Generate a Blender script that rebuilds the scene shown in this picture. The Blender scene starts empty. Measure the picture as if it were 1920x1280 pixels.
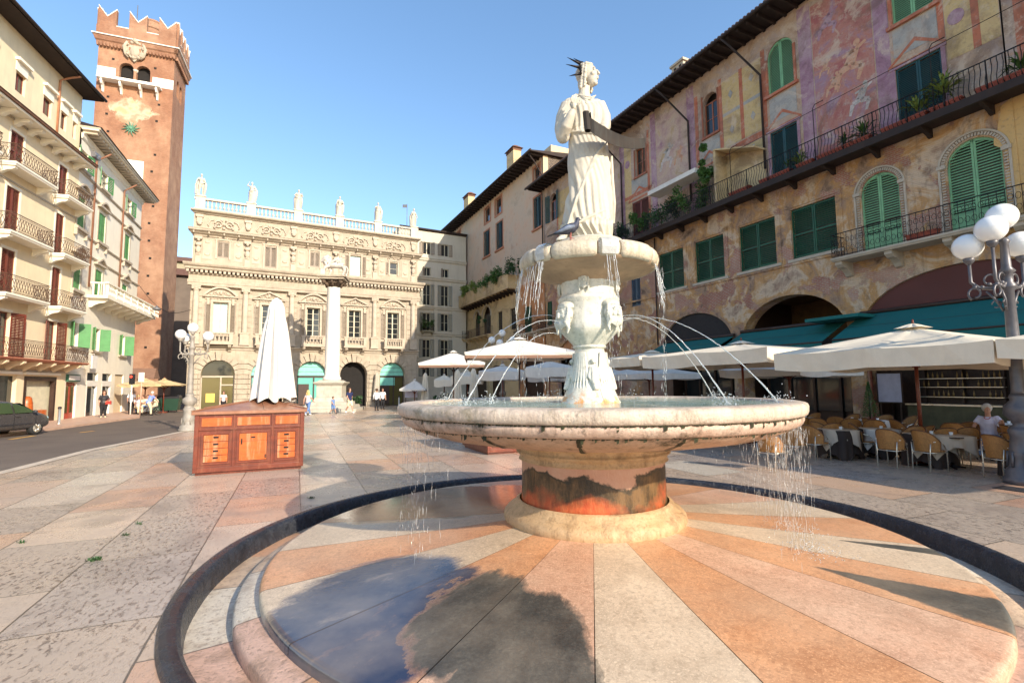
import bpy, bmesh, math, random
from mathutils import Vector, Matrix, geometry
R_ = math.radians
random.seed(7)
SC = bpy.context.scene
COL = SC.collection
# ---------------------------------------------------------------- camera
FPX, PIT, ROL, CH = 940., .087, -.009, 2.0
_cp, _sp, _cr, _sr = math.cos(PIT), math.sin(PIT), math.cos(ROL), math.sin(ROL)
_rt = Vector((1, 0, 0)); _up = Vector((0, -_sp, _cp)); FW = Vector((0, _cp, _sp))
RT = _rt*_cr + _up*_sr; UP = _up*_cr - _rt*_sr
CAMP = Vector((0, 0, CH))
cd = bpy.data.cameras.new('camera'); cam = bpy.data.objects.new('camera', cd); COL.objects.link(cam)
cd.sensor_width = 36; cd.lens = FPX/1920*36; cd.clip_start = .05; cd.clip_end = 2000
cam.matrix_world = Matrix(((RT.x, UP.x, -FW.x, 0), (RT.y, UP.y, -FW.y, 0), (RT.z, UP.z, -FW.z, CH), (0, 0, 0, 1)))
SC.camera = cam
SC.render.resolution_x, SC.render.resolution_y = 1024, 682
# ---------------------------------------------------------------- light
SUN_AZ, SUN_EL = R_(138), R_(25)      # azimuth from +Y clockwise
w = bpy.data.worlds.new('World'); SC.world = w; w.use_nodes = True
nt = w.node_tree; nt.nodes.clear()
sky = nt.nodes.new('ShaderNodeTexSky'); sky.sky_type = 'NISHITA'; sky.sun_disc = False
sky.sun_elevation = SUN_EL; sky.sun_rotation = SUN_AZ; sky.air_density = 1.0; sky.dust_density = .6; sky.ozone_density = 1.6
bg = nt.nodes.new('ShaderNodeBackground'); bg.inputs[1].default_value = .15
wo = nt.nodes.new('ShaderNodeOutputWorld')
hs = nt.nodes.new('ShaderNodeHueSaturation'); hs.inputs['Saturation'].default_value = 1.17; gm = nt.nodes.new('ShaderNodeGamma'); gm.inputs[1].default_value = .88
nt.links.new(sky.outputs[0], gm.inputs[0]); nt.links.new(gm.outputs[0], hs.inputs['Color']); nt.links.new(hs.outputs[0], bg.inputs[0]); nt.links.new(bg.outputs[0], wo.inputs[0])
sl = bpy.data.lights.new('sun', 'SUN'); sl.energy = 3.0; sl.angle = R_(.6); sl.color = (1, .87, .70)
so = bpy.data.objects.new('sun', sl); COL.objects.link(so)
sd = Vector((math.sin(SUN_AZ)*math.cos(SUN_EL), math.cos(SUN_AZ)*math.cos(SUN_EL), math.sin(SUN_EL)))
so.rotation_euler = sd.to_track_quat('Z', 'Y').to_euler()
SC.view_settings.view_transform = 'Standard'; SC.view_settings.look = 'None'
SC.view_settings.gamma = 1; SC.view_settings.use_curve_mapping = False
SC.view_settings.exposure = 1.22
# ---------------------------------------------------------------- where a sight line meets a known surface
def ray(x, y): return (RT*((x-960)/FPX) + UP*((640-y)/FPX) + FW)
def gnd(x, y, z=0.):
    d = ray(x, y); return CAMP + d*((z-CH)/d.z)
def atY(x, y, Y):
    d = ray(x, y); return CAMP + d*(Y/d.y)
class Face:
    """facade frame: x along the wall (left to right seen from outside), y into the wall, z up"""
    def __init__(s, ox, oy, ux, uy):
        L = math.hypot(ux, uy); s.o = Vector((ox, oy, 0)); s.u = Vector((ux/L, uy/L, 0)); s.n = Vector((-s.u.y, s.u.x, 0))
        s.rot = math.atan2(s.u.y, s.u.x)
    def uz(s, x, y, d=0.):
        r = ray(x, y); oo = s.o + s.n*d; t = (oo-CAMP).dot(s.n)/r.dot(s.n); P = CAMP + r*t
        return (P-oo).dot(s.u), P.z
    def pt(s, u, d=0., z=0.): return s.o + s.u*u + s.n*d + Vector((0, 0, z))
    def loc(s, P):
        v = P - s.o; return v.dot(s.u), v.dot(s.n)
# ---------------------------------------------------------------- objects
def tag(o, label=None, cat=None, group=None, kind=None):
    if label: o['label'] = label
    if cat: o['category'] = cat
    if group: o['group'] = group
    if kind: o['kind'] = kind
    return o
def empty(name, loc=(0, 0, 0), rz=0., label=None, cat=None, group=None):
    o = bpy.data.objects.new(name, None); COL.objects.link(o); o.location = loc; o.rotation_euler = (0, 0, rz)
    o.empty_display_size = .1
    return tag(o, label, cat, group)
def copy_tree(o, parent=None, loc=None, rz=None, sc=None, label=None):
    c = o.copy(); COL.objects.link(c)
    if parent is not None: c.parent = parent
    if loc is not None: c.location = loc
    if rz is not None: c.rotation_euler = (0, 0, rz)
    if sc is not None: c.scale = (sc, sc, sc) if not isinstance(sc, (tuple, list)) else sc
    if label: c['label'] = label
    for ch in list(o.children): copy_tree(ch, c)
    return c
SPLIT = set('''bracket rib_block ochre_painted_panel violet_painted_pilaster ashlar_blocks red_painted_band grey_painted_band painted_scene painted_gable painted_diamond painted_medallion painted_drapery moss_joint spillway white_stone_course putlog_hole dentil_course modillion corbel_table relief_panel herm_relief frieze_ornament rustication window_surround door_frame arcade_column cross_wall flue_opening shop_glass display core side_wall eave_bracket relief battlement_coping painted_figure window_frame blind_box dark_shop_window shop_window shop_joinery chimney_cap pilaster lower_wall string_course rafter shaft_relief door_gap legs feet pane wing far_wall floor_moulding sill room_dark battlement balcony parapet wall gable stone_arch string stem roof window_hood paper_cups board frame bottle_row'''.split())-{'feet','stem','frame','balcony','parapet','wall','window_surround','battlement','rafter'}
class MB:
    def __init__(s): s.v = []; s.f = []; s.m = []; s.s = []; s.T = None; s.mi = 0; s.sm = False
    def vert(s, p):
        p = Vector(p)
        if s.T is not None: p = s.T @ p
        s.v.append(tuple(p)); return len(s.v)-1
    def face(s, idx, sm=None): s.f.append(tuple(idx)); s.m.append(s.mi); s.s.append(s.sm if sm is None else sm)
    def poly(s, pts, sm=None): s.face([s.vert(p) for p in pts], sm)
    def box(s, x0, x1, y0, y1, z0, z1):
        a = [s.vert(p) for p in ((x0,y0,z0),(x1,y0,z0),(x1,y1,z0),(x0,y1,z0),(x0,y0,z1),(x1,y0,z1),(x1,y1,z1),(x0,y1,z1))]
        for q in ((0,3,2,1),(4,5,6,7),(0,1,5,4),(1,2,6,5),(2,3,7,6),(3,0,4,7)): s.face([a[i] for i in q], False)
    def frust(s, x0, x1, y0, y1, z0, X0, X1, Y0, Y1, z1):
        a = [s.vert(p) for p in ((x0,y0,z0),(x1,y0,z0),(x1,y1,z0),(x0,y1,z0),(X0,Y0,z1),(X1,Y0,z1),(X1,Y1,z1),(X0,Y1,z1))]
        for q in ((0,3,2,1),(4,5,6,7),(0,1,5,4),(1,2,6,5),(2,3,7,6),(3,0,4,7)): s.face([a[i] for i in q], False)
    def rings(s, rs, closed=True, cap=True, sm=True):
        """rs: list of rings (lists of points), joined in order"""
        ids = [[s.vert(p) for p in r] for r in rs]
        n = len(ids[0])
        for a, b in zip(ids, ids[1:]):
            for i in range(n if closed else n-1):
                j = (i+1) % n; s.face((a[i], a[j], b[j], b[i]), sm)
        if cap and closed:
            s.face(list(reversed(ids[0])), False); s.face(ids[-1], False)
    def lathe(s, prof, cx=0, cy=0, cz=0, n=24, cap=True, sm=True, ph=0, fn=None):
        rs = []
        for k, (r, z) in enumerate(prof):
            rs.append([(cx+(r*(fn(2*math.pi*i/n, z) if fn else 1))*math.cos(2*math.pi*i/n+ph), cy+(r*(fn(2*math.pi*i/n, z) if fn else 1))*math.sin(2*math.pi*i/n+ph), cz+z) for i in range(n)])
        s.rings(rs, True, cap, sm)
    def tube(s, pts, rad, n=8, cap=True, sm=True):
        pts = [Vector(p) for p in pts]
        if not isinstance(rad, (list, tuple)): rad = [rad]*len(pts)
        rs = []; up = None
        for i, p in enumerate(pts):
            t = (pts[min(i+1, len(pts)-1)] - pts[max(i-1, 0)])
            if t.length < 1e-9: t = Vector((0, 0, 1))
            t.normalize()
            if up is None:
                up = Vector((0, 0, 1)) if abs(t.z) < .9 else Vector((1, 0, 0))
            a = t.cross(up); a.normalize(); b = a.cross(t); b.normalize(); up = b
            rs.append([p + (a*math.cos(2*math.pi*k/n) + b*math.sin(2*math.pi*k/n))*rad[i] for k in range(n)])
        s.rings(rs, True, cap, sm)
    def ball(s, c, r, n=12, m=8, sc=(1, 1, 1), rot=None):
        c = Vector(c); rs = []
        for j in range(m+1):
            a = -math.pi/2 + math.pi*j/m; a = max(-math.pi/2+.02, min(math.pi/2-.02, a))
            ring = []
            for i in range(n):
                b = 2*math.pi*i/n
                q = Vector((r*sc[0]*math.cos(a)*math.cos(b), r*sc[1]*math.cos(a)*math.sin(b), r*sc[2]*math.sin(a)))
                if rot is not None: q = rot @ q
                ring.append(c+q)
            rs.append(ring)
        s.rings(rs, True, True, True)
    def bar(s, a, b, w, h=None, up=(0, 0, 1)):
        a = Vector(a); b = Vector(b); h = w if h is None else h
        t = (b-a).normalized(); u = Vector(up)
        if abs(t.dot(u)) > .99: u = Vector((1, 0, 0))
        x = t.cross(u).normalized(); y = x.cross(t).normalized()
        r = [[p + x*(w/2)*i + y*(h/2)*j for i, j in ((-1,-1),(1,-1),(1,1),(-1,1))] for p in (a, b)]
        s.rings(r, True, True, False)
    def prism(s, pts2, y0, y1):
        """outline in x,z extruded in y"""
        a = [s.vert((x, y0, z)) for x, z in pts2]; b = [s.vert((x, y1, z)) for x, z in pts2]
        n = len(a); s.face(a, False); s.face(list(reversed(b)), False)
        for i in range(n): j = (i+1) % n; s.face((a[j], a[i], b[i], b[j]), False)
    def wall(s, outer, holes, y=0., depth=.3, back=None):
        """outer and holes: outlines in x,z; the front face at y, reveals going in by depth"""
        loops = [[Vector((x, z, 0)) for x, z in outer]] + [[Vector((x, z, 0)) for x, z in h] for h in holes]
        flat = [p for l in loops for p in l]
        tris = geometry.tessellate_polygon(loops)
        ids = [s.vert((p.x, y, p.y)) for p in flat]
        for t in tris:
            p = [flat[i] for i in t]
            ar = (p[1]-p[0]).cross(p[2]-p[0]).z
            if abs(ar) < 1e-9: continue
            t = list(t) if ar > 0 else list(reversed(t))
            s.face([ids[i] for i in t], False)
        for h in holes:
            a = [s.vert((x, y, z)) for x, z in h]; b = [s.vert((x, y+depth, z)) for x, z in h]
            n = len(h)
            for i in range(n): j = (i+1) % n; s.face((a[i], a[j], b[j], b[i]), False)
    def clusters(s, gap=.02):
        """faces grouped into pieces that do not touch"""
        par = list(range(len(s.v)))
        def f(i):
            while par[i] != i: par[i] = par[par[i]]; i = par[i]
            return i
        for q in s.f:
            r = f(q[0])
            for k in q[1:]: par[f(k)] = r
        isl = {}
        for n, q in enumerate(s.f): isl.setdefault(f(q[0]), []).append(n)
        bb = []
        for r, fs in isl.items():
            vs = [s.v[i] for n in fs for i in s.f[n]]; bb.append([[min(v[k] for v in vs)-gap/2 for k in range(3)], [max(v[k] for v in vs)+gap/2 for k in range(3)], fs])
        if len(bb) > 900: return [list(range(len(s.f)))]
        ch = True
        while ch:
            ch = False; out = []
            for b in bb:
                for o in out:
                    if all(b[0][k] <= o[1][k] and o[0][k] <= b[1][k] for k in range(3)):
                        o[0] = [min(x, y) for x, y in zip(o[0], b[0])]; o[1] = [max(x, y) for x, y in zip(o[1], b[1])]; o[2] = o[2]+b[2]; ch = True; break
                else: out.append(b)
            bb = out
        return [b[2] for b in bb]
    def build(s, name, mats, parent=None, loc=None, rz=0., bevel=0., **kw):
        if name in SPLIT and parent is not None:
            cl = s.clusters()
            if 1 < len(cl) <= 90:
                last = None
                for fs in cl:
                    m = MB(); mp = {}
                    for n in fs:
                        m.f.append(tuple(mp.setdefault(i, len(mp)) for i in s.f[n])); m.m.append(s.m[n]); m.s.append(s.s[n])
                    m.v = [None]*len(mp)
                    for i, j in mp.items(): m.v[j] = s.v[i]
                    last = m._build(name, mats, parent, loc, rz, bevel, **kw)
                return last
        return s._build(name, mats, parent, loc, rz, bevel, **kw)
    def _build(s, name, mats, parent=None, loc=None, rz=0., bevel=0., **kw):
        me = bpy.data.meshes.new(name); me.from_pydata(s.v, [], s.f)
        if not isinstance(mats, (list, tuple)): mats = [mats]
        for m in mats: me.materials.append(m)
        me.polygons.foreach_set('material_index', s.m); me.polygons.foreach_set('use_smooth', s.s)
        me.validate(); me.update()
        o = bpy.data.objects.new(name, me); COL.objects.link(o)
        if parent is not None: o.parent = parent
        if loc is not None: o.location = loc
        if rz: o.rotation_euler = (0, 0, rz)
        if bevel:
            b = o.modifiers.new('bevel', 'BEVEL'); b.width = bevel; b.segments = 2; b.limit_method = 'ANGLE'; b.angle_limit = R_(40)
        tag(o, kw.get('label'), kw.get('cat'), kw.get('group'), kw.get('kind'))
        return o
def rect(x0, x1, z0, z1): return [(x0, z0), (x1, z0), (x1, z1), (x0, z1)]
def archpts(x0, x1, z0, ztop, n=14, rise=None):
    """opening with a round or segmental head"""
    w = (x1-x0)/2; cx = (x0+x1)/2; rise = w if rise is None else rise
    zs = ztop-rise; p = [(x0, z0), (x1, z0)]
    for i in range(n+1):
        a = math.pi*i/n; p.append((cx+w*math.cos(a), zs+rise*math.sin(a)))
    return p
def remesh(o, vox, smooth=4):
    m = o.modifiers.new('remesh', 'REMESH'); m.mode = 'VOXEL'; m.voxel_size = vox; m.use_smooth_shade = True
    if smooth:
        s = o.modifiers.new('smooth', 'SMOOTH'); s.factor = .5; s.iterations = smooth
    return o
# ---------------------------------------------------------------- materials
class N:
    def __init__(s, name):
        s.m = bpy.data.materials.new(name); s.m.use_nodes = True; s.t = s.m.node_tree; s.t.nodes.clear()
        s.out = s.n('ShaderNodeOutputMaterial'); s.b = s.n('ShaderNodeBsdfPrincipled'); s.l(s.b.outputs[0], s.out.inputs[0])
        s.co = s.n('ShaderNodeTexCoord').outputs['Object']
    def n(s, k, **kw):
        x = s.t.nodes.new(k)
        for a, b in kw.items(): setattr(x, a, b)
        return x
    def l(s, a, b): s.t.links.new(a, b)
    def set(s, node, key, v):
        if hasattr(v, 'is_linked') or hasattr(v, 'links'): s.l(v, node.inputs[key])
        else: node.inputs[key].default_value = v
    def map(s, scale=(1, 1, 1), rot=(0, 0, 0), loc=(0, 0, 0), co=None):
        m = s.n('ShaderNodeMapping'); m.inputs['Scale'].default_value = scale; m.inputs['Rotation'].default_value = rot; m.inputs['Location'].default_value = loc
        s.l(co or s.co, m.inputs['Vector']); return m.outputs[0]
    def noise(s, scale, detail=4, rough=.55, co=None, dist=0.):
        x = s.n('ShaderNodeTexNoise'); x.inputs['Scale'].default_value = scale; x.inputs['Detail'].default_value = detail
        x.inputs['Roughness'].default_value = rough; x.inputs['Distortion'].default_value = dist
        s.l(co or s.co, x.inputs['Vector']); return x.outputs['Fac']
    def voro(s, scale, co=None, feat='F1', out='Distance'):
        x = s.n('ShaderNodeTexVoronoi'); x.feature = feat; x.inputs['Scale'].default_value = scale
        s.l(co or s.co, x.inputs['Vector']); return x.outputs[out]
    def ramp(s, fac, stops, interp='LINEAR'):
        x = s.n('ShaderNodeValToRGB'); x.color_ramp.interpolation = interp
        e = x.color_ramp.elements
        while len(e) < len(stops): e.new(.5)
        for k, (p, c) in enumerate(stops):
            e[k].position = p; e[k].color = (c, c, c, 1) if isinstance(c, (int, float)) else (*c[:3], 1)
        s.l(fac, x.inputs[0]); return x.outputs[0]
    def mix(s, fac, a, b, mode='MIX'):
        x = s.n('ShaderNodeMix'); x.data_type = 'RGBA'; x.blend_type = mode
        for k, v in ((0, fac), (6, a), (7, b)):
            if hasattr(v, 'links'): s.l(v, x.inputs[k])
            else: x.inputs[k].default_value = v if k == 0 else (*v[:3], 1)
        return x.outputs[2]
    def math(s, op, a, b=0., c=None):
        x = s.n('ShaderNodeMath', operation=op)
        for k, v in ((0, a), (1, b), (2, c)):
            if v is None: continue
            if hasattr(v, 'links'): s.l(v, x.inputs[k])
            else: x.inputs[k].default_value = v
        return x.outputs[0]
    def sep(s, co=None):
        x = s.n('ShaderNodeSeparateXYZ'); s.l(co or s.co, x.inputs[0]); return x.outputs
    def col(s, c):
        if hasattr(c, 'links'): s.l(c, s.b.inputs['Base Color'])
        else: s.b.inputs['Base Color'].default_value = (*c[:3], 1)
        return s
    def rough(s, v):
        if hasattr(v, 'links'): s.l(v, s.b.inputs['Roughness'])
        else: s.b.inputs['Roughness'].default_value = v
        return s
    def bump(s, h, strength=.3, dist=.02):
        x = s.n('ShaderNodeBump'); x.inputs['Strength'].default_value = strength; x.inputs['Distance'].default_value = dist
        s.l(h, x.inputs['Height']); s.l(x.outputs[0], s.b.inputs['Normal']); return s
def mat(name, c, rough=.6, metal=0., var=.12, vs=3., bump=.15, bs=30., c2=None, dirt=0., dirtc=(.08, .06, .05), bd=.01, stretch=(1, 1, 1)):
    """one surface with two-scale colour drift, optional dirt streaks, fine relief"""
    s = N(name)
    k = s.map(scale=stretch)
    a = [x*(1-var) for x in c]; b = [min(1, x*(1+var)) for x in c] if c2 is None else c2
    col = s.ramp(s.noise(vs, 6, .6, k), [(.32, a), (.68, b)])
    if dirt:
        st = s.noise(vs*1.7, 5, .7, s.map(scale=(2.2, 2.2, .35)))
        col = s.mix(s.math('MULTIPLY', s.ramp(st, [(.5, 0.), (.75, 1.)]), dirt), col, dirtc)
    s.col(col); s.rough(s.math('MULTIPLY_ADD', s.noise(vs*2, 3), .25, rough-.12))
    s.b.inputs['Metallic'].default_value = metal
    if bump: s.bump(s.noise(bs, 6, .65, k), bump, bd)
    return s.m
# plain stones and plasters
M_cream = mat('warm_cream_plaster', (.80, .66, .44), .85, var=.06, vs=.8, bump=.2, bs=14, dirt=.22, dirtc=(.42, .33, .22))
M_cream2 = mat('pale_plaster', (.86, .80, .66), .85, var=.05, vs=.7, bump=.15, bs=14, dirt=.2, dirtc=(.5, .42, .3))
M_trim = mat('sandstone_trim', (.47, .40, .31), .8, var=.12, vs=2.5, bump=.3, bs=25)
M_stone = mat('carved_limestone', (.42, .355, .27), .8, var=.16, vs=1.6, bump=.5, bs=18, dirt=.45, dirtc=(.22, .16, .11), bd=.02)
M_stoneR = None
M_marble = mat('white_marble', (.52, .475, .385), .6, var=.12, vs=2.2, bump=.35, bs=22, dirt=.5, dirtc=(.32, .26, .18))
M_whitep = mat('white_stone_patch', (.82, .78, .70), .7, var=.05)
M_dark = mat('dark_interior', (.012, .010, .009), .9, bump=0)
M_wooddk = mat('dark_wood', (.045, .022, .014), .5, var=.3, vs=4, stretch=(6, 6, 1))
M_iron = mat('wrought_iron', (.018, .015, .015), .45, .6, bump=.1)
M_rustiron = mat('brown_iron', (.10, .055, .035), .6, .3, bump=.1)
M_shR = mat('red_brown_shutter_paint', (.16, .035, .02), .5, var=.2, vs=2)
M_shG = mat('leaf_green_shutter_paint', (.07, .25, .075), .5, var=.15, vs=2)
M_shDG = mat('deep_green_shutter_paint', (.004, .075, .035), .45, var=.25, vs=2)
M_shBG = mat('blue_green_shutter_paint', (.008, .05, .05), .45, var=.25, vs=2)
M_shLG = mat('pale_green_shutter_paint', (.19, .40, .20), .5, var=.15, vs=2, dirt=.3, dirtc=(.1, .18, .1))
M_shT = mat('taupe_shutter_paint', (.30, .245, .19), .6, var=.1, vs=2)
M_shW = mat('window_frame_paint', (.60, .55, .40), .5, bump=0)
M_orangefr = mat('rust_wood_frame', (.30, .085, .03), .5, var=.2)
M_teal = mat('teal_awning_cloth', (.004, .13, .12), .75, var=.1, vs=1.2, bump=.1, bs=60)
M_maroon = mat('maroon_awning_cloth', (.11, .033, .026), .8, var=.12, vs=1.1, bump=.1, bs=60)
M_cloth = mat('cream_canvas', (.74, .66, .52), .85, var=.07, vs=1.2, bump=.35, bs=5, bd=.03, dirt=.2, dirtc=(.5, .42, .32))
M_clothw = mat('white_canvas', (.70, .66, .59), .85, var=.07, vs=1.2, bump=.3, bs=14, dirt=.25, dirtc=(.45, .40, .33))
M_brown = mat('brown_canvas', (.23, .13, .085), .85, var=.1)
M_tile = mat('roof_tile', (.16, .075, .045), .85, var=.35, vs=5)
M_eave = mat('eave_timber', (.028, .016, .012), .8, var=.3, vs=3, stretch=(1, 1, 1))
M_tang = mat('polished_mahogany', (.15, .026, .009), .38, var=.3, vs=2, stretch=(1, 1, 5), dirt=.5, dirtc=(.30, .12, .06))
M_orangew = mat('varnished_orange_wood', (.46, .095, .012), .35, var=.22, vs=1.8, stretch=(1, 1, 6), dirt=.75, dirtc=(.60, .36, .22))
M_metal = mat('pale_tube_metal', (.75, .70, .60), .3, .8, bump=0)
M_tubemet = mat('lamp_post_paint', (.12, .115, .125), .42, .35, var=.2, vs=6)
M_lampstone = mat('lamp_post_grey', (.30, .27, .23), .6, .1, var=.2, vs=6)
M_rattan = mat('woven_rattan', (.36, .165, .045), .55, var=.25, vs=30, bump=.8, bs=90, stretch=(1, 1, 1))
M_rattand = mat('rattan_edge', (.12, .05, .02), .5, var=.2, vs=30)
M_tcloth = mat('table_cloth', (.50, .41, .32), .8, var=.05)
M_tclothw = mat('white_table_cloth', (.62, .58, .54), .8, var=.04)
M_bronze = mat('dark_bronze', (.022, .016, .012), .8, .0, var=.5, vs=5, dirt=.4, dirtc=(.05, .065, .06))
M_terra = mat('terracotta', (.30, .065, .035), .7, var=.2, vs=4)
M_leaf = mat('leaf_green', (.05, .12, .02), .6, var=.5, vs=3, bump=0)
M_leafd = mat('dark_leaf', (.022, .065, .016), .6, var=.5, vs=3, bump=0)
M_leafy = mat('yellow_green_leaf', (.15, .21, .04), .6, var=.4, vs=3, bump=0)
M_skin = mat('skin', (.52, .28, .19), .6, var=.05, bump=0)
M_black = mat('black_cloth', (.012, .012, .015), .8, bump=0)
M_white = mat('white_cloth', (.80, .80, .80), .8, var=.04, bump=0)
M_navy = mat('navy_cloth', (.012, .02, .08), .8, bump=0)
M_denim = mat('blue_denim', (.12, .22, .45), .8, bump=0)
M_lilac = mat('pale_lilac_cloth', (.62, .62, .80), .8, bump=0)
M_grey = mat('grey_paint', (.17, .17, .18), .4, .2, bump=0)
M_tyre = mat('tyre_rubber', (.02, .02, .02), .8, bump=0)
M_carp = mat('grey_car_paint', (.13, .12, .12), .25, .6, var=.05, bump=0)
M_plastic = mat('dark_plastic', (.03, .03, .035), .5, bump=0)
M_red = mat('red_paint', (.35, .03, .02), .5, bump=0)
M_blue = mat('blue_cloth', (.22, .3, .7), .8, bump=0)
M_yel = mat('yellow_hair', (.70, .5, .2), .7, bump=0)
M_hair = mat('brown_hair', (.09, .04, .02), .7, bump=0)
M_hairg = mat('grey_hair', (.55, .52, .48), .7, bump=0)
M_pink = mat('pale_pink_cloth', (.75, .6, .58), .8, bump=0)
M_seatcream = mat('cream_cloth', (.72, .62, .42), .8, bump=0)
def glassm(name, c, rough=.06, spec=.6):
    s = N(name); s.col(c); s.rough(rough); s.b.inputs['Specular IOR Level'].default_value = spec
    s.bump(s.noise(1.5, 2), .03, .02); return s.m
M_glass = glassm('dark_window_glass', (.02, .024, .026))
M_glassb = glassm('sky_blue_glass', (.33, .47, .48), .15)
M_glassy = glassm('shop_glass', (.10, .085, .03), .12)
M_tealglass = glassm('turquoise_shop_panel', (.12, .45, .38), .3)
M_globe = N('frosted_globe').col((.82, .82, .80)).rough(.25).m
M_globe.node_tree.nodes['Principled BSDF'].inputs['Coat Weight'].default_value = .5
def m_slabs():
    s = N('polished_stone_paving'); co = s.map(rot=(0, 0, R_(-113.3)), loc=(.35, .12, 0))
    wv = s.noise(.35, 2, co=co)
    br = s.n('ShaderNodeTexBrick'); br.offset = .43; br.squash = 1
    for k, v in (('Color1', (0, 0, 0, 1)), ('Color2', (1, 1, 1, 1)), ('Mortar', (.5, .5, .5, 1)), ('Scale', 1.), ('Mortar Size', .009), ('Mortar Smooth', .15), ('Brick Width', 1.95), ('Row Height', 1.16)): br.inputs[k].default_value = v
    # uneven slabs: shift and break the joints a little
    v2 = s.n('ShaderNodeVectorMath', operation='ADD'); s.l(co, v2.inputs[0])
    wob = s.n('ShaderNodeTexNoise'); wob.inputs['Scale'].default_value = 2.5; s.l(co, wob.inputs['Vector'])
    v3 = s.n('ShaderNodeVectorMath', operation='SCALE'); s.l(wob.outputs['Color'], v3.inputs[0]); v3.inputs['Scale'].default_value = .018; s.l(v3.outputs[0], v2.inputs[1])
    s.l(v2.outputs[0], br.inputs['Vector'])
    tone = s.ramp(br.outputs['Color'], [(0., (.58, .31, .19)), (.16, (.60, .42, .28)), (.34, (.46, .38, .30)), (.5, (.66, .50, .36)), (.66, (.38, .33, .29)), (.82, (.56, .35, .24)), (1., (.62, .55, .44))])
    n1 = s.noise(1.3, 8, .65, co); n2 = s.noise(14, 5, .7, s.map(scale=(1, 2.2, 1), co=co))
    c = s.mix(s.ramp(n1, [(.3, 0.), (.75, .55)]), tone, (.40, .33, .27))
    c = s.mix(s.ramp(n2, [(.34, .45), (.46, 0.)]), c, (.26, .19, .15))
    st = s.noise(.55, 7, .7, s.map(scale=(1, 1, 1), loc=(5, 3, 0), co=co), 1.)
    c = s.mix(s.ramp(st, [(.52, 0.), (.66, .5)]), c, (.19, .15, .125))
    # hammered pits: only on some slabs, long and irregular
    wp_ = s.n('ShaderNodeVectorMath', operation='ADD'); s.l(co, wp_.inputs[0]); ws_ = s.n('ShaderNodeVectorMath', operation='SCALE'); wn_ = s.n('ShaderNodeTexNoise'); wn_.inputs['Scale'].default_value = 9; wn_.inputs['Detail'].default_value = 4; s.l(co, wn_.inputs['Vector']); s.l(wn_.outputs['Color'], ws_.inputs[0]); ws_.inputs['Scale'].default_value = .12; s.l(ws_.outputs[0], wp_.inputs[1])
    pit = s.noise(16, 3, .6, s.map(scale=(.55, 1.5, 1), co=wp_.outputs[0])); pr = s.noise(.45, 4, co=co)
    per = s.ramp(br.outputs['Color'], [(.0, .25), (.2, 1.), (.42, .15), (.6, .9), (.8, .3), (1., .8)], 'CONSTANT')
    pm = s.math('MULTIPLY', s.ramp(pit, [(.36, 1.), (.45, 0.)]), s.math('MULTIPLY', per, s.ramp(pr, [(.36, .25), (.56, 1.)])))
    c = s.mix(s.math('MULTIPLY', pm, .85), c, (.11, .075, .06))
    c = s.mix(s.math('MULTIPLY', br.outputs['Fac'], .85), c, (.05, .042, .03))
    s.col(c)
    s.rough(s.math('ADD', s.math('MULTIPLY', n2, .25), s.ramp(n1, [(.3, .08), (.8, .30)])))
    h = s.math('SUBTRACT', s.math('MULTIPLY', n2, .35), s.math('ADD', s.math('MULTIPLY', pm, .7), s.math('MULTIPLY', br.outputs['Fac'], 1.5)))
    s.bump(h, .8, .015); return s.m
def m_asphalt():
    s = N('asphalt'); a = s.noise(.5, 5); b = s.noise(60, 3)
    c = s.ramp(a, [(.3, (.115, .085, .066)), (.7, (.17, .13, .10))]); c = s.mix(s.ramp(b, [(.35, .35), (.6, 0.)]), c, (.05, .045, .04))
    cr = s.noise(.8, 8, .8, dist=1.5)
    c = s.mix(s.ramp(cr, [(.495, 0.), (.5, .5), (.505, 0.)]), c, (.03, .025, .02))
    s.col(c).rough(.8).bump(b, .4, .01); return s.m
def brickm(name, c1, c2, mort, sc=(1, 1, 1), plaster=None, thr=(.5, .56), rough=.85, bw=.26, rh=.075, ms=.012, pscale=.45, extra=None, axis='xz'):
    """brick courses; plaster (a colour socket maker) hides part of it with ragged edges"""
    s = N(name)
    xyz = s.sep(); cb = s.n('ShaderNodeCombineXYZ')
    s.l(s.math('ADD', xyz[0], xyz[1]), cb.inputs[0]); s.l(xyz[2], cb.inputs[1])
    br = s.n('ShaderNodeTexBrick')
    for k, v in (('Color1', (*c1, 1)), ('Color2', (*c2, 1)), ('Mortar', (*mort, 1)), ('Scale', 1.), ('Mortar Size', ms), ('Mortar Smooth', .3), ('Brick Width', bw), ('Row Height', rh)): br.inputs[k].default_value = v
    s.l(cb.outputs[0], br.inputs['Vector'])
    n0 = s.noise(.16, 6, .7, s.map(scale=(1, 1, .6))); br_ = s.mix(s.ramp(n0, [(.42, .5), (.56, 0.)]), br.outputs['Color'], [x*1.5 for x in mort]); n = s.noise(.7, 7, .65); col = s.mix(s.ramp(n, [(.35, .55), (.65, 0.)]), br_, [x*.5 for x in c1])
    n2 = s.noise(5, 5, .7); col = s.mix(s.ramp(n2, [(.55, 0.), (.75, .5)]), col, mort)
    h = s.math('SUBTRACT', s.math('MULTIPLY', n2, .5), br.outputs['Fac'])
    if plaster:
        m = s.noise(pscale, 10, .68, dist=.35); mk = s.ramp(m, [(thr[0], 0.), (thr[1], 1.)])
        if extra: mk = extra(s, mk)
        col = s.mix(mk, col, plaster(s)); h = s.math('ADD', h, s.math('MULTIPLY', mk, 1.6))
    s.col(col).rough(rough).bump(h, .5, .02); return s.m
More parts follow.
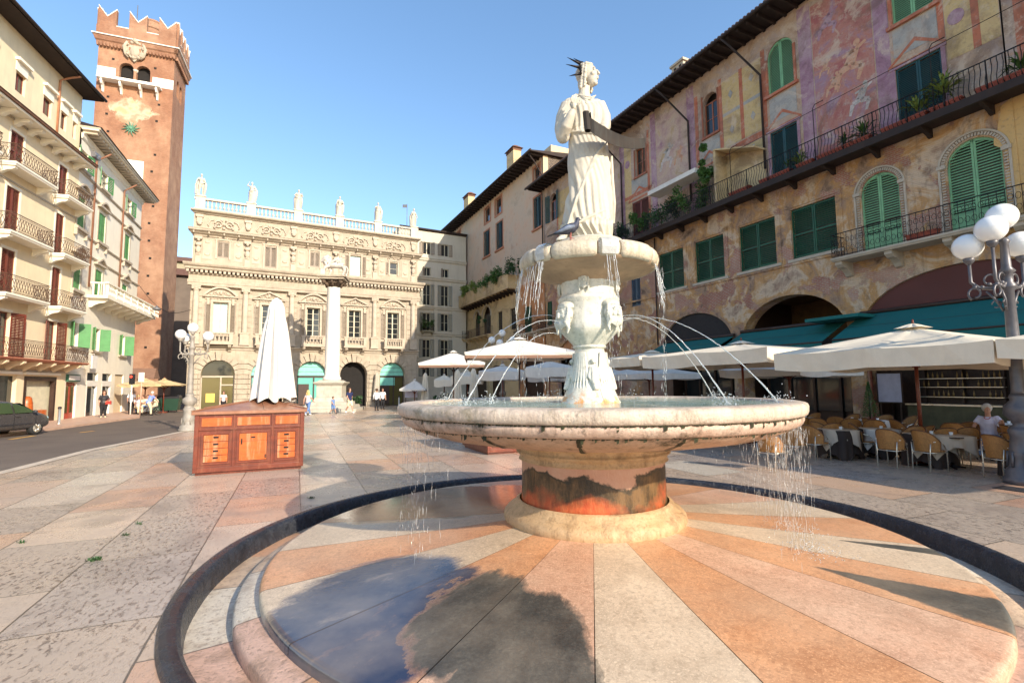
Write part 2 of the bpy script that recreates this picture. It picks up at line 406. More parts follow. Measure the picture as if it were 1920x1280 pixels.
M_tbrick = brickm('tower_brick', (.34, .15, .08), (.24, .095, .05), (.36, .23, .15),
    plaster=lambda s: s.ramp(s.noise(.8, 6), [(.3, (.55, .36, .17)), (.7, (.66, .50, .33))]), thr=(.60, .63), pscale=.22,
    extra=lambda s, mk: s.math('MULTIPLY', mk, s.ramp(s.sep()[2], [(0., 0.), (1., 0.)])))
# plaster patch on the tower only just under its balcony
def m_tower():
    def ext(s, mk):
        z = s.sep()
        d1 = s.math('ABSOLUTE', s.math('SUBTRACT', z[2], 34.1)); d2 = s.math('ABSOLUTE', s.math('ADD', z[0], 4.0))
        d = s.math('ADD', s.math('MULTIPLY', d1, .38), s.math('MULTIPLY', d2, .26))
        d = s.math('ADD', d, s.math('MULTIPLY_ADD', s.noise(.9, 8, .7), 1.3, -.65))
        front = s.math('LESS_THAN', z[1], .3)
        return s.math('MULTIPLY', front, s.ramp(d, [(.62, 1.), (.70, 0.)]))
    return brickm('tower_brick_and_plaster', (.36, .155, .08), (.25, .095, .05), (.38, .24, .15),
        plaster=lambda s: s.ramp(s.noise(.9, 6), [(.38, (.36, .24, .14)), (.52, (.54, .42, .30)), (.62, (.52, .36, .20))]), extra=ext)
M_tower = m_tower()
def plast_mix(s):
    a = s.noise(.55, 9, .68, dist=.6); b = s.noise(1.6, 8, .7, dist=.4)
    c = s.ramp(a, [(.32, (.10, .06, .04)), (.42, (.36, .23, .15)), (.49, (.50, .27, .10)), (.56, (.60, .45, .31)), (.66, (.34, .22, .15))])
    c = s.mix(s.ramp(b, [(.30, .75), (.45, 0.)]), c, (.12, .075, .055))
    c = s.mix(s.ramp(b, [(.58, 0.), (.70, .65)]), c, (.66, .53, .40))
    st = s.noise(2.4, 6, .7, s.map(scale=(2, 2, .22)))
    return s.mix(s.ramp(st, [(.52, 0.), (.72, .6)]), c, (.15, .09, .06))
M_peel = brickm('peeling_plaster_over_brick', (.42, .12, .07), (.36, .16, .11), (.44, .33, .25), plaster=plast_mix, thr=(.445, .47), pscale=.5, bw=.24, rh=.085, ms=.02)
def m_far():
    s = N('faded_fresco_plaster')
    a = s.noise(.35, 9, .65, dist=.5); b = s.noise(1.2, 8, .7)
    c = s.ramp(a, [(.3, (.40, .30, .23)), (.45, (.54, .42, .31)), (.6, (.58, .40, .28)), (.72, (.50, .30, .22))])
    c = s.mix(s.ramp(b, [(.56, 0.), (.72, .6)]), c, (.45, .20, .12)); c = s.mix(s.ramp(b, [(.28, .6), (.42, 0.)]), c, (.30, .27, .24))
    s.col(c).rough(.9).bump(b, .3, .02); return s.m
M_far = m_far()
def fresco(name, stops, sc=.8, fade=(.52, .42, .34), fa=.72, dist=1.2):
    s = N(name); a = s.noise(sc, 9, .66, dist=dist); b = s.noise(2.2, 8, .72); g = s.noise(9, 5, .7)
    c = s.ramp(a, stops); c = s.mix(s.ramp(b, [(.52, 0.), (.66, fa)]), c, fade)
    c = s.mix(s.ramp(g, [(.3, .45), (.46, 0.)]), c, (.16, .10, .08))
    c = s.mix(s.ramp(s.noise(.33, 8, .7, dist=.8), [(.38, .55), (.50, 0.)]), c, (.13, .075, .05)); c = s.mix(s.ramp(s.noise(.8, 9, .75, s.map(loc=(9, 0, 4)), .6), [(.56, 0.), (.62, .6)]), c, (.60, .47, .35))
    s.col(c).rough(.9).bump(b, .4, .03); return s.m
F_base = fresco('fresco_ground', [(.3, (.33, .20, .14)), (.45, (.48, .33, .22)), (.58, (.42, .32, .27)), (.7, (.50, .28, .17))])
F_ochre = fresco('fresco_ochre', [(.3, (.46, .31, .13)), (.5, (.58, .42, .20)), (.7, (.50, .33, .16))])
F_grey = fresco('fresco_grey_green', [(.3, (.26, .25, .24)), (.5, (.38, .36, .32)), (.7, (.46, .36, .28))])
F_red = fresco('fresco_brick_red', [(.3, (.40, .10, .05)), (.5, (.48, .16, .085)), (.7, (.38, .13, .09))], fade=(.52, .33, .25))
F_viol = fresco('fresco_violet', [(.3, (.24, .11, .16)), (.5, (.38, .22, .27)), (.7, (.46, .33, .34))], fade=(.46, .34, .32))
F_scene = fresco('fresco_scene', [(.28, (.20, .07, .09)), (.40, (.38, .12, .11)), (.5, (.45, .20, .15)), (.6, (.33, .20, .26)), (.7, (.50, .33, .25))], sc=.55)
F_scene2 = fresco('fresco_scene_pale', [(.28, (.30, .15, .20)), (.42, (.46, .30, .26)), (.55, (.52, .38, .28)), (.66, (.42, .28, .12)), (.75, (.32, .30, .22))], sc=.6)
F_flesh = fresco('fresco_flesh', [(.3, (.45, .20, .11)), (.5, (.58, .33, .21)), (.7, (.50, .25, .15))], sc=2.)
F_drape = fresco('fresco_drape', [(.3, (.25, .28, .22)), (.5, (.52, .44, .40)), (.7, (.60, .54, .48))], sc=2.)
M_orangepl = fresco('orange_plaster', [(.3, (.42, .15, .05)), (.5, (.52, .23, .09)), (.7, (.46, .26, .15))], fade=(.45, .33, .25), fa=.3, dist=.3)
M_yellow = fresco('yellow_plaster', [(.3, (.60, .37, .14)), (.7, (.66, .43, .18))], fa=.1, fade=(.6, .4, .2), dist=.2)
M_yellow2 = fresco('straw_plaster', [(.3, (.56, .42, .22)), (.7, (.62, .47, .26))], fa=.2, fade=(.5, .36, .2), dist=.2)
M_dkbuild = mat('dark_old_plaster', (.16, .125, .10), .9, var=.2, vs=.8)  # dark plaster, tone varies at random
M_backb = mat('pale_grey_plaster', (.55, .50, .40), .9, var=.08, vs=.6, dirt=.3, dirtc=(.3, .26, .2))
M_backb2 = mat('dull_khaki_plaster', (.36, .32, .22), .9, var=.08, vs=.6)
M_slab = m_slabs(); M_asph = m_asphalt()
M_pave = mat('pink_pavement_stone', (.55, .36, .26), .5, var=.15, vs=2, bump=.3)
M_kerb = mat('kerb_stone', (.55, .46, .36), .6, var=.15, vs=3)
# ================================================================ GROUND
FC = Vector((1.03, 6.65, 0))            # axis of the fountain
RC = 4.60                               # outer radius of its kerb
mb = MB()
out = [(-300, -80), (300, -80), (300, 400), (-300, 400)]
hole = [(FC.x+(RC-.02)*math.cos(2*math.pi*i/96), FC.y+(RC-.02)*math.sin(2*math.pi*i/96)) for i in range(96)]
loops = [[Vector((x, y, 0)) for x, y in out], [Vector((x, y, 0)) for x, y in hole]]
ids = [mb.vert(p) for l in loops for p in l]
flat = [p for l in loops for p in l]
for t in geometry.tessellate_polygon(loops):
    ar = (flat[t[1]]-flat[t[0]]).cross(flat[t[2]]-flat[t[0]]).z
    if abs(ar) > 1e-9: mb.face([ids[i] for i in (t if ar > 0 else reversed(t))])
mb.build('ground', M_slab, kind='structure')
B1 = Face(-28.3, 31.8, -.286, 1); B2 = Face(-28.3, 31.8, -.41, 1)
def sheet(name, pts, m, z, th=None):
    mb = MB(); a = [mb.vert((p[0], p[1], z)) for p in pts]
    mb.face(a)
    if th:
        b = [mb.vert((p[0], p[1], z-th)) for p in pts]
        for i in range(len(a)): j = (i+1) % len(a); mb.face((a[i], b[i], b[j], a[j]))
    o = mb.build(name, m, kind='structure'); return o
k0 = gnd(0, 884); k1 = gnd(159, 844); k2 = gnd(343, 808); kd = (k2-k0).normalized()
kA = k0 - kd*22; kB = Vector((-15.5, 24.6, 0)); 
s0 = gnd(87, 804, .1); s1 = gnd(262, 781, .1); sdv = (s1-s0).normalized()
road = [kA, k0, k1, k2, Vector((-13.5, 29.5, 0)), Vector((-16, 45, 0)), Vector((-31.5, 44, 0)), Vector((-37, 75, 0)), Vector((-44, 75, 0)), Vector((-36, 49, 0)), B2.pt(14, -.6), s1, s0, s0-sdv*14, Vector((-40, 0, 0))]
road = [Vector((p.x, p.y, 0)) for p in road]
sheet('road', road, M_asph, .006)
sw = [s0-sdv*14, s0, s1, B2.pt(14, -.6), B2.pt(13, .1), B2.pt(0, .1), B1.pt(-22, .1)]
sheet('sidewalk', sw, M_pave, .12, .13)
# kerb strip of paler stone along the road edge
mb = MB()
path = [kA, k0, k1, k2, Vector((-13.5, 29.5, 0))]
for a, b in zip(path, path[1:]):
    t = (b-a).normalized(); n = Vector((t.y, -t.x, 0))
    q = [a, b, b+n*.32, a+n*.32]; mb.poly([(p.x, p.y, .012) for p in q])
mb.build('kerb_strip', M_kerb, kind='structure')
# yellow painted line and a patched strip on the carriageway
mb = MB(); a = gnd(40, 822); b = gnd(62, 819); c = gnd(168, 811.5); d = gnd(176, 808.5)
for p, q in ((gnd(18, 824), gnd(64, 817)), (gnd(150, 811), gnd(176, 808))):
    t = (q-p).normalized(); n = Vector((-t.y, t.x, 0))*.1
    mb.poly([(v.x, v.y, .012) for v in (p-n, q-n, q+n, p+n)])
mb.build('road_marking', mat('worn_yellow_paint', (.62, .33, .06), .7, var=.3), kind='structure')
def weeds():
    mb = MB(); rnd = random.Random(3)
    for (px, py, n) in ((583, 934, 26), (182, 1049, 50), (171, 1051, 30), (237, 1003, 24), (262, 982, 14), (41, 1017, 26), (1560, 975, 20)):
        c = gnd(px, py)
        for i in range(n):
            a = rnd.random()*6.28; r = rnd.random()*.045; h = .012+rnd.random()*.03
            p = c+Vector((math.cos(a)*r*1.6, math.sin(a)*r*.8, 0)); q = p+Vector((math.cos(a)*.014, math.sin(a)*.014, h)); s = Vector((-math.sin(a), math.cos(a), 0))*.006
            mb.poly([p-s, p+s, q+s*.6, q-s*.6])
    mb.build('joint_weeds', M_leafd, kind='stuff', label='small green weeds growing in the paving joints', cat='weeds')
weeds()
# ================================================================ FOUNTAIN
def m_sector(name, a, b, wetk):
    s = N(name); n1 = s.noise(1.6, 8, .66); n2 = s.noise(24, 5, .7, s.map(scale=(1, 1, 1)))
    c = s.ramp(n1, [(.3, a), (.7, b)]); c = s.mix(s.ramp(n2, [(.38, .5), (.52, 0.)]), c, [x*.5 for x in a])
    c = s.mix(s.ramp(s.noise(.9, 7, .7, dist=.6), [(.44, .55), (.58, 0.)]), c, [x*.62 for x in a]); vein = s.noise(4, 9, .8, dist=2.); c = s.mix(s.ramp(vein, [(.47, 0.), (.5, .4), (.53, 0.)]), c, [min(1, x*1.35) for x in b])
    c = s.mix(s.ramp(s.noise(60, 3, .6), [(.56, 0.), (.66, .45)]), c, [min(1, x*1.45) for x in b]); c = s.mix(s.ramp(s.noise(38, 4, .7), [(.34, .5), (.42, 0.)]), c, [x*.45 for x in a])
    # grey green algae lying on the camera side, with ragged edges drawn out along the run of the water
    xyz = s.sep(); rr = s.math('POWER', s.math('ADD', s.math('MULTIPLY', xyz[0], xyz[0]), s.math('MULTIPLY', xyz[1], xyz[1])), .5); an = s.math('ARCTAN2', xyz[0], s.math('MULTIPLY', xyz[1], -1.))
    pc = s.n('ShaderNodeCombineXYZ'); s.l(s.math('MULTIPLY', an, 7.), pc.inputs[0]); s.l(s.math('MULTIPLY', rr, .9), pc.inputs[1]); pco = pc.outputs[0]
    flow = s.noise(2.2, 9, .72, pco, .3); flow2 = s.noise(.9, 3, .5, pco, .2); fine = s.noise(9, 6, .75)
    edge = s.math('ADD', s.math('MULTIPLY_ADD', flow, 1.9, -.95), s.math('ADD', s.math('MULTIPLY_ADD', flow2, 2.4, -1.2), s.math('MULTIPLY_ADD', fine, .5, -.25)))
    def blob(cx, cy, rx, ry, amp=1.1):
        d = s.math('ADD', s.math('POWER', s.math('ABSOLUTE', s.math('DIVIDE', s.math('SUBTRACT', xyz[0], cx), rx)), 2.), s.math('POWER', s.math('ABSOLUTE', s.math('DIVIDE', s.math('SUBTRACT', xyz[1], cy), ry)), 2.))
        return s.math('ADD', d, s.math('MULTIPLY', edge, amp*.55))
    def pblob(ca, cr, wa, wr):
        d = s.math('ADD', s.math('POWER', s.math('ABSOLUTE', s.math('DIVIDE', s.math('SUBTRACT', an, ca), s.math('MULTIPLY', s.math('SUBTRACT', rr, 1.9), wa))), 2.), s.math('POWER', s.math('ABSOLUTE', s.math('DIVIDE', s.math('SUBTRACT', rr, cr), wr)), 2.))
        return s.math('ADD', d, s.math('MULTIPLY_ADD', s.noise(6, 6, .7, pco), 1.2, -.6))
    al = s.ramp(s.math('MINIMUM', s.math('MINIMUM', blob(-1.25, -2.55, .62, .85), blob(-.85, -3.0, .42, .95)), s.math('MINIMUM', pblob(.90, 3.55, .055, 1.1), pblob(1.35, 3.6, .02, .8))), [(.78, 1.), (1.0, .3), (1.2, 0.)])
    sp = s.ramp(s.math('ADD', s.math('MULTIPLY', s.noise(30, 4, .8), .5), s.math('MULTIPLY', flow, .5)), [(.35, (.018, .022, .022)), (.52, (.05, .056, .052)), (.68, (.12, .12, .10))])
    c = s.mix(s.math('MULTIPLY', al, .97), c, sp)
    # wet film running off to the left and a damp ring round the foot; sky reflection painted in as blue
    wet = s.ramp(s.math('MINIMUM', blob(-2.15, -2.25, 1.0, 1.2, .6), s.math('ADD', blob(-1.6, 1.6, 2.6, 1.5, .9), 0.)), [(.75, 1.), (1.05, 0.)])
    wet = s.math('MULTIPLY', s.math('MULTIPLY', wet, s.ramp(flow, [(.34, .8), (.44, 1.)])), s.math('SUBTRACT', 1., al))
    rip = s.noise(5, 6, .7, s.map(scale=(1, 1, 1)))
    c = s.mix(s.math('MULTIPLY', wet, s.ramp(xyz[1], [(0., .97), (.01, .66)])), c, (.010, .026, .065))
    c = s.mix(s.ramp(s.noise(1.1, 5), [(.4, 0.), (.7, .25)]), c, (.62, .50, .36))
    s.col(c); s.rough(s.math('MULTIPLY_ADD', wet, -.40, s.ramp(n1, [(.3, .36), (.75, .52)])))
    h = s.math('ADD', s.math('MULTIPLY', n2, .5), s.math('MULTIPLY', al, s.noise(40, 4)))
    s.bump(h, .35, .01); return s.m
M_secC = m_sector('cream_radial_stone', (.58, .44, .30), (.68, .55, .40), 1)
M_secO = m_sector('orange_radial_stone', (.58, .26, .12), (.68, .38, .20), 1)
M_secP = m_sector('salmon_radial_stone', (.62, .34, .21), (.68, .45, .31), 1)
def m_wetstone():
    s = N('damp_dark_kerb_stone'); n = s.noise(6, 8, .7); g = s.noise(30, 5, .7)
    c = s.ramp(n, [(.35, (.010, .014, .022)), (.6, (.03, .036, .05)), (.8, (.12, .115, .11))])
    s.col(c).rough(s.ramp(n, [(.35, .10), (.7, .45)])); s.bump(s.math('ADD', n, g), .9, .03); return s.m
M_wetk = m_wetstone()
def m_chan():
    s = N('channel_stone'); xyz = s.sep(); an = s.math('MULTIPLY', s.math('ARCTAN2', xyz[1], xyz[0]), 3.1); cell = s.math('FRACT', s.math('MULTIPLY', s.math('FLOOR', an), .377)); fr = s.math('FRACT', an)
    c = s.ramp(cell, [(0., (.60, .44, .30)), (.25, (.60, .34, .20)), (.5, (.66, .58, .46)), (.75, (.62, .40, .30))], 'CONSTANT')
    n = s.noise(3, 8, .7); f = s.noise(28, 5, .7); c = s.mix(s.ramp(n, [(.36, .6), (.52, 0.)]), c, (.26, .17, .11)); c = s.mix(s.ramp(f, [(.36, .6), (.48, 0.)]), c, (.22, .15, .11))
    c = s.mix(s.ramp(fr, [(.0, .9), (.012, 0.), (.988, 0.), (1., .9)]), c, (.05, .035, .025))
    s.col(c).rough(.42).bump(s.math('ADD', n, f), .6, .02); return s.m
M_chan = m_chan()
def m_basin(name, base, alt, moss=.0, dark=(.03, .03, .015), mz=(0, 0)):
    s = N(name); n = s.noise(2.2, 9, .68); m = s.noise(7, 8, .75); f = s.noise(30, 5, .7)
    c = s.ramp(n, [(.32, base), (.68, alt)]); c = s.mix(s.ramp(f, [(.34, .5), (.48, 0.)]), c, [x*.55 for x in base])
    st = s.noise(1.6, 8, .75, s.map(scale=(1, 1, .5)))
    g = s.math('MULTIPLY', s.ramp(st, [(.50, 0.), (.60, 1.)]), s.ramp(m, [(.44, 0.), (.56, 1.)]))
    c = s.mix(s.math('MULTIPLY', g, moss), c, dark)
    vs_ = s.noise(5, 6, .7, s.map(scale=(1.6, 1.6, .12)))
    c = s.mix(s.ramp(vs_, [(.50, 0.), (.68, .55)]), c, [x*.42 for x in base])
    s.col(c).rough(.5).bump(s.math('ADD', f, s.math('MULTIPLY', g, .6)), .6, .02); return s.m
M_rim = m_basin('pink_marble_rim', (.52, .40, .31), (.66, .57, .46), .55, (.10, .10, .04))
M_under = m_basin('mossy_basin_belly', (.48, .30, .19), (.60, .44, .32), .95, (.035, .035, .012))
M_band = m_basin('orange_pink_band', (.50, .33, .24), (.62, .48, .38), .9, (.05, .045, .02))
M_ped = m_basin('ochre_stone', (.50, .31, .15), (.62, .44, .26), .3, (.10, .05, .02))
def m_drum():
    s = N('algae_stained_drum'); z = s.sep()[2]
    n = s.noise(2.6, 7, .7); f = s.noise(16, 6, .75, s.map(scale=(1, 1, .3))); lo = s.noise(1.5, 3)
    base = s.ramp(n, [(.3, (.50, .25, .16)), (.7, (.58, .36, .25))])
    edge = s.math('ADD', z, s.math('ADD', s.math('MULTIPLY_ADD', lo, .7, -.42), s.math('MULTIPLY_ADD', s.noise(5, 7, .7), .22, -.11)))
    gr = s.ramp(s.math('ADD', s.math('MULTIPLY', s.noise(9, 6, .75, s.map(scale=(1, 1, .3))), .5), s.math('MULTIPLY', n, .5)), [(.36, (.014, .010, .005)), (.48, (.06, .035, .012)), (.58, (.16, .09, .035))])
    red = s.ramp(f, [(.3, (.46, .045, .01)), (.7, (.58, .16, .05))])
    c = s.mix(s.ramp(edge, [(.84, 1.), (.87, 0.)]), base, gr)
    c = s.mix(s.ramp(edge, [(.80, 0.), (.835, .9), (.865, 0.)]), c, (.025, .02, .01))
    c = s.mix(s.math('MULTIPLY', s.ramp(edge, [(.52, 1.), (.66, 0.)]), s.ramp(s.noise(1.2, 4, co=s.map(loc=(3, 1, 0))), [(.42, 0.), (.50, 1.)])), c, red)
    s.col(c).rough(.42).bump(s.math('ADD', n, f), .6, .02); return s.m
M_drum = m_drum()
def m_shaft():
    s = N('weathered_shaft_marble'); z = s.sep()[2]
    n = s.noise(3, 8, .7); f = s.noise(20, 6, .7)
    c = s.ramp(n, [(.32, (.42, .42, .36)), (.5, (.64, .62, .54)), (.7, (.72, .66, .55))])
    c = s.mix(s.ramp(f, [(.34, .5), (.48, 0.)]), c, (.28, .26, .2))
    e = s.math('ADD', z, s.math('MULTIPLY_ADD', n, .5, -.25))
    c = s.mix(s.math('MULTIPLY', s.ramp(s.noise(4.5, 5, .7), [(.44, 0.), (.54, 1.)]), s.ramp(s.math('SUBTRACT', e, 1.5), [(.33, 1.), (.46, 0.)])), c, (.70, .33, .12))
    s.col(c).rough(.42).bump(s.math('ADD', n, s.math('MULTIPLY', f, .5)), .6, .02); return s.m
M_shaft = m_shaft()
def m_water():
    s = N('clear_water'); s.col((.28, .42, .36)).rough(.04); s.b.inputs['Specular IOR Level'].default_value = .8
    s.b.inputs['Transmission Weight'].default_value = .15
    s.bump(s.math('ADD', s.noise(7, 5, .6), s.math('MULTIPLY', s.noise(26, 4), .4)), .45, .05); return s.m
M_water = m_water()
def m_jet():
    s = N('falling_water'); s.col((.80, .84, .86)).rough(.08); s.b.inputs['Transmission Weight'].default_value = .62; s.b.inputs['IOR'].default_value = 1.33
    s.bump(s.noise(30, 3), .3, .02); return s.m
M_jet = m_jet()
fo = empty('fountain', FC, 0, 'large round marble fountain with wide basin, carved shaft and small upper bowl', 'fountain')
def ringmesh(prof, n=160, m=None, name='ring', cap=False, joints=0, wob=0., parent=fo, **kw):
    mb = MB(); rnd = random.Random(hash(name) % 99)
    wv = [rnd.random() for _ in range(6)]
    def fn(a, z): return 1+wob*(math.sin(7*a+wv[0]*6)+math.sin(13*a+wv[1]*6)*.7+math.sin(29*a+wv[2]*6)*.5)
    mb.lathe(prof, n=n, cap=cap, fn=fn if wob else None)
    return mb.build(name, m, parent, **kw)
# kerb (raised dark wet lip), channel, step and radial platform
o = ringmesh([(RC+.0, -.2), (RC+.0, .02), (RC-.02, .055), (RC-.07, .07), (RC-.13, .062), (RC-.165, .03), (RC-.175, -.03), (RC-.19, -.17)], m=M_wetk, name='kerb', wob=.0012)
ringmesh([(RC-.15, -.165), (3.95, -.15)], m=M_chan, name='channel')
ringmesh([(4.06, -.16), (4.06, -.055), (4.035, -.03), (3.90, -.01), (3.84, -.005)], m=M_chan, name='step', wob=.0007)
mb = MB(); NS = 20; order = [0, 1, 2, 1, 0, 1, 0, 2, 1, 0, 1, 2, 0, 1, 1, 0, 1, 0, 1, 2]
PR = [(3.85, -.06), (3.85, .058), (3.842, .076), (3.825, .088), (3.79, .094), (3.2, .14), (2.4, .20), (1.7, .26), (1.0, .33)]
for k in range(NS):
    a0 = R_(-99+18*k); mb.mi = {0: 0, 1: 1, 2: 2}[order[k]]
    g = .0012
    rows = []
    for (r, z) in PR: rows.append([mb.vert((r*math.cos(a0+g+(R_(18)-2*g)*i/8), r*math.sin(a0+g+(R_(18)-2*g)*i/8), z-.0)) for i in range(9)])
    for A_, B_ in zip(rows, rows[1:]):
        for i in range(8): mb.face((A_[i], A_[i+1], B_[i+1], B_[i]), True)
mb.build('platform', [M_secC, M_secO, M_secP], fo)
mb = MB(); mb.lathe([(r-.012, z-.012) for r, z in PR], n=120, cap=False); mb.build('joint_bed', mat('joint_mortar', (.10, .07, .05), .9), fo)
# pedestal
ringmesh([(1.13, .29), (1.155, .34), (1.145, .40), (1.10, .45), (1.03, .485), (1.025, .50), (1.0, .51), (.995, .54), (.95, .56)], m=M_ped, name='foot_moulding', n=96)
ringmesh([(.925, .52), (.915, .8), (.915, 1.03), (.92, 1.06)], m=M_drum, name='drum', n=96)
ringmesh([(.92, 1.045), (.955, 1.06), (.94, 1.085), (.945, 1.12), (.985, 1.15), (.985, 1.17), (.97, 1.175), (.975, 1.21), (1.02, 1.25), (1.03, 1.30)], m=M_ped, name='drum_cornice', n=96)
# lower basin: belly in blocks, a rolled rim
mb = MB()
def bfn(a, z): return 1+.004*abs(math.sin(a*8))*0+.0016*math.sin(a*31+z*9)+.0012*math.sin(a*53)
mb.lathe([(.9, 1.27), (1.1, 1.285), (1.6, 1.325), (1.98, 1.39), (2.20, 1.455), (2.31, 1.505), (2.335, 1.53)], n=192, cap=False, fn=bfn)
belly = mb.build('basin_belly', M_under, fo)
mb = MB(); mb.lathe([(2.31, 1.532), (2.365, 1.536), (2.40, 1.555), (2.43, 1.60), (2.435, 1.63), (2.42, 1.648)], n=192, cap=False, fn=bfn); mb.build('basin_band', M_band, fo)
mb = MB()
mb.lathe([(2.39, 1.652), (2.445, 1.655), (2.466, 1.668), (2.478, 1.70), (2.480, 1.745), (2.468, 1.775), (2.44, 1.79), (2.40, 1.797), (2.24, 1.797), (2.20, 1.78), (2.19, 1.70), (2.1, 1.6), (1.2, 1.45), (.2, 1.42)], n=192, cap=False, fn=bfn)
mb.build('basin_rim', M_rim, fo)
# open joints in the belly and rim with moss
mb = MB()
for k in range(16):
    a = R_(-90+11+22.5*k)
    for (r0, z0), (r1, z1) in zip([(1.62, 1.322), (1.98, 1.386), (2.20, 1.452), (2.31, 1.502)], [(1.98, 1.386), (2.20, 1.452), (2.31, 1.502), (2.34, 1.53)]):
        ww = .012+.02*random.random()
        p = Vector((r0*math.cos(a), r0*math.sin(a), z0)); q = Vector((r1*math.cos(a), r1*math.sin(a), z1)); t = Vector((-math.sin(a), math.cos(a), 0))
        off = Vector((math.cos(a)*.004, math.sin(a)*.004, -.006))
        mb.poly([p-t*ww+off, q-t*ww*.8+off, q+t*ww*.6+off, p+t*ww+off])
mb.build('moss_joint', mat('wet_moss', (.03, .032, .01), .7, var=.5, vs=20, bump=.8, bs=60, bd=.03), fo)
def ragged(name, r, z, hh, m, seed, density=.6, n=520, drop=.05):
    """a thin mossy seam of uneven depth following a joint"""
    mb = MB(); rnd = random.Random(seed)
    for i in range(n):
        a = 2*math.pi*i/n+rnd.random()*.01
        if rnd.random() > density: continue
        s = .006+rnd.random()*.014; d = hh*(.3+rnd.random())+ (drop*rnd.random() if rnd.random() < .2 else 0)
        c = Vector((math.cos(a), math.sin(a), 0)); t = Vector((-c.y, c.x, 0))
        p = c*(r+.003); mb.poly([p-t*s+Vector((0, 0, z-d)), p+t*s*.8+Vector((0, 0, z-d*.7)), p+t*s*1.2+Vector((0, 0, z+.006)), p-t*s*1.2+Vector((0, 0, z+.008))])
    return mb.build(name, m, fo, kind='stuff', label='dark ragged moss along a joint of the basin')
ragged('moss_seam', 2.437, 1.65, .010, bpy.data.materials['wet_moss'], 5, .8); ragged('moss_seam', 2.35, 1.535, .014, bpy.data.materials['wet_moss'], 6, .8)
# water in the basin with ripples
mb = MB(); rs = []
for r in [0.3, .5, .8, 1.1, 1.4, 1.7, 1.95, 2.12, 2.205]:
    rs.append([(r*math.cos(2*math.pi*i/96), r*math.sin(2*math.pi*i/96), 1.765+.004*math.sin(r*23+i*.5)) for i in range(96)])
mb.rings(list(reversed(rs)), True, False); mb.build('water', M_water, fo)
# shaft
ringmesh([(.42, 1.70), (.40, 1.76), (.375, 1.79), (.35, 1.85), (.31, 1.94), (.27, 2.04), (.24, 2.13), (.222, 2.24), (.208, 2.36), (.195, 2.45), (.19, 2.47), (.215, 2.478), (.222, 2.50), (.205, 2.515)], m=M_shaft, name='shaft', n=64, wob=.004)
def leaffn(a, z):
    return 1+.05*abs(math.sin(4*a))*(1 if z < 2.72 else .25)+.006*math.sin(19*a)
mb = MB(); mb.lathe([(.20, 2.51), (.225, 2.54), (.27, 2.59), (.325, 2.65), (.365, 2.70), (.385, 2.74), (.38, 2.80), (.37, 2.95), (.375, 3.06), (.395, 3.10), (.40, 3.13), (.385, 3.15), (.36, 3.17), (.355, 3.22), (.36, 3.32), (.362, 3.40), (.38, 3.43), (.40, 3.47)], n=72, cap=False, fn=leaffn)
mb.build('carved_cup', M_shaft, fo)
# four bearded heads on the cup and four small ones on the neck above
def head_mesh(sc=1.):
    mb = MB()
    mb.ball((0, -.02, .02), .115, 20, 14, (.85, .8, 1.15)); mb.ball((0, -.055, .0), .085, 16, 12, (.85, .8, 1.1))
    mb.ball((0, -.125, .005), .022, 10, 8, (.7, 1., 1.6)); mb.ball((0, -.13, -.02), .018, 10, 8, (1.1, 1, .8))
    for s in (-1, 1):
        mb.ball((.036*s, -.105, .035), .018, 10, 8, (1.3, .8, .8)); mb.ball((.036*s, -.118, .058), .014, 10, 8, (2., .8, .6)); mb.ball((.045*s, -.10, -.01), .024, 10, 8)
        mb.ball((.10*s, -.02, .01), .03, 10, 8, (.5, .8, 1.3))
        for k in range(6): mb.tube([(.08*s+.01*math.sin(k), -.05-.01*k, .09-.03*k), (.10*s, -.06, .03-.035*k), (.085*s, -.075, -.03-.035*k)], [.022, .02, .01], 8)
    mb.ball((0, -.10, -.045), .02, 10, 8, (1.6, .6, .5))
    for k in range(9):
        x = (k-4)*.02; mb.tube([(x, -.09+abs(x)*.3, -.055), (x*1.15+.006*math.sin(k*2), -.115+abs(x)*.4, -.10), (x*.8, -.095, -.165+abs(x)*.5)], [.02, .017, .006], 8)
    mb.ball((0, -.01, .11), .11, 18, 10, (1., .85, .55))
    mb.lathe([(.098, .085), (.11, .095), (.098, .108)], n=24)
    return mb
M_head = mat('pale_head_marble', (.56, .55, .48), .5, var=.2, vs=5, dirt=.4, dirtc=(.3, .28, .22)); hm = head_mesh(); ho = hm.build('carved_head', M_head, fo); remesh(ho, .006, 2)
ho.location = (.385*math.cos(R_(-54)), .385*math.sin(R_(-54)), 2.90); ho.rotation_euler = (0, 0, R_(-54+90)); ho.scale = (1.15, 1.1, 1.15)
for a in (-147, 36, 126):
    c = ho.copy(); COL.objects.link(c); c.location = (.375*math.cos(R_(a)), .375*math.sin(R_(a)), 2.88); c.rotation_euler = (0, 0, R_(a+90)); c.parent = fo
for a in (-107, -20, 70, 160):
    c = ho.copy(); COL.objects.link(c); c.location = (.345*math.cos(R_(a)), .345*math.sin(R_(a)), 3.32); c.rotation_euler = (0, 0, R_(a+90)); c.parent = fo; c.scale = (.62, .6, .66); c.name = 'small_carved_head'
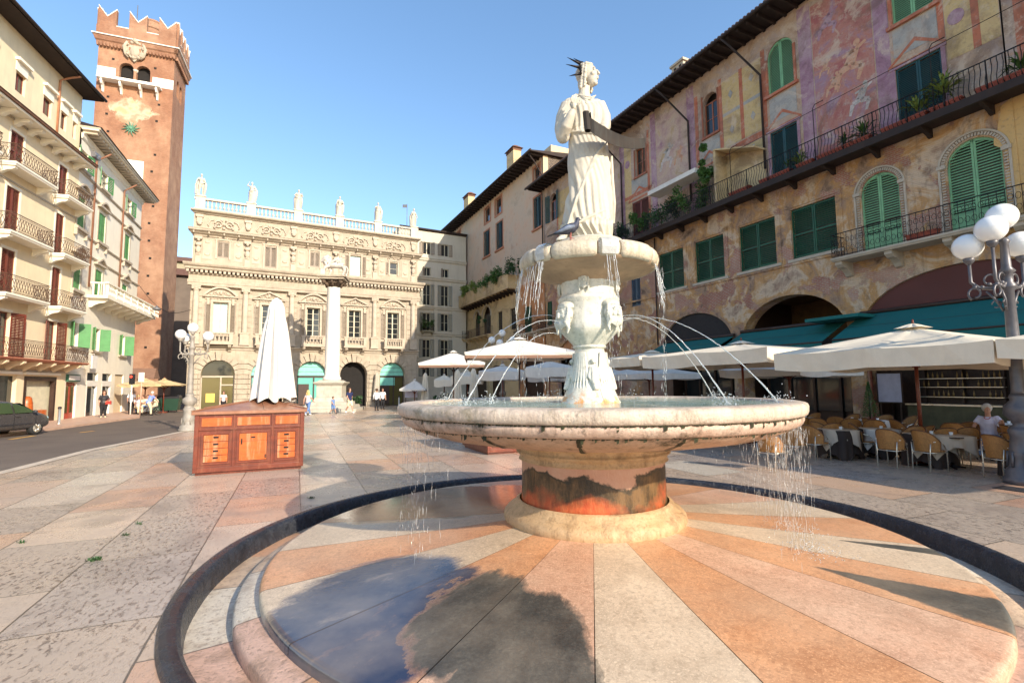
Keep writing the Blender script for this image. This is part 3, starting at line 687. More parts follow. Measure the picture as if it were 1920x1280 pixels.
# carved swags and a relief figure on the shaft
mb = MB()
for k in range(4):
    a0 = R_(-88+90*k)
    mb.tube([(.235*math.cos(a0)*1.02, .235*math.sin(a0)*1.02, 2.22), (.27*math.cos(a0), .27*math.sin(a0), 2.06), (.33*math.cos(a0+.05), .33*math.sin(a0+.05), 1.93)], [.045, .06, .035], 10)
    mb.ball((.235*math.cos(a0), .235*math.sin(a0), 2.30), .038, 10, 8); 
    for s in (-1, 1): mb.tube([(.24*math.cos(a0+s*.14), .24*math.sin(a0+s*.14), 2.23), (.28*math.cos(a0+s*.25), .28*math.sin(a0+s*.25), 2.10), (.30*math.cos(a0+s*.1), .30*math.sin(a0+s*.1), 2.03)], [.02, .018, .015], 8)
    for s in range(-3, 4): mb.tube([(.225*math.cos(a0+.78+s*.11), .225*math.sin(a0+.78+s*.11), 2.42), (.235*math.cos(a0+.78+s*.14), .235*math.sin(a0+.78+s*.14), 2.2), (.30*math.cos(a0+.78+s*.15), .30*math.sin(a0+.78+s*.15), 1.95)], [.012, .022, .01], 8)
o = mb.build('shaft_relief', M_shaft, fo); remesh(o, .008, 2)
# upper bowl: shallow dish with a rim of rounded blocks
M_bowl = m_basin('cream_bowl_marble', (.52, .43, .31), (.66, .59, .46), .3, (.22, .15, .08))
mb = MB(); mb.lathe([(.36, 3.34), (.40, 3.375), (.46, 3.40), (.50, 3.425), (.62, 3.44), (.78, 3.475), (.86, 3.505), (.875, 3.53)], n=96, cap=False); mb.build('bowl_underside', mat('shade_tinted_bowl_stone', (.40, .27, .17), .7, var=.2, vs=3, dirt=.5, dirtc=(.2, .12, .07)), fo)  # underside shade painted in as a darker brown stone
mb = MB(); mb.lathe([(.80, 3.6), (.74, 3.69), (.60, 3.70), (.50, 3.73), (.47, 3.86), (.05, 3.86)], n=96, cap=False); mb.build('bowl_inside', M_bowl, fo)
edges = [-172, -147, -128, -91, -73, -36, -20, 10, 50, 90, 130, 160, 188]
for a0, a1 in zip(edges, edges[1:]):
    mb = MB(); rs = []; n = max(6, int((a1-a0)/3)); sm_ = 1-(.05 if (a1-a0) < 22 else 0)
    for i in range(n+1):
        f = i/n; a = R_(a0+.5+(a1-a0-1.)*f); e = min(f, 1-f)*(a1-a0)/5.; k = 1 if e >= 1 else .80+.20*math.sqrt(max(0, 1-(1-e)**2))
        pr = [(.80, 3.52), (.87, 3.50), (.905, 3.53), (.925, 3.60), (.915, 3.67), (.875, 3.715), (.81, 3.725), (.76, 3.69)]
        rs.append([((.84+(r-.84)*k*sm_)*math.cos(a), (.84+(r-.84)*k*sm_)*math.sin(a), 3.615+(z-3.615)*k*sm_) for r, z in pr])
    mb.rings(rs, True, True, True); mb.build('rim_block', M_bowl, fo)
mb = MB(); mb.lathe([(.78, 3.70), (.05, 3.70)], n=64, cap=False); mb.build('bowl_water', M_water, fo)
# metal spouts on the rim where water spills
mb = MB()
for a, wd in ((-82, .10), (-137, .07)):
    c = Vector((math.cos(R_(a)), math.sin(R_(a)), 0)); t = Vector((-c.y, c.x, 0))
    pr = [(.76, 3.728), (.87, 3.73), (.925, 3.69), (.938, 3.60), (.925, 3.52)]
    for (r0, z0), (r1, z1) in zip(pr, pr[1:]):
        mb.poly([c*r0-t*wd+Vector((0, 0, z0)), c*r1-t*wd+Vector((0, 0, z1)), c*r1+t*wd+Vector((0, 0, z1)), c*r0+t*wd+Vector((0, 0, z0))])
mb.build('spillway', M_jet, fo)
# jets from the mouths, falling threads, drops, splashes
def jet(p0, v, name='water_jet', r=.0036, brk=.55, zend=1.77):
    mb = MB(); pts = []; rad = []; t = 0; rnd = random.Random(int(abs(p0[0]*1000)))
    while True:
        p = Vector(p0)+Vector(v)*t+Vector((0, 0, -4.9*t*t))
        if p.z < zend: break
        pts.append(p+Vector((rnd.gauss(0, .0015+.008*t*t), rnd.gauss(0, .0015+.008*t*t), rnd.gauss(0, .002)))); k = t
        rad.append(r*(1+1.6*t*t*3)*(.75+.5*rnd.random() if t > brk*.5 else 1)); t += .011
    mb.tube(pts, rad, 7); o = mb.build(name, M_jet, fo); return pts[-1]
ends = []
for a, ph, sp, z0 in ((-54, .50, 2.35, 2.83), (-42, .50, 2.85, 2.80), (-147, .5, 2.25, 2.80), (-155, .4, 1.7, 2.66), (156, .8, 2.6, 2.95), (24, .9, 2.6, 2.9)):
    c = Vector((math.cos(R_(a)), math.sin(R_(a)), 0)); hv = sp*.82
    reach = hv
    e = jet(c*.50+Vector((0, 0, z0)), c*hv*1.45+Vector((0, 0, sp*.22)))
    ends.append(e)
def threads():
    mb = MB(); rnd = random.Random(11)
    for a, r0, z0, n in ((-82, .93, 3.52, 6), (-137, .92, 3.52, 6), (-172, .90, 3.52, 6), (-28, .90, 3.52, 6), (-18, .9, 3.52, 4), (-150, .9, 3.5, 5)):
        for k in range(n):
            aa = R_(a+rnd.gauss(0, 2.2)); x = r0*math.cos(aa); y = r0*math.sin(aa); z = z0-rnd.random()*.03
            L = .25+rnd.random()*.45
            pts = [(x+rnd.gauss(0, .004)+math.cos(aa)*.012*j, y+rnd.gauss(0, .004)+math.sin(aa)*.012*j, z-L*j/7) for j in range(8)]
            mb.tube(pts, [.0022+.002*rnd.random() for _ in pts], 5)
    mb.build('water_threads', M_jet, fo, kind='stuff', label='thin threads of water off the upper bowl')
    mb = MB()
    def drop(x, y, z, l, r): l *= 1.5; r *= .72; mb.tube([(x, y, z), (x+rnd.gauss(0, .003), y, z-l*.5), (x+rnd.gauss(0, .003), y, z-l)], [r*.4, r, r*.4], 4)
    # below the upper bowl
    for i in range(420):
        aa = R_(rnd.choice((-82, -137, -178, -28, -20, -160, 100, 60))+rnd.gauss(0, 4)); r = .93+.05*rnd.random()
        drop(r*math.cos(aa), r*math.sin(aa), 1.8+rnd.random()*1.7, .02+.05*rnd.random(), .003)
    # off the lower rim: a thick curtain on the right, thinner on the left
    for a, sp, n in ((-12, 12, 620), (5, 12, 260), (-158, 10, 160), (-172, 9, 110), (-40, 9, 90)):
        for i in range(n):
            aa = R_(a+rnd.gauss(0, sp)); r = 2.20+.28*rnd.random(); z0 = max(.25, 1.55-1.3*(rnd.random()**1.6))
            drop(r*math.cos(aa), r*math.sin(aa), z0, .02+.07*rnd.random(), .0028)
    # splash where jets land and round the shaft
    for e in ends:
        for i in range(150):
            q = rnd.random(); aa = rnd.random()*6.28; rr = abs(rnd.gauss(0, .10))
            mb.ball((e.x+rr*math.cos(aa), e.y+rr*math.sin(aa), 1.775+abs(rnd.gauss(0, .055))), .003+.004*rnd.random(), 5, 4)
    for i in range(300):
        aa = rnd.random()*6.28; rr = .42+abs(rnd.gauss(0, .35)); mb.ball((rr*math.cos(aa), rr*math.sin(aa), 1.775+abs(rnd.gauss(0, .07))), .003+.004*rnd.random(), 5, 4)
    # splash spots on the platform
    for a, r, n in ((-28, 2.45, 240), (-10, 2.4, 160)):
        for i in range(n):
            x = r*math.cos(R_(a))+rnd.gauss(0, .16); y = r*math.sin(R_(a))+rnd.gauss(0, .18)
            mb.ball((x, y, .21+abs(rnd.gauss(0, .04))), .0025+.004*rnd.random(), 5, 4)
    mb.build('falling_drops', M_jet, fo, kind='stuff', label='drops and splashes of falling water')
threads()
# ================================================================ BUILDING KIT
def louvre(mb, x0, x1, z0, z1, y=0., t=.04, fr=.07, sp=.085, arch=None, midrail=None, solid=None):
    """one shutter leaf with slats; arch=(cx, half width, spring z) clips it to a round head"""
    def hz(x):
        if not arch: return z1
        cx, hw, zs = arch; d = abs(x-cx)
        return zs + math.sqrt(max(0, hw*hw-d*d))*((z1-zs)/hw)
    if not arch:
        mb.box(x0, x0+fr, y, y+t, z0, z1); mb.box(x1-fr, x1, y, y+t, z0, z1)
        mb.box(x0+fr, x1-fr, y, y+t, z1-fr*1.2, z1); top = z1-fr*1.2
    else:
        n = 10; xs = [x0+(x1-x0)*i/n for i in range(n+1)]
        for xa, xb in ((x0, x0+fr), (x1-fr, x1)):
            mb.prism([(xa, z0), (xb, z0), (xb, max(z0+.1, hz(xb)-.01)), (xa, max(z0+.1, hz(xa)-.01))], y, y+t)
        for i in range(n):
            a, b = hz(xs[i]), hz(xs[i+1]); mb.prism([(xs[i], max(z0, a-fr*1.6)), (xs[i+1], max(z0, b-fr*1.6)), (xs[i+1], b), (xs[i], a)], y, y+t)
        top = z1
    mb.box(x0+fr, x1-fr, y, y+t, z0, z0+fr*1.6)
    rails = [] if midrail is None else (midrail if isinstance(midrail, (list, tuple)) else [midrail])
    for r in rails: mb.box(x0+fr, x1-fr, y, y+t, r-fr*.7, r+fr*.7)
    if solid:
        mb.box(x0+fr, x1-fr, y+.015, y+t-.008, z0+fr*1.6, solid)
    z = (solid or z0+fr*1.6)+.03
    while z < top-.03:
        if all(abs(z-r) > fr*.7+.02 for r in rails):
            a, b = x0+fr, x1-fr
            if arch:
                while a < b and hz(a)-fr*1.5 < z: a += .03
                while b > a and hz(b)-fr*1.5 < z: b -= .03
            if b-a > .04:
                p = [(a, y+.004, z-.022), (b, y+.004, z-.022), (b, y+t-.004, z+.026), (a, y+t-.004, z+.026)]
                q = [(v[0], v[1], v[2]+.012) for v in p]
                mb.rings([p, q], True, True, False)
        z += sp
    if not (rails or arch) : pass
def panel_leaf(mb, x0, x1, z0, z1, y=0., t=.045, n=3, fr=.07):
    mb.box(x0, x0+fr, y, y+t, z0, z1); mb.box(x1-fr, x1, y, y+t, z0, z1)
    for i in range(n+1):
        z = z0+(z1-z0-fr)*i/n; mb.box(x0+fr, x1-fr, y, y+t, z, z+fr)
    mb.box(x0+fr, x1-fr, y+.014, y+t-.012, z0+fr, z1-fr)
def shutters(parent, x0, x1, z0, z1, m, y=.06, kind='louvre', arch=False, name='shutter', sp=.085, gap=.012, midrail=None, solid=None, one=False):
    """closed pair in an opening, each leaf its own part"""
    cx = (x0+x1)/2
    ar = (cx, (x1-x0)/2, z1-(x1-x0)/2) if arch else None
    rs = []
    for a, b in ((x0, cx-gap/2), (cx+gap/2, x1)):
        mb = MB()
        if kind == 'louvre': louvre(mb, a, b, z0, z1, y, arch=ar, sp=sp, midrail=midrail, solid=solid)
        else: panel_leaf(mb, a, b, z0, z1, y)
        rs.append(mb.build(name, m, parent))
    return rs
def open_leaf(parent, hx, hz0, hz1, wd, ang, m, side, y=-.02, kind='louvre', name='shutter', sp=.085, midrail=None):
    """leaf swung out from its hinge at hx; ang degrees from closed; side -1 left hinge, +1 right hinge"""
    mb = MB()
    a, b = (0, wd) if side < 0 else (-wd, 0)
    if kind == 'louvre': louvre(mb, a, b, hz0, hz1, -.02, sp=sp, midrail=midrail)
    else: panel_leaf(mb, a, b, hz0, hz1, -.02)
    o = mb.build(name, m, parent); o.location = (hx, y, 0); o.rotation_euler = (0, 0, R_(-ang if side < 0 else ang)); return o
def glazing(parent, x0, x1, z0, z1, y=.2, mf=None, mg=None, cols=2, rows=3, fr=.07, bar=.03, name='window'):
    mf = mf or M_shW; mg = mg or M_glass
    mb = MB(); mb.box(x0, x0+fr, y, y+.06, z0, z1); mb.box(x1-fr, x1, y, y+.06, z0, z1)
    mb.box(x0+fr, x1-fr, y, y+.06, z0, z0+fr); mb.box(x0+fr, x1-fr, y, y+.06, z1-fr, z1)
    for c in range(1, cols):
        x = x0+(x1-x0)*c/cols; mb.box(x-fr*.6, x+fr*.6, y+.004, y+.056, z0+fr, z1-fr)
    for r in range(1, rows):
        z = z0+(z1-z0)*r/rows; mb.box(x0+fr, x1-fr, y+.012, y+.048, z-bar/2, z+bar/2)
    o = mb.build(name, mf, parent)
    mb = MB(); mb.poly([(x0+.02, y+.03, z0+.02), (x1-.02, y+.03, z0+.02), (x1-.02, y+.03, z1-.02), (x0+.02, y+.03, z1-.02)]); mb.build('pane', mg, o)
    return o
def ring_orn(mb, c, r, t=.012, n=10, ax='x', start=0, sweep=360, sy=1.):
    pts = []
    for i in range(n+1):
        a = R_(start+sweep*i/n); pts.append((c[0]+r*math.cos(a), c[1], c[2]+r*math.sin(a)*sy) if ax == 'x' else (c[0], c[1]+r*math.cos(a), c[2]+r*math.sin(a)*sy))
    mb.tube(pts, t, 4, sm=False)
def iron_rail(mb, path, z0, h, kind='plain', step=.12, r=.011, belly=.09):
    """iron railing following path [(x,y)..]; kinds: plain, belly, scroll, cross"""
    P = [Vector((p[0], p[1], 0)) for p in path]
    cen = sum(P, Vector())/len(P)
    for a, b in zip(P, P[1:]):
        L = (b-a).length; t = (b-a)/L; nrm = Vector((t.y, -t.x, 0))
        mb.bar(a+Vector((0, 0, z0+h)), b+Vector((0, 0, z0+h)), .045, .03)
        mb.bar(a+Vector((0, 0, z0+.06)), b+Vector((0, 0, z0+.06)), .03, .02)
        n = max(1, round(L/step))
        for i in range(n+1):
            p = a+t*(L*i/n)
            if kind == 'belly':
                mb.tube([p+nrm*(belly*f)+Vector((0, 0, z0+zz*h)) for f, zz in ((0, .06), (.7, .13), (1., .26), (.75, .40), (.05, .60), (-.25, .78), (.15, .90), (0, 1))], r, 4, sm=False)
            elif kind == 'scroll':
                mb.tube([p+Vector((0, 0, z0)), p+Vector((0, 0, z0+h))], r, 4, sm=False)
            elif kind == 'cross':
                if i < n:
                    q = a+t*(L*(i+1)/n); lo, hi = z0+h*.2, z0+h*.8
                    mb.bar(p+Vector((0, 0, lo)), q+Vector((0, 0, hi)), r*1.6); mb.bar(p+Vector((0, 0, hi)), q+Vector((0, 0, lo)), r*1.6)
            else: mb.tube([p+Vector((0, 0, z0)), p+Vector((0, 0, z0+h))], r, 4, sm=False)
        if kind == 'cross':
            for zz in (.2, .8): mb.bar(a+Vector((0, 0, z0+h*zz)), b+Vector((0, 0, z0+h*zz)), .02)
        if kind in ('scroll', 'cross'):
            n2 = max(1, round(L/(.2 if kind == 'scroll' else .14)))
            for i in range(n2):
                c = a+t*(L*(i+.5)/n2)
                for zz in ((.3, .68) if kind == 'scroll' else (.1, .9)):
                    rr = .075 if kind == 'scroll' else .045
                    pts = [c+t*(rr*math.cos(R_(36*k)))+Vector((0, 0, z0+h*zz+rr*math.sin(R_(36*k))*(1.5 if kind == 'scroll' else 1))) for k in range(11)]
                    mb.tube(pts, r*.8, 4, sm=False)
        if kind == 'belly':
            for i in range(0, n+1, 8):
                p = a+t*(L*i/n); mb.tube([p+Vector((0, 0, z0)), p+Vector((0, 0, z0+h+.03))], r*1.8, 5, sm=False)
def bracket(mb, x, w, d, z1, h, y0=0.):
    """console under a balcony: a curved profile from the wall outwards"""
    pr = [(0, z1), (-d, z1), (-d, z1-h*.22), (-d*.82, z1-h*.42), (-d*.55, z1-h*.5), (-d*.3, z1-h*.72), (-d*.16, z1-h*.95), (0, z1-h)]
    a = [mb.vert((x-w/2, y0+p[0], p[1])) for p in pr]; b = [mb.vert((x+w/2, y0+p[0], p[1])) for p in pr]
    mb.face(list(a)); mb.face(list(reversed(b)))
    for i in range(len(pr)): j = (i+1) % len(pr); mb.face((a[j], a[i], b[i], b[j]))
def iron_balcony(parent, x0, x1, z, d, m_slab=None, m_iron=None, h=.95, kind='cross', step=.13, brk=2, th=.16, bw=.22, bh=.42, slab_col=None):
    mb = MB(); ms = m_slab or M_cream
    mb.box(x0, x1, -d, -.002, z-th*.5, z); mb.frust(x0+.06, x1-.06, -d+.06, -.002, z-th, x0+.02, x1-.02, -d+.02, -.002, z-th*.5-.002)
    o = mb.build('balcony', ms, parent)
    mb = MB()
    for i in range(brk):
        x = x0+.25+(x1-x0-.5)*(i/(brk-1) if brk > 1 else .5); bracket(mb, x, bw, d*.85, z-th-.002, bh, -.002)
    if brk: mb.build('bracket', ms, o)
    mb = MB(); e = .05; iron_rail(mb, [(x0+e, -.02), (x0+e, -d+e), (x1-e, -d+e), (x1-e, -.02)], z, h, kind, step)
    mb.build('railing', m_iron or M_rustiron, o)
    return o
def baluster_row(parent, x0, x1, z, h, y, m, sp=.27, w=.09, name='baluster_row', ends=True):
    mb = MB(); n = max(2, int((x1-x0)/sp))
    pr = [(.75, 0), (.75, .05), (.45, .09), (.5, .13), (1., .28), (.95, .38), (.45, .62), (.4, .7), (.62, .76), (.4, .80), (.72, .92), (.75, 1.)]
    for i in range(n):
        x = x0+(x1-x0)*(i+.5)/n; mb.lathe([(a*w, b*h) for a, b in pr], x, y, z, 8)
    return mb.build(name, m, parent)
def cornice(mb, x0, x1, z, prof, side=0.6, y=0.):
    """moulding run: prof = [(out, z)...] bottom to top, returned at both ends"""
    ls = []
    for (o, dz) in prof: ls.append([(x0-o*side, y, z+dz), (x0-o*side, y-o, z+dz), (x1+o*side, y-o, z+dz), (x1+o*side, y, z+dz)])
    ids = [[mb.vert(p) for p in l] for l in ls]
    for a, b in zip(ids, ids[1:]):
        for i in range(3): mb.face((a[i], a[i+1], b[i+1], b[i]))
    mb.face(list(reversed(ids[0]))); mb.face(ids[-1])
def solid_body(parent, x0, x1, z1, depth, m, y=.35, z0=0., name='core'):
    mb = MB(); mb.box(x0, x1, y, depth, z0, z1); return mb.build(name, m, parent)
def plant(name, loc, label, cat, group=None, w=.4, h=.4, n=160, m=None, ls=.05, seed=1, d=None, stem=True, long=1.6, droop=0.):
    rnd = random.Random(seed); t = empty(name, loc, 0, label, cat, group); mb = MB(); d = d or w
    cl = [(rnd.uniform(-w, w)*.8, rnd.uniform(-d, d)*.7, rnd.uniform(.25, .95)*h, rnd.uniform(.25, .5)) for _ in range(max(3, int(w*8)))]
    for i in range(n):
        cx, cy, cz, cr = rnd.choice(cl); v = Vector((rnd.gauss(0, 1), rnd.gauss(0, 1), rnd.gauss(0, 1))).normalized()*(rnd.random()**.4)*cr*min(w, h)*.9
        p = Vector((cx, cy, cz))+v; p.z = max(-droop, p.z-droop*rnd.random()*(1 if abs(v.y) > .05 else 0))
        q = Vector((rnd.gauss(0, 1), rnd.gauss(0, 1), rnd.gauss(.2, .8))).normalized(); r = q.cross(Vector((rnd.gauss(0, 1), rnd.gauss(0, 1), rnd.gauss(0, 1)))).normalized()
        s = ls*rnd.uniform(.6, 1.3); mb.poly([p-q*s*long/2, p+r*s*.35, p+q*s*long/2, p-r*s*.35])
    mb.build('foliage', m or M_leaf, t)
    if stem:
        mb = MB()
        for i in range(4):
            x = rnd.uniform(-w, w)*.5; mb.tube([(x*.3, 0, 0), (x*.7, rnd.uniform(-.05, .05), h*.4), (x, rnd.uniform(-.1, .1), h*.75)], [.012, .009, .005], 5)
        mb.build('stem', M_leafd, t)
    return t
def wp(F, u, d, z): return F.pt(u, d, z)
# ================================================================ PALAZZO
def palazzo():
    a = atY(350, 700, 44.6); b = atY(781, 700, 54.6)
    F = Face(a.x, a.y, b.x-a.x, b.y-a.y); W = 21.05
    t = empty('palazzo', F.o, F.rot, 'ornate sandstone baroque palace closing the square, statues along its roof balustrade', 'palace')
    bays = [2.4, 6.4, 10.4, 14.4, 18.4]; pil = [.45, 4.4, 8.4, 12.4, 16.4, 20.55]
    S = M_stone
    mb = MB(); holes = []
    for k, x in enumerate(bays): holes.append(archpts(x-1.32, x+1.32, .0 if k != 9 else 0, 4.52, 16))
    low = MB(); low.wall(rect(0, W, 0, 5.9), holes, 0, .7); low.build('ground_floor_wall', S, t)
    # rustication: raised blocks beside the arches and voussoirs
    r = MB(); rnd = random.Random(5)
    for k in range(6):
        x0 = 0 if k == 0 else bays[k-1]+1.5; x1 = W if k == 5 else bays[k]-1.5
        for j in range(9):
            z0 = .45+j*.47; off = .0
            if z0 > 4.3: break
            r.box(x0+.06, x1-.06, -.10, -.001, z0+.02, z0+.44)
            if k not in (0, 5): pass
        r.box(x0-.02, x1+.02, -.13, -.001, 0, .42)
    for k, x in enumerate(bays):
        for i in range(11):
            aa = math.pi*(i+.5)/11; hw = math.pi/22*.86; zc = 3.2
            r0, r1 = 1.36, 1.36+(.62 if i % 2 == 0 else .45)
            if i == 5: r0, r1, = 1.30, 2.15
            q = [(x+r0*math.cos(aa-hw), zc+r0*math.sin(aa-hw)), (x+r1*math.cos(aa-hw), zc+r1*math.sin(aa-hw)), (x+r1*math.cos(aa+hw), zc+r1*math.sin(aa+hw)), (x+r0*math.cos(aa+hw), zc+r0*math.sin(aa+hw))]
            q = [(p[0], min(p[1], 5.42)) for p in q]
            r.prism(q, -.17 if i != 5 else -.26, -.001)
        for s in (-1, 1):
            for j in range(6): r.box(x+s*1.36 if s > 0 else x-1.36-.16, x+1.36+.16 if s > 0 else x-1.36, -.12, -.001, .45+j*.47+.03, .45+j*.47+.41)
    r.build('rustication', S, t)
    c = MB()
    cornice(c, 0, W, 5.45, [(.05, 0), (.10, .05), (.10, .16), (.22, .22), (.30, .30), (.30, .40), (.05, .44)])
    c.build('string_course', M_trim, t)
    # piano nobile
    holes = [rect(x-.62, x+.62, 7.0, 9.85) for x in bays]
    m2 = MB(); m2.wall(rect(0, W, 5.9, 11.9), holes, 0, .35); m2.build('first_floor_wall', S, t)
    jm = MB()
    for k in range(6):
        x0 = 0 if k == 0 else bays[k-1]+1.45; x1 = W if k == 5 else bays[k]-1.45
        for j in range(8): jm.box(x0+.03, x1-.03, -.05, -.001, 7.0+j*.55+.02, 7.0+j*.55+.52)
        for s0 in ((bays[k-1]+.95,) if k > 0 else ())+((bays[k]-1.3,) if k < 5 else ()):
            for j in range(7): jm.box(s0, s0+.35, -.045, -.001, 7.05+j*.5, 7.05+j*.5+.43)
    jm.build('ashlar_blocks', S, t)
    for x in pil:
        p = MB(); p.box(x-.42, x+.42, -.42, -.001, 5.92, 6.05); p.box(x-.37, x+.37, -.38, -.001, 6.05, 6.95); p.box(x-.42, x+.42, -.43, -.001, 6.95, 7.08)
        p.lathe([(.29, 7.09), (.29, 7.16), (.25, 7.2), (.265, 7.26), (.24, 7.3), (.245, 8.6), (.215, 10.75)], x, -.16, 0, 16)
        p.lathe([(.22, 10.75), (.25, 10.80), (.23, 10.85), (.27, 10.95), (.34, 11.08)], x, -.16, 0, 16)
        for s in (-1, 1):
            p.lathe([(.10, -.2), (.12, -.1), (.12, .1), (.10, .2)], 0, 0, 0, 10) if False else None
            p.tube([(x+s*.27, -.42, 11.0), (x+s*.27, .0, 11.0)], .10, 10)
        p.box(x-.36, x+.36, -.46, -.001, 11.1, 11.22)
        p.build('column', M_trim, t)
    e = MB(); cornice(e, 0, W, 11.25, [(.38, 0), (.38, .22), (.42, .24), (.42, .5), (.30, .52), (.30, .95), (.40, 1.0), (.45, 1.12)])
    e.build('entablature', S, t)
    dn = MB(); x = -.35
    while x < W+.3: dn.box(x, x+.2, -.72, -.3, 12.38, 12.60); x += .36
    dn.build('dentil_course', M_trim, t)
    e = MB(); cornice(e, 0, W, 12.62, [(.72, 0), (.80, .08), (.80, .22), (.95, .32), (1.02, .46), (1.02, .58), (.1, .66)])
    e.build('main_cornice', S, t)
    # windows of the first floor
    def leafpair(w, x, z0, z1, ang, wd=.6):
        for s in (-1, 1): open_leaf(w, x+s*.62, z0, z1, wd, ang, M_shT, s, -.03, sp=.11)
    for k, x in enumerate(bays):
        w = glazing(t, x-.62, x+.62, 7.0, 9.85, .22, cols=2, rows=5, mg=M_glassb if k in (0,) else M_glass, fr=.09)
        leafpair(w, x, 7.02, 9.8, 172 if k else 168)
        f = MB(); f.box(x-.80, x-.62, -.09, -.002, 6.9, 10.0); f.box(x+.62, x+.80, -.09, -.002, 6.9, 10.0); f.box(x-.80, x+.80, -.10, -.002, 9.85, 10.1)
        f.box(x-1.25, x+1.25, -.12, -.002, 10.12, 10.28); f.box(x-1.42, x+1.42, -.30, -.002, 10.30, 10.42)
        # swags
        for s in (-1, 1):
            f.box(x+s*1.0-.1, x+s*1.0+.1, -.14, -.002, 9.6, 10.28)
        for i in range(7): f.ball((x-.75+.25*i, -.12, 10.2-.05*math.sin(math.pi*i/6)), .08, 8, 6)
        o = f.build('window_surround', M_trim, w)
        pd = MB()
        if k % 2 == 0:   # segmental
            n = 14; pts = [(x-1.42+2.84*i/n, 10.43+.85*(1-((i-n/2)/(n/2))**2)) for i in range(n+1)]
        else: pts = [(x-1.42, 10.43), (x, 11.15), (x+1.42, 10.43)]
        inn = [(x+(px-x)*.86, 10.43+(pz-10.43)*.80) for px, pz in pts]
        for i in range(len(pts)-1): pd.prism([inn[i], inn[i+1], (pts[i+1][0], pts[i+1][1]), (pts[i][0], pts[i][1])], -.34, -.002)
        pd.prism(pts, -.09, -.002) if k % 2 else pd.prism(pts+[], -.09, -.002)
        for i in range(24):
            q = rnd.random()*2-1; zz = 10.5+rnd.random()*.45*(1-q*q); pd.ball((x+q*.85, -.12, zz), .07+.05*rnd.random(), 7, 5)
        for s in (-1, 1):
            for tt in range(2): pd.tube([(x+s*(.15+.3*tt)+.12*math.cos(R_(q)), -.14, 10.62+.1*math.sin(R_(q))) for q in range(0, 330, 30)], .035, 5)
        pd.ball((x, -.16, 10.72), .17, 10, 8, (.8, .6, 1.2))
        pd.build('pediment', M_trim, w)
        # stone balcony
        bc = MB(); bc.box(x-1.12, x+1.12, -.85, -.002, 5.92, 6.08); bc.box(x-1.05, x+1.05, -.78, -.6, 6.09, 6.22); 
        bc.box(x-1.12, x+1.12, -.84, -.58, 6.88, 7.0)
        for s in (-1, 1): bc.box(x+s*.93-.14, x+s*.93+.14, -.83, -.56, 6.09, 6.87)
        ob = bc.build('balcony', M_trim, t)
        baluster_row(ob, x-.78, x+.78, 6.22, .66, -.70, M_trim, sp=.26, w=.085)
        bk = MB()
        for s in (-1, 1): bracket(bk, x+s*.85, .26, .75, 5.90, .62, -.002)
        bk.build('bracket', M_trim, ob)
    # attic storey
    wins = [(0, .48, 14.0, 15.5, 'c'), (1, .52, 13.5, 15.55, 'c'), (2, .45, 14.0, 15.5, 'c'), (3, .55, 13.5, 15.6, 'o'), (4, .42, 14.0, 15.3, 'h')]
    holes = [rect(bays[k]-w, bays[k]+w, z0, z1) for k, w, z0, z1, _ in wins]
    at = MB(); at.wall(rect(0, W, 11.9, 16.2), holes, 0, .3); at.build('attic_wall', S, t)
    for k, w_, z0, z1, kind in wins:
        x = bays[k]
        if kind == 'c': shutters(t, x-w_, x+w_, z0, z1, M_shT, .05, sp=.10)
        else:
            g = glazing(t, x-w_, x+w_, z0, z1, .15, cols=1, rows=2 if kind == 'h' else 1, mg=M_glassb if kind == 'o' else M_glass)
            for s in ((-1, 1) if kind == 'o' else (-1,)): open_leaf(g, x+s*w_, z0, z1, w_*.95, 172, M_shT, s, -.03, sp=.10)
        f = MB(); b = .14
        f.box(x-w_-b, x-w_, -.07, -.002, z0-.12, z1+.14); f.box(x+w_, x+w_+b, -.07, -.002, z0-.12, z1+.14); f.box(x-w_-.2, x+w_+.2, -.09, -.002, z1+.14, z1+.28)
        for i in range(9): f.ball((x-.6+.15*i, -.06, z1+.38+.08*math.sin(i*1.9)), .08, 7, 5)
        f.build('window_surround', M_trim, t)
        # relief panels at the sides
        f = MB()
        for s in (-1, 1):
            cx = x+s*1.25
            f.box(cx-.36, cx+.36, -.035, -.002, 13.75, 15.5); f.box(cx-.26, cx+.26, -.06, -.002, 14.3, 15.35)
            f.ball((cx, -.05, 14.2), .22, 10, 6, (1, .3, .6)); f.ball((cx, -.05, 15.35), .24, 10, 6, (1, .3, .6))
        f.build('relief_panel', M_trim, t)
    f = MB()
    for x in pil:   # herm figures
        f.box(x-.22, x+.22, -.12, -.002, 13.35, 14.1); f.box(x-.16, x+.16, -.2, -.002, 14.1, 14.25)
        f.ball((x, -.18, 14.55), .24, 12, 8, (.9, .6, 1.5)); f.ball((x, -.2, 15.05), .2, 10, 8, (1.3, .7, 1.)); f.ball((x, -.26, 15.42), .13, 10, 8); f.box(x-.3, x+.3, -.3, -.002, 15.6, 15.78)
        for i in range(6): f.ball((x-.22+.09*i, -.28, 15.56), .07, 6, 5)
    f.build('herm_relief', M_trim, t)
    e = MB(); cornice(e, 0, W, 15.85, [(.10, 0), (.14, .12), (.32, .22), (.40, .30), (.62, .42), (.62, .52), (.66, .62), (.1, .70)])
    x = 0
    while x < W: e.box(x, x+.12, -.55, -.3, 16.02, 16.2); x += 1.2
    e.build('upper_cornice', S, t)
    fr = MB(); fr.box(0, W, 0, .3, 16.2, 18.3); fr.build('frieze', S, t)
    f = MB()
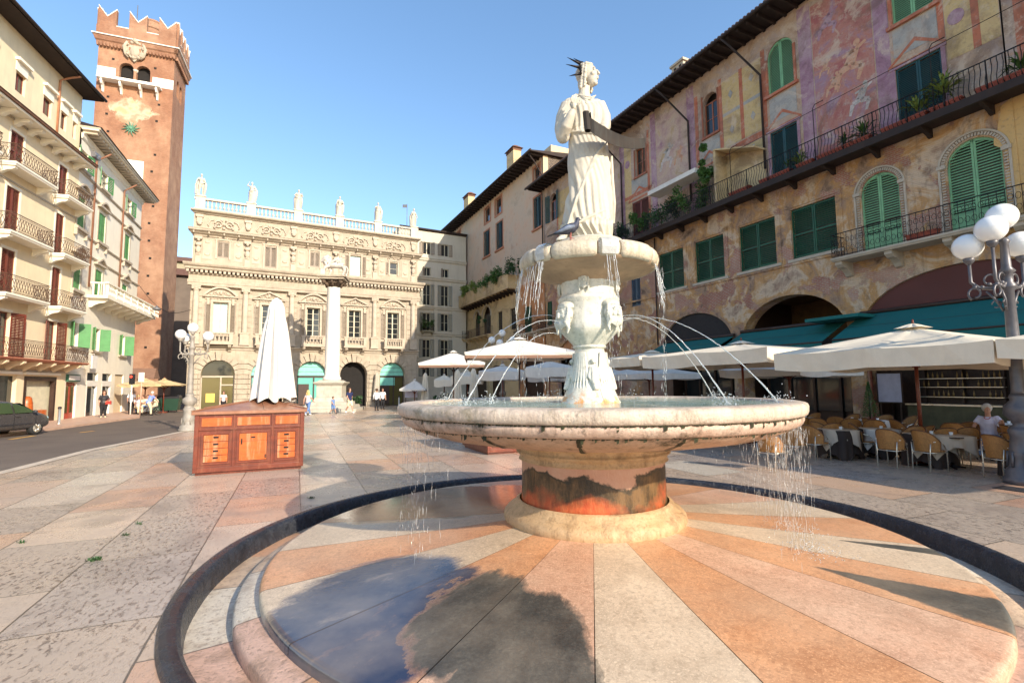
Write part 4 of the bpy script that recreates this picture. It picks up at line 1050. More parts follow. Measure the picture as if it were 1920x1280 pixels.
    for x in bays:
        for s in (-1, 1):
            f.tube([(x+s*(.45+.30*math.cos(R_(q))), -.08, 17.15+.30*math.sin(R_(q))) for q in range(0, 360, 24)], .07, 6)
            f.tube([(x+s*(.42+.14*math.cos(R_(q))), -.1, 17.05+.16*math.sin(R_(q))) for q in range(0, 360, 36)], .05, 6)
            f.tube([(x+s*.8, -.06, 17.5), (x+s*1.1, -.06, 17.4), (x+s*1.3, -.06, 17.0), (x+s*1.2, -.06, 16.85)], .05, 5)
            f.ball((x+s*.2, -.1, 17.52), .12, 8, 6); f.ball((x+s*.75, -.1, 16.8), .11, 8, 6)
        f.ball((x, -.1, 17.15), .16, 8, 6); f.ball((x, -.1, 16.8), .14, 8, 6)
    for x in pil: f.box(x-.3, x+.3, -.22, -.002, 17.6, 17.85); f.box(x-.22, x+.22, -.16, -.002, 17.1, 17.6); f.ball((x, -.12, 17.0), .2, 8, 6, (1, .6, .8))
    f.build('frieze_ornament', M_trim, t)
    e = MB(); cornice(e, 0, W, 17.95, [(.12, 0), (.18, .08), (.42, .18), (.46, .30), (.1, .36)]); e.build('parapet_cornice', S, t)
    # balustrade
    b = MB()
    b.box(0, W, -.15, .15, 18.31, 18.45); b.box(-.02, W+.02, -.2, .2, 19.25, 19.42)
    px = [.45, 4.6, 8.75, 12.7, 16.65, 20.6]
    for x in px: b.box(x-.38, x+.38, -.23, .23, 18.32, 19.5); b.box(x-.44, x+.44, -.29, .29, 19.5, 19.6)
    b.build('balustrade_rail', M_marble, t)
    for x0, x1 in zip(px, px[1:]): baluster_row(t, x0+.42, x1-.42, 18.45, .8, 0, M_marble, sp=.33, w=.12)
    # shopfronts in the arches
    def arch_fill(x, kind):
        if kind == 'dark':
            m = MB(); m.box(x-1.5, x+1.5, .8, 9., -.02, 4.8); m.build('gateway_void', M_dark, t); return
        s = MB(); s.prism(archpts(x-1.32, x+1.32, 0.05, 4.5, 16), .45, .5); g = s.build('shop_window', {'yellow': M_glassy, 'teal': M_tealglass, 'teal2': M_glassy}[kind], t)
        f = MB(); f.box(x-1.32, x+1.32, .36, .44, 2.95, 3.1); f.box(x-.02+.2, x+.1+.2, .36, .44, .1, 2.95); f.box(x-1.32, x-1.24, .36, .44, 0, 3.1); f.box(x+1.24, x+1.32, .36, .44, 0, 3.1)
        if kind == 'yellow': f.box(x+.3, x+1.24, .36, .44, 2.2, 2.32)
        f.build('shop_frame', {'yellow': M_trim, 'teal': M_wooddk, 'teal2': M_wooddk}[kind], g)
        if kind != 'yellow':
            ta = mat('turquoise_fanlight', (.22, .62, .50), .4)
            l = MB(); l.prism(archpts(x-1.28, x+1.28, 3.14, 4.46, 16, 1.28), .37, .42)
            if kind == 'teal2': l.box(x-1.2, x+.35, .36, .42, 2.1, 2.93)
            l.build('fanlight', ta, g)
            l = MB()
            for z in (3.5, 3.95): l.box(x-1.25+.3*(z > 3.8), x+1.25-.3*(z > 3.8), .35, .375, z, z+.03)
            l.build('fanlight_bar', M_wooddk, g)
            d = MB(); d.box(x-1.2, x-.2, .38, .43, .1, 2.3); d.build('shop_door', M_wooddk, g)
        else:
            l = MB(); l.box(x-.9, x-.2, .40, .44, .7, 1.5); l.build('display', mat('yellow_display', (.75, .55, .1), .5), g)
            l = MB(); l.prism([(p[0], p[1]) for p in archpts(x-1.28, x+1.28, 3.12, 4.46, 16, 1.28)], .40, .44); l.build('fanlight', M_glass, g)
    for x, k in zip(bays, ('yellow', 'teal', 'teal', 'dark', 'teal2')): arch_fill(x, k)
    # hidden volume behind the front, left side wall, roof
    s = MB(); s.box(0, bays[3]-1.6, .72, 11, 0, 16.2); s.box(bays[3]+1.6, W, .72, 11, 0, 16.2); s.box(bays[3]-1.6, bays[3]+1.6, .72, 11, 4.9, 16.2); s.box(0, W, .3, 11, 16.2, 18.3)
    s.build('side_wall', M_dkbuild if False else S, t)
    return F, t, px
PF, PAL, PPX = palazzo()
# ================================================================ TOWER
def tower():
    r = atY(296, 717, 57); F = Face(r.x, r.y, 1, .38)
    t = empty('brick_tower', F.o, F.rot, 'tall square red brick tower with swallow-tailed battlements and twin arched belfry opening', 'tower')
    W = 7.45; D = 5.3; H = 42.3
    mb = MB(); mb.box(-W, 0, 0, D, 0, 36.8)
    mb.wall(rect(-W, 0, 36.8, H), [archpts(-5.35, -3.98, 37.45, 39.75, 12), archpts(-3.72, -2.35, 37.45, 39.75, 12)], 0, .5)
    mb.box(-W, 0, .5, D, 36.81, H) if False else None
    # other three sides and the floor/roof of the belfry
    mb.poly([(-W, 0, 36.8), (-W, 0, H), (-W, D, H), (-W, D, 36.8)]); mb.poly([(-W, D, 36.8), (-W, D, H), (0, D, H), (0, D, 36.8)])
    T0 = mb.T; mb.T = Matrix(((0, -1, 0, 0), (1, 0, 0, 0), (0, 0, 1, 0), (0, 0, 0, 1)))
    mb.wall(rect(0, D, 36.8, H), [archpts(1.4, 2.4, 37.45, 39.6, 12), archpts(2.7, 3.7, 37.45, 39.6, 12)], 0, .5)
    mb.T = T0; mb.poly([(-W, 0, H), (0, 0, H), (0, D, H), (-W, D, H)])
    mb.build('shaft', M_tower, t)
    mb = MB(); mb.box(-W+.6, -.6, .6, D-.6, 36.85, H-.1); mb.build('belfry_void', M_dark, t)
    # putlog holes
    ph = MB(); rnd = random.Random(9)
    for z in [x*2.05+6.5 for x in range(15)]:
        for x in (-6.1, -1.5): 
            if rnd.random() < .75: xx = x+rnd.uniform(-.2, .2); ph.box(xx-.13, xx+.13, -.003, .05, z, z+.26)
    for x, z in ((-2.0, 41.6), (-5.7, 41.4), (-6.0, 39.8), (-1.9, 39.6)): ph.box(x-.13, x+.13, -.003, .05, z, z+.26)
    ph.build('putlog_hole', M_dark, t)
    w = MB()
    for q in ((-7.45, -5.7, 37.6, 38.85), (-2.1, 0., 37.45, 38.6), (-4.4, -2.5, 24.6, 28.2)): w.box(q[0]+.002, q[1]-.002, -.02, .0, q[2], q[3])
    w.build('white_stone_course', M_whitep, t)
    # cornice with corbels
    c = MB(); cornice(c, -W, 0, H-1.0, [(.05, 0), (.18, .12), (.2, .5), (.32, .62), (.42, .98), (.42, 1.12), (.3, 1.14)], side=1.)
    c.T = Matrix(((0, -1, 0, 0), (1, 0, 0, 0), (0, 0, 1, 0), (0, 0, 0, 1)))
    cornice(c, 0, D, H-1.0, [(.05, 0), (.18, .12), (.2, .5), (.32, .62), (.42, .98), (.42, 1.12), (.3, 1.14)], side=1.)
    c.T = None; c.build('cornice', M_tbrick, t)
    cb = MB(); x = -W-.1
    while x < .05: cb.box(x, x+.17, -.34, -.05, H-1.12, H-.72); x += .34
    y = 0
    while y < D: cb.box(.05, .34, y, y+.17, H-1.12, H-.72); y += .34
    cb.build('corbel_table', M_tbrick, t)
    cp = MB(); cp.box(-W-.56, .56, -.56, D+.5, H+.12, H+.22); cp.build('coping', M_whitep, t)
    # merlons: swallow tails
    z0, zb, zt, zn = H+.22, H+1.45, H+3.6, H+2.45
    m = MB(); cw = MB()
    def run(L, T, starts, wd):
        m.T = T; cw.T = T
        m.box(-.1, L+.1, -.3, .12, z0, zb)
        for s in starts:
            a, b = s, s+wd; mid = (a+b)/2
            m.prism([(a, zb), (b, zb), (b, zt-.15), (mid, zn), (a, zt)], -.3, .12)
            for p, q in (((a, zt), (mid, zn)), ((mid, zn), (b, zt-.15))): cw.bar((p[0], -.09, p[1]+.03), (q[0], -.09, q[1]+.03), .5, .09, up=(0, 1, 0)) if False else cw.prism([(p[0], p[1]), (q[0], q[1]), (q[0], q[1]+.12), (p[0], p[1]+.12)], -.34, .16)
        xs = [-.1]+[v for s in starts for v in (s, s+wd)]+[L+.1]
        for i in range(0, len(xs), 2):
            if xs[i+1]-xs[i] > .3: cw.box(xs[i], xs[i+1], -.33, .15, zb, zb+.09)
    tr = Matrix.Translation((-W, 0, 0))
    run(W, tr, (-.1, 2.85, 5.8), 1.75)
    run(D, Matrix(((0, -1, 0, 0), (1, 0, 0, 0), (0, 0, 1, 0), (0, 0, 0, 1))), (.0, 1.45, 2.9, 4.3), .95)
    run(W, Matrix(((-1, 0, 0, 0), (0, -1, 0, D), (0, 0, 1, 0), (0, 0, 0, 1))), (-.1, 2.85, 5.8), 1.75)
    run(D, Matrix(((0, 1, 0, -W), (-1, 0, 0, D), (0, 0, 1, 0), (0, 0, 0, 1))), (.0, 1.45, 2.9, 4.3), .95)
    m.T = cw.T = None
    m.build('battlement', M_tbrick, t); cw.build('battlement_coping', M_whitep, t)
    cy = MB(); cy.lathe([(1.25, H), (1.25, H+3.3), (1.36, H+3.4), (1.36, H+3.6), (.95, H+3.75), (.95, H+4.35), (1.02, H+4.45), (1.02, H+4.6), (.1, H+4.8)], -3.1, 2.7, 0, 28, sm=False); cy.build('turret', M_tbrick, t)
    pl = MB(); pl.tube([(-4.9, 3.0, H), (-4.9, 3.0, H+6.8)], .045, 6); pl.build('flag_pole', M_grey, t)
    # belfry column, hood, balcony, shield, iron star
    b = MB(); b.lathe([(.2, 0), (.2, .1), (.13, .2), (.12, 1.35), (.2, 1.45), (.28, 1.7)], -3.85, .2, 37.45, 12); b.build('belfry_column', M_marble, t)
    b = MB(); b.box(-7.15, -1.1, -1.0, -.002, 37.05, 37.22); b.box(-7.1, -1.15, -1.04, -.98, 37.22, 37.34); ob = b.build('balcony', M_whitep, t)
    k = MB()
    for x in (-6.75, -5.0, -3.1, -1.5): bracket(k, x, .18, .85, 37.04, 1.3, -.002)
    k.build('bracket', M_whitep, ob)
    s = MB(); rnd = random.Random(4)
    s.prism([(-4.6, 42.0), (-3.2, 42.0), (-3.15, 40.8), (-3.9, 39.9), (-4.65, 40.8)], -.3, -.002)
    s.ball((-3.9, -.3, 41.1), .55, 14, 10, (.9, .4, 1.2))
    for i in range(26):
        a = rnd.random()*6.28; s.ball((-3.9+.85*math.cos(a), -.3, 41.3+.95*math.sin(a)), .14+.1*rnd.random(), 8, 6)
    s.ball((-3.9, -.35, 42.4), .3, 10, 8)
    for sd_ in (-1, 1):
        s.tube([(-3.9+sd_*.75, -.3, 42.2), (-3.9+sd_*1.05, -.35, 41.5), (-3.9+sd_*.9, -.3, 40.7), (-3.9+sd_*.6, -.25, 40.3)], [.15, .18, .14, .08], 8)
    s.build('carved_shield', M_stone, t)
    s = MB(); s.ball((-3.9, -.12, 31.9), .22, 10, 8)
    for i in range(12):
        a = R_(30*i+8); L = .8 if i % 3 else .95; s.tube([(-3.9, -.12, 31.9), (-3.9+L*.5*math.cos(a), -.12, 31.9+L*.5*math.sin(a)), (-3.9+L*math.cos(a+.12), -.1, 31.9+L*math.sin(a+.12))], [.09, .07, .02], 6)
    s.build('iron_star', mat('verdigris_iron', (.10, .24, .15), .6), t)
    return F, t
TF, TOW = tower()
# ================================================================ LEFT HOUSES
def house_b1():
    F = B1; t = empty('cream_house', F.o, F.rot, 'tall cream plaster house with red-brown shutters and iron balconies', 'house'); X0 = -16.
    C = M_cream
    holes = []
    dz = [(3.70, 6.1), (6.95, 9.4), (10.15, 12.75), (13.75, 15.8)]
    cols = [(-6.5, -5.45), (-2.15, -1.3), (-11.2, -10.1)]
    for a, b in cols:
        for z0, z1 in dz: holes.append(rect(a, b, z0, z1))
    g = [(-7.9, -4.55), (-3.95, -.95)]
    for a, b in g: holes.append(rect(a, b, .05, 2.75))
    holes.append(rect(-13, -9, .05, 2.75))
    mb = MB(); mb.wall(rect(X0, 0, 0, 16.6), holes, 0, .25); mb.build('wall', C, t)
    mb = MB(); mb.box(X0, 0, .5, 9, 0, 16.6); mb.build('core', M_cream, t)
    mb = MB(); mb.box(X0+.01, -.01, .37, .49, .1, 16.5); mb.build('room_dark', M_dark, t)
    # mouldings between floors
    mb = MB()
    for z in (13.0, 16.35): mb.box(X0, -.001, -.05, -.001, z, z+.09)
    mb.box(X0, -.001, -.08, -.001, 3.0, 3.1)
    mb.build('floor_moulding', M_trim, t)
    for a, b in cols:
        for i, (z0, z1) in enumerate(dz):
            fr = MB(); fr.box(a-.12, a, -.025, -.001, z0, z1+.12); fr.box(b, b+.12, -.025, -.001, z0, z1+.12); fr.box(a-.12, b+.12, -.03, -.001, z1, z1+.14); fr.build('window_frame', M_cream2, t)
            if i == 0:
                w = glazing(t, a, b, z0, z1, .15, mf=M_shR, cols=2, rows=3)
                open_leaf(w, a, z0, z1, (b-a)*.55, 165, M_shR, -1); open_leaf(w, b, z0, z1, (b-a)*.75, 160, M_shR, 1)
            else: shutters(t, a, b, z0, z1, M_shR, .04, sp=.075, midrail=[z0+(z1-z0)*.5])
            if i > 0:
                x0, x1 = (a-.9, b+1.7) if a < -5 else (a-.5, b+1.45)
                iron_balcony(t, x0, x1, z0-.02, .85, M_cream2, M_rustiron, kind='cross', step=.22, brk=2, th=.2)
    o = iron_balcony(t, X0, .6, 3.68, .95, mat('red_balcony_slab', (.42, .16, .09), .8), M_rustiron, kind='cross', step=.2, brk=0, th=.14, h=.95)
    mb = MB(); x = -15
    while x < .2: bracket(mb, x, .2, .85, 3.52, .5, -.002); x += 1.35
    mb.build('bracket', M_cream, o)
    # lower eave, set-back attic, upper roof
    mb = MB(); mb.box(X0, .15, -.95, .6, 16.62, 16.74); mb.frust(X0, .15, -1.0, .6, 16.745, X0, .15, -.2, .6, 17.05); mb.build('eave_roof', M_tile, t)
    mb = MB(); mb.box(X0, .10, -.85, -.002, 16.5, 16.61); x = X0+.3
    mb.build('eave_soffit', M_cream2, t)
    mb = MB(); x = -15.2
    while x < .1: bracket(mb, x, .26, .7, 16.49, .4, -.002); x += 1.12
    mb.build('eave_bracket', M_cream2, t)
    mb = MB(); aw = [(-6.3, -5.5), (-3.9, -3.1), (-2.15, -1.55), (-.85, -.5), (-9, -8.2)]
    mb.wall(rect(X0, 0, 17.06, 21.3), [rect(a, b, 18.1, 19.2) for a, b in aw], .1, .25); mb.box(X0, 0, .62, 9, 16.75, 21.3); mb.box(-.02, 0, .1, .62, 17.06, 21.3); mb.build('attic_wall', M_cream, t)
    for a, b in aw:
        glazing(t, a, b, 18.1, 19.2, .24, mf=M_shR, cols=2, rows=1, fr=.06); mb = MB(); mb.box(a-.15, b+.2, -.12, .098, 19.75, 19.9); mb.box(a-.08, b+.08, .06, .098, 19.2, 19.75); mb.build('window_hood', M_cream2, t)
    mb = MB(); mb.frust(X0, .35, -.95, 9, 21.31, X0, .35, -.95, 9, 21.43); mb.frust(X0, .35, -1.0, 9, 21.44, X0, .35, 4, 4.2, 22.6); mb.build('roof', M_eave, t)
    mb = MB(); mb.tube([(X0, -1.05, 21.42), (.4, -1.05, 21.42)], .09, 8); mb.build('gutter', M_eave, t)
    mb = MB(); mb.tube([(-2.6, -1.0, 21.3), (-2.6, -.5, 21.15), (-2.6, .02, 20.9), (-2.6, .02, 17.1)], .06, 8); mb.build('downpipe', mat('copper_pipe', (.42, .19, .1), .5), t)
    # shops
    sh = MB(); sh.box(-3.95, -.95, .3, .34, .06, 2.74); s1 = sh.build('shop_window', mat('lit_display_wall', (.62, .58, .42), .6), t)
    f = MB(); f.box(-3.95, -3.75, -.02, .2, .06, 2.75); f.box(-1.15, -.95, -.02, .2, .06, 2.75); f.box(-3.75, -1.15, -.02, .2, 2.5, 2.75); f.build('shop_frame', M_wooddk, s1)
    d = MB(); d.lathe([(.22, .1), (.30, .7), (.26, 1.25), (.2, 1.55), (.09, 1.62)], -3.35, .12, .0, 12, sm=True); d.box(-3.0, -1.6, .05, .28, .1, .8); d.build('display', M_orangew, s1)
    f = MB(); f.box(-4.1, -.8, -.16, -.001, 2.84, 2.98); f.box(-8.05, -4.4, -.16, -.001, 2.84, 2.98); f.build('blind_box', M_cream2, t)
    sh = MB(); sh.box(-7.9, -4.55, .2, .24, .06, 2.74); sh.box(-13, -9, .2, .24, .06, 2.74); sh.build('dark_shop_window', M_glass, t)
    return t
HB1 = house_b1()
def house_b2():
    F = B2; t = empty('white_house', F.o, F.rot, 'pale plaster house with green shutters, modillion eave and long stone balcony', 'house'); W = 13.2
    C = M_cream2; holes = []
    # window columns
    colx = [(-.0+.05, 1.2), (3.6, 4.95), (9.2, 10.45)]
    rows = [(4.75, 6.35), (8.5, 10.55), (12.6, 14.75), (16.6, 17.85)]
    for ci, (a, b) in enumerate(colx):
        for ri, (z0, z1) in enumerate(rows):
            holes.append(rect(a+(.3 if ri == 0 else 0), b+(.3 if ri == 0 else 0), z0, z1))
    doors = [(3.4, 5.35), (6.2, 8.1), (8.9, 10.95)]
    holes += [rect(a, b, .05, 3.15) for a, b in doors]; holes.append(rect(.15, 1.75, .05, 2.45))
    mb = MB(); mb.wall(rect(0, W, 0, 18.9), holes, 0, .22); mb.build('wall', C, t)
    mb = MB(); mb.box(0, W, .5, 10, 0, 18.9); mb.build('core', C, t)
    mb = MB(); mb.box(.01, W-.01, .24, .5, .1, 18.8); mb.build('room_dark', M_dark, t)
    G = M_shG
    for ci, (a, b) in enumerate(colx):
        for ri, (z0, z1) in enumerate(rows):
            if ri == 0:
                a2, b2 = a+.3, b+.3
                w = glazing(t, a2, b2, z0, z1, .15, cols=2, rows=2); 
                open_leaf(w, a2, z0, z1, .62, 150, G, -1, kind='panel'); open_leaf(w, b2, z0, z1, .62, 115, G, 1, kind='panel')
                mb = MB(); mb.box(a2-.15, b2+.15, -.18, -.001, z0-.16, z0-.02); mb.build('sill', M_trim, w)
            elif ri == 3:
                w = glazing(t, a, b, z0, z1, .12, cols=2, rows=2)
                open_leaf(w, a, z0, z1, .62, 165, G, -1, sp=.12); open_leaf(w, b, z0, z1, .62, 165, G, 1, sp=.12)
                mb = MB(); mb.box(a-.2, b+.2, -.2, -.001, z0-.2, z0-.04); mb.build('sill', M_trim, w)
            else:
                shutters(t, a, b, z0, z1, G, .03, 'panel')
                mb = MB(); mb.box(a-.15, a, -.05, -.001, z0, z1); mb.box(b, b+.15, -.05, -.001, z0, z1); mb.box(a-.3, b+.3, -.22, -.001, z0-.2, z0-.02)
                if ri == 2:
                    n = 10; cx = (a+b)/2; pts = [(cx-.95+1.9*i/n, z1+.42+.42*math.sin(math.pi*i/n)) for i in range(n+1)]
                else: cx = (a+b)/2; pts = [(cx-.95, z1+.42), (cx, z1+.92), (cx+.95, z1+.42)]
                inn = [(cx+(x-cx)*.8, z1+.42+(z-z1-.42)*.72) for x, z in pts]
                for i in range(len(pts)-1): mb.prism([inn[i], inn[i+1], pts[i+1], pts[i]], -.26, -.001)
                mb.box(cx-1.0, cx+1.0, -.24, -.001, z1+.28, z1+.415)
                for s in (-1, 1): mb.box(cx+s*.8-.07, cx+s*.8+.07, -.18, -.001, z0-.62, z0-.21)
                mb.build('window_surround', M_trim, t)
    mb = MB()
    for z in (12.25, 15.2, 16.25, 11.05): cornice(mb, 0, W, z, [(.03, 0), (.10, .06), (.12, .13), (.02, .16)], side=.3)
    mb.build('floor_moulding', M_trim, t)
    for i, x in enumerate((2.4, 8.25)):
        mb = MB(); mb.tube([(x, -.9, 18.6), (x, -.5, 18.3), (x, -.1, 18.0), (x, -.1, 9.0 if i == 0 else 8.9)], .065, 8); mb.build('downpipe', mat('brown_pipe', (.25, .11, .06), .5), t)
    # eave with modillions
    mb = MB(); cornice(mb, 0, W, 18.5, [(.04, 0), (.10, .1), (.12, .28), (.2, .36)], side=.6); mb.box(-.1, W+.9, -.92, 0, 19.12, 19.2); mb.build('cornice', M_cream2, t)
    mb = MB(); x = .1
    while x < W+.5: mb.box(x, x+.22, -.8, -.001, 18.92, 19.11); x += .52
    mb.build('modillion', M_trim, t)
    mb = MB(); mb.box(-.1, W+1.0, -1.0, .3, 19.21, 19.36); mb.build('gutter_board', M_trim, t)
    mb = MB(); mb.frust(-.15, W+1.05, -1.08, 10, 19.37, 2, W-2, 4.5, 5.2, 21.2); mb.build('roof', M_eave, t)
    # long stone balcony with fretwork parapet
    zb = 8.5
    mb = MB(); mb.box(2.5, 14.6, -1.15, -.002, zb-.55+.35, zb-.02); mb.box(2.45, 14.65, -1.2, -1.0, zb+.82, zb+.94); ob = mb.build('balcony', M_cream2, t)
    mb = MB(); x = 2.6
    mb.box(2.55, 14.55, -1.12, -1.04, zb+.0, zb+.12); mb.box(2.55, 14.55, -1.12, -1.04, zb+.40, zb+.46)
    while x < 14.5:
        mb.box(x, x+.16, -1.16, -1.0, zb, zb+.82); xx = x+.25
        for k in range(7):
            mb.box(xx+k*.2, xx+k*.2+.08, -1.11, -1.05, zb+.12, zb+.40); ring_orn(mb, (xx+k*.2+.04, -1.08, zb+.63), .085, .022, 8)
        x += 1.66
    for yy in (-.9, -.6, -.3): mb.box(2.56, 2.64, yy-.04, yy+.04, zb, zb+.82)
    mb.box(2.5, 2.7, -1.1, 0, zb+.8, zb+.9)
    mb.build('parapet', M_cream2, ob)
    mb = MB(); x = 3.0
    while x < 14.6: bracket(mb, x, .24, 1.05, zb-.21, .62, -.002); x += 1.5
    mb.build('bracket', M_cream2, ob)
    # shop doors
    for i, (a, b) in enumerate(doors):
        if i < 2:
            s = MB(); s.box(a+.1, b-.1, .15, .19, .06, 2.2); w = s.build('shop_window', M_glass, t)
            f = MB(); f.box(a, b, -.01, .14, 2.2, 2.6); f.box(a, a+.12, -.01, .14, .06, 2.2); f.box(b-.12, b, -.01, .14, .06, 2.2); f.build('shop_frame', M_whitep, w)
            f = MB(); f.box(a+.1, b-.1, .15, .19, 2.62, 3.1); f.build('fanlight', M_glass, w)
        else:
            s = MB(); s.box(a+.02, b-.02, .1, .2, .06, 3.1); w = s.build('door', M_cream, t)
    s = MB(); panel_leaf(s, .2, .95, .1, 2.4, .1, n=3); panel_leaf(s, .97, 1.7, .1, 2.4, .1, n=3); w = s.build('door', mat('red_wood_door', (.38, .06, .03), .4, var=.2), t)
    s = MB(); s.box(.38, .78, .08, .095, .5, 2.2); s.box(1.15, 1.55, .08, .095, .5, 2.2); s.build('pane', M_glassy, w)
    s = MB(); s.box(.05, 1.9, -.14, -.001, 2.5, 2.95); w = s.build('sign_board', mat('dark_green_sign', (.02, .12, .07), .5), t)
    s = MB(); s.box(.15, 1.8, -.15, -.141, 2.58, 2.88); s.build('sign_panel', M_whitep, w)
    s = MB(); s.box(2.6, 3.5, -.5, -.42, 3.4, 4.3); s.tube([(3.0, -.46, 4.3), (3.0, -.46, 4.42), (3.0, 0, 4.42)], .015, 5); s.build('hanging_sign', M_whitep, t)
    # floodlight on the eave
    return t
HB2 = house_b2()
mb = MB(); mb.box(-.35, .35, -.12, .12, -.1, .25); mb.ball((-.2, -.1, .08), .14, 10, 8, (1, .5, 1)); mb.ball((.2, -.1, .08), .14, 10, 8, (1, .5, 1)); mb.tube([(0, 0, -.3), (0, 0, 0)], .04, 6)
mb.build('floodlight', M_grey, None, loc=B1.pt(-.1, -.9, 17.25), rz=B1.rot, label='grey twin floodlight on the lower eave of the cream house', cat='floodlight')
# ================================================================ dark old houses in the alley, between tower and palace
def alley():
    F = PF
    t = empty('alley_house', (-47.5, 64.5, 0), PF.rot, 'dark old house in the shaded alley between tower and palace', 'house')
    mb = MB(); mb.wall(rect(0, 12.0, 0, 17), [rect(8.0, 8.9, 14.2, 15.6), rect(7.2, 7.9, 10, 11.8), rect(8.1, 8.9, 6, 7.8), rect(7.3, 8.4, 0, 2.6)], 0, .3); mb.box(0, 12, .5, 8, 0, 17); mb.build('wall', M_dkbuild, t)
    mb = MB(); mb.box(.1, 11.9, .31, .45, .05, 16.8); mb.build('room_dark', M_dark, t)
    mb = MB(); mb.frust(-.3, 12.3, -.6, 8, 17.02, 0, 12, 3, 5, 18.6); mb.build('roof', M_tile, t)
    t2 = empty('alley_house', (-56, 74, 0), PF.rot, 'pale-topped house deepest in the alley beside the tower', 'house')
    mb = MB(); mb.box(0, 22.0, 0, 8, 0, 21.5); mb.build('wall', M_backb2, t2)
    mb = MB(); mb.frust(-.3, 22.3, -.6, 8, 21.52, 0, 22, 3, 5, 23); mb.build('roof', M_tile, t2)
alley()
# ================================================================ pale apartment building right of the palace
def backhouse():
    F = Face(*PF.pt(21.3, 8.0).xy, PF.u.x, PF.u.y)
    t = empty('apartment_building', F.o, F.rot, 'pale grey five-storey apartment building behind the palace corner, plants on one balcony', 'apartment building')
    W = 9.; mb = MB(); rows = [(3.2, 4.7), (5.6, 7.9), (9.0, 11.3), (12.3, 15.0), (16.1, 17.2), (18.9, 20.5)]; cx = [1.1, 3.55, 6.0]
    holes = [rect(x-.52, x+.52, a, b) for x in cx for a, b in rows]
    mb.wall(rect(0, W, 0, 22.2), holes, 0, .25); mb.build('wall', M_backb, t)
    mb = MB(); mb.box(.01, W-.01, .26, .4, .1, 22); mb.build('room_dark', M_dark, t); solid_body(t, 0, W, 22.2, 9, M_backb, .41)
    for i, (a, b) in enumerate(rows):
        for j, x in enumerate(cx):
            w = glazing(t, x-.52, x+.52, a, b, .15, cols=2, rows=2 if b-a > 1.8 else 1)
            if b-a > 1.4:
                for s in (-1, 1): open_leaf(w, x+s*.52, a, b, .5, 172 if (i+j) % 3 else 150, mat('grey_shutter', (.24, .25, .22), .6) if i < 5 else M_shT, s, sp=.12)
            else: open_leaf(w, x-.52, a, b, .5, 90, M_shT, -1, sp=.12)
    mb = MB()
    for z in (5.0, 8.3, 11.7, 15.5, 18.0): cornice(mb, 0, W, z, [(.03, 0), (.15, .1), (.18, .3), (.25, .34), (.25, .42), (.02, .45)], side=.2)
    mb.build('floor_moulding', M_backb, t)
    mb = MB()
    for x in (2.3, 4.75, 7.2): mb.box(x-.28, x+.28, -.09, -.001, 5.5, 15.4)
    mb.build('pilaster', M_backb2 if False else M_backb, t)
    mb = MB(); cornice(mb, 0, W, 21.9, [(.04, 0), (.3, .15), (.35, .3), (.1, .35)], side=.3); mb.build('cornice', M_eave, t)
    o = iron_balcony(t, 2.7, 4.4, 8.95, .7, M_backb2, M_iron, h=.9, kind='plain', brk=2)
    P = F.pt(3.55, -.5, 9.0); plant('balcony_plant', P, 'bushy green plant on the apartment building balcony', 'plant', w=1.0, h=1.5, d=.4, n=420, m=M_leaf, ls=.13, seed=4, droop=.4)
    return F
backhouse()
mb = MB(); mb.box(-20, 30, 0, 8, 0, 13); 
mb.build('distant_house', M_backb, None, loc=PF.pt(18, 34, 0), rz=PF.rot, label='plain distant house filling the gap behind the palace', cat='house')
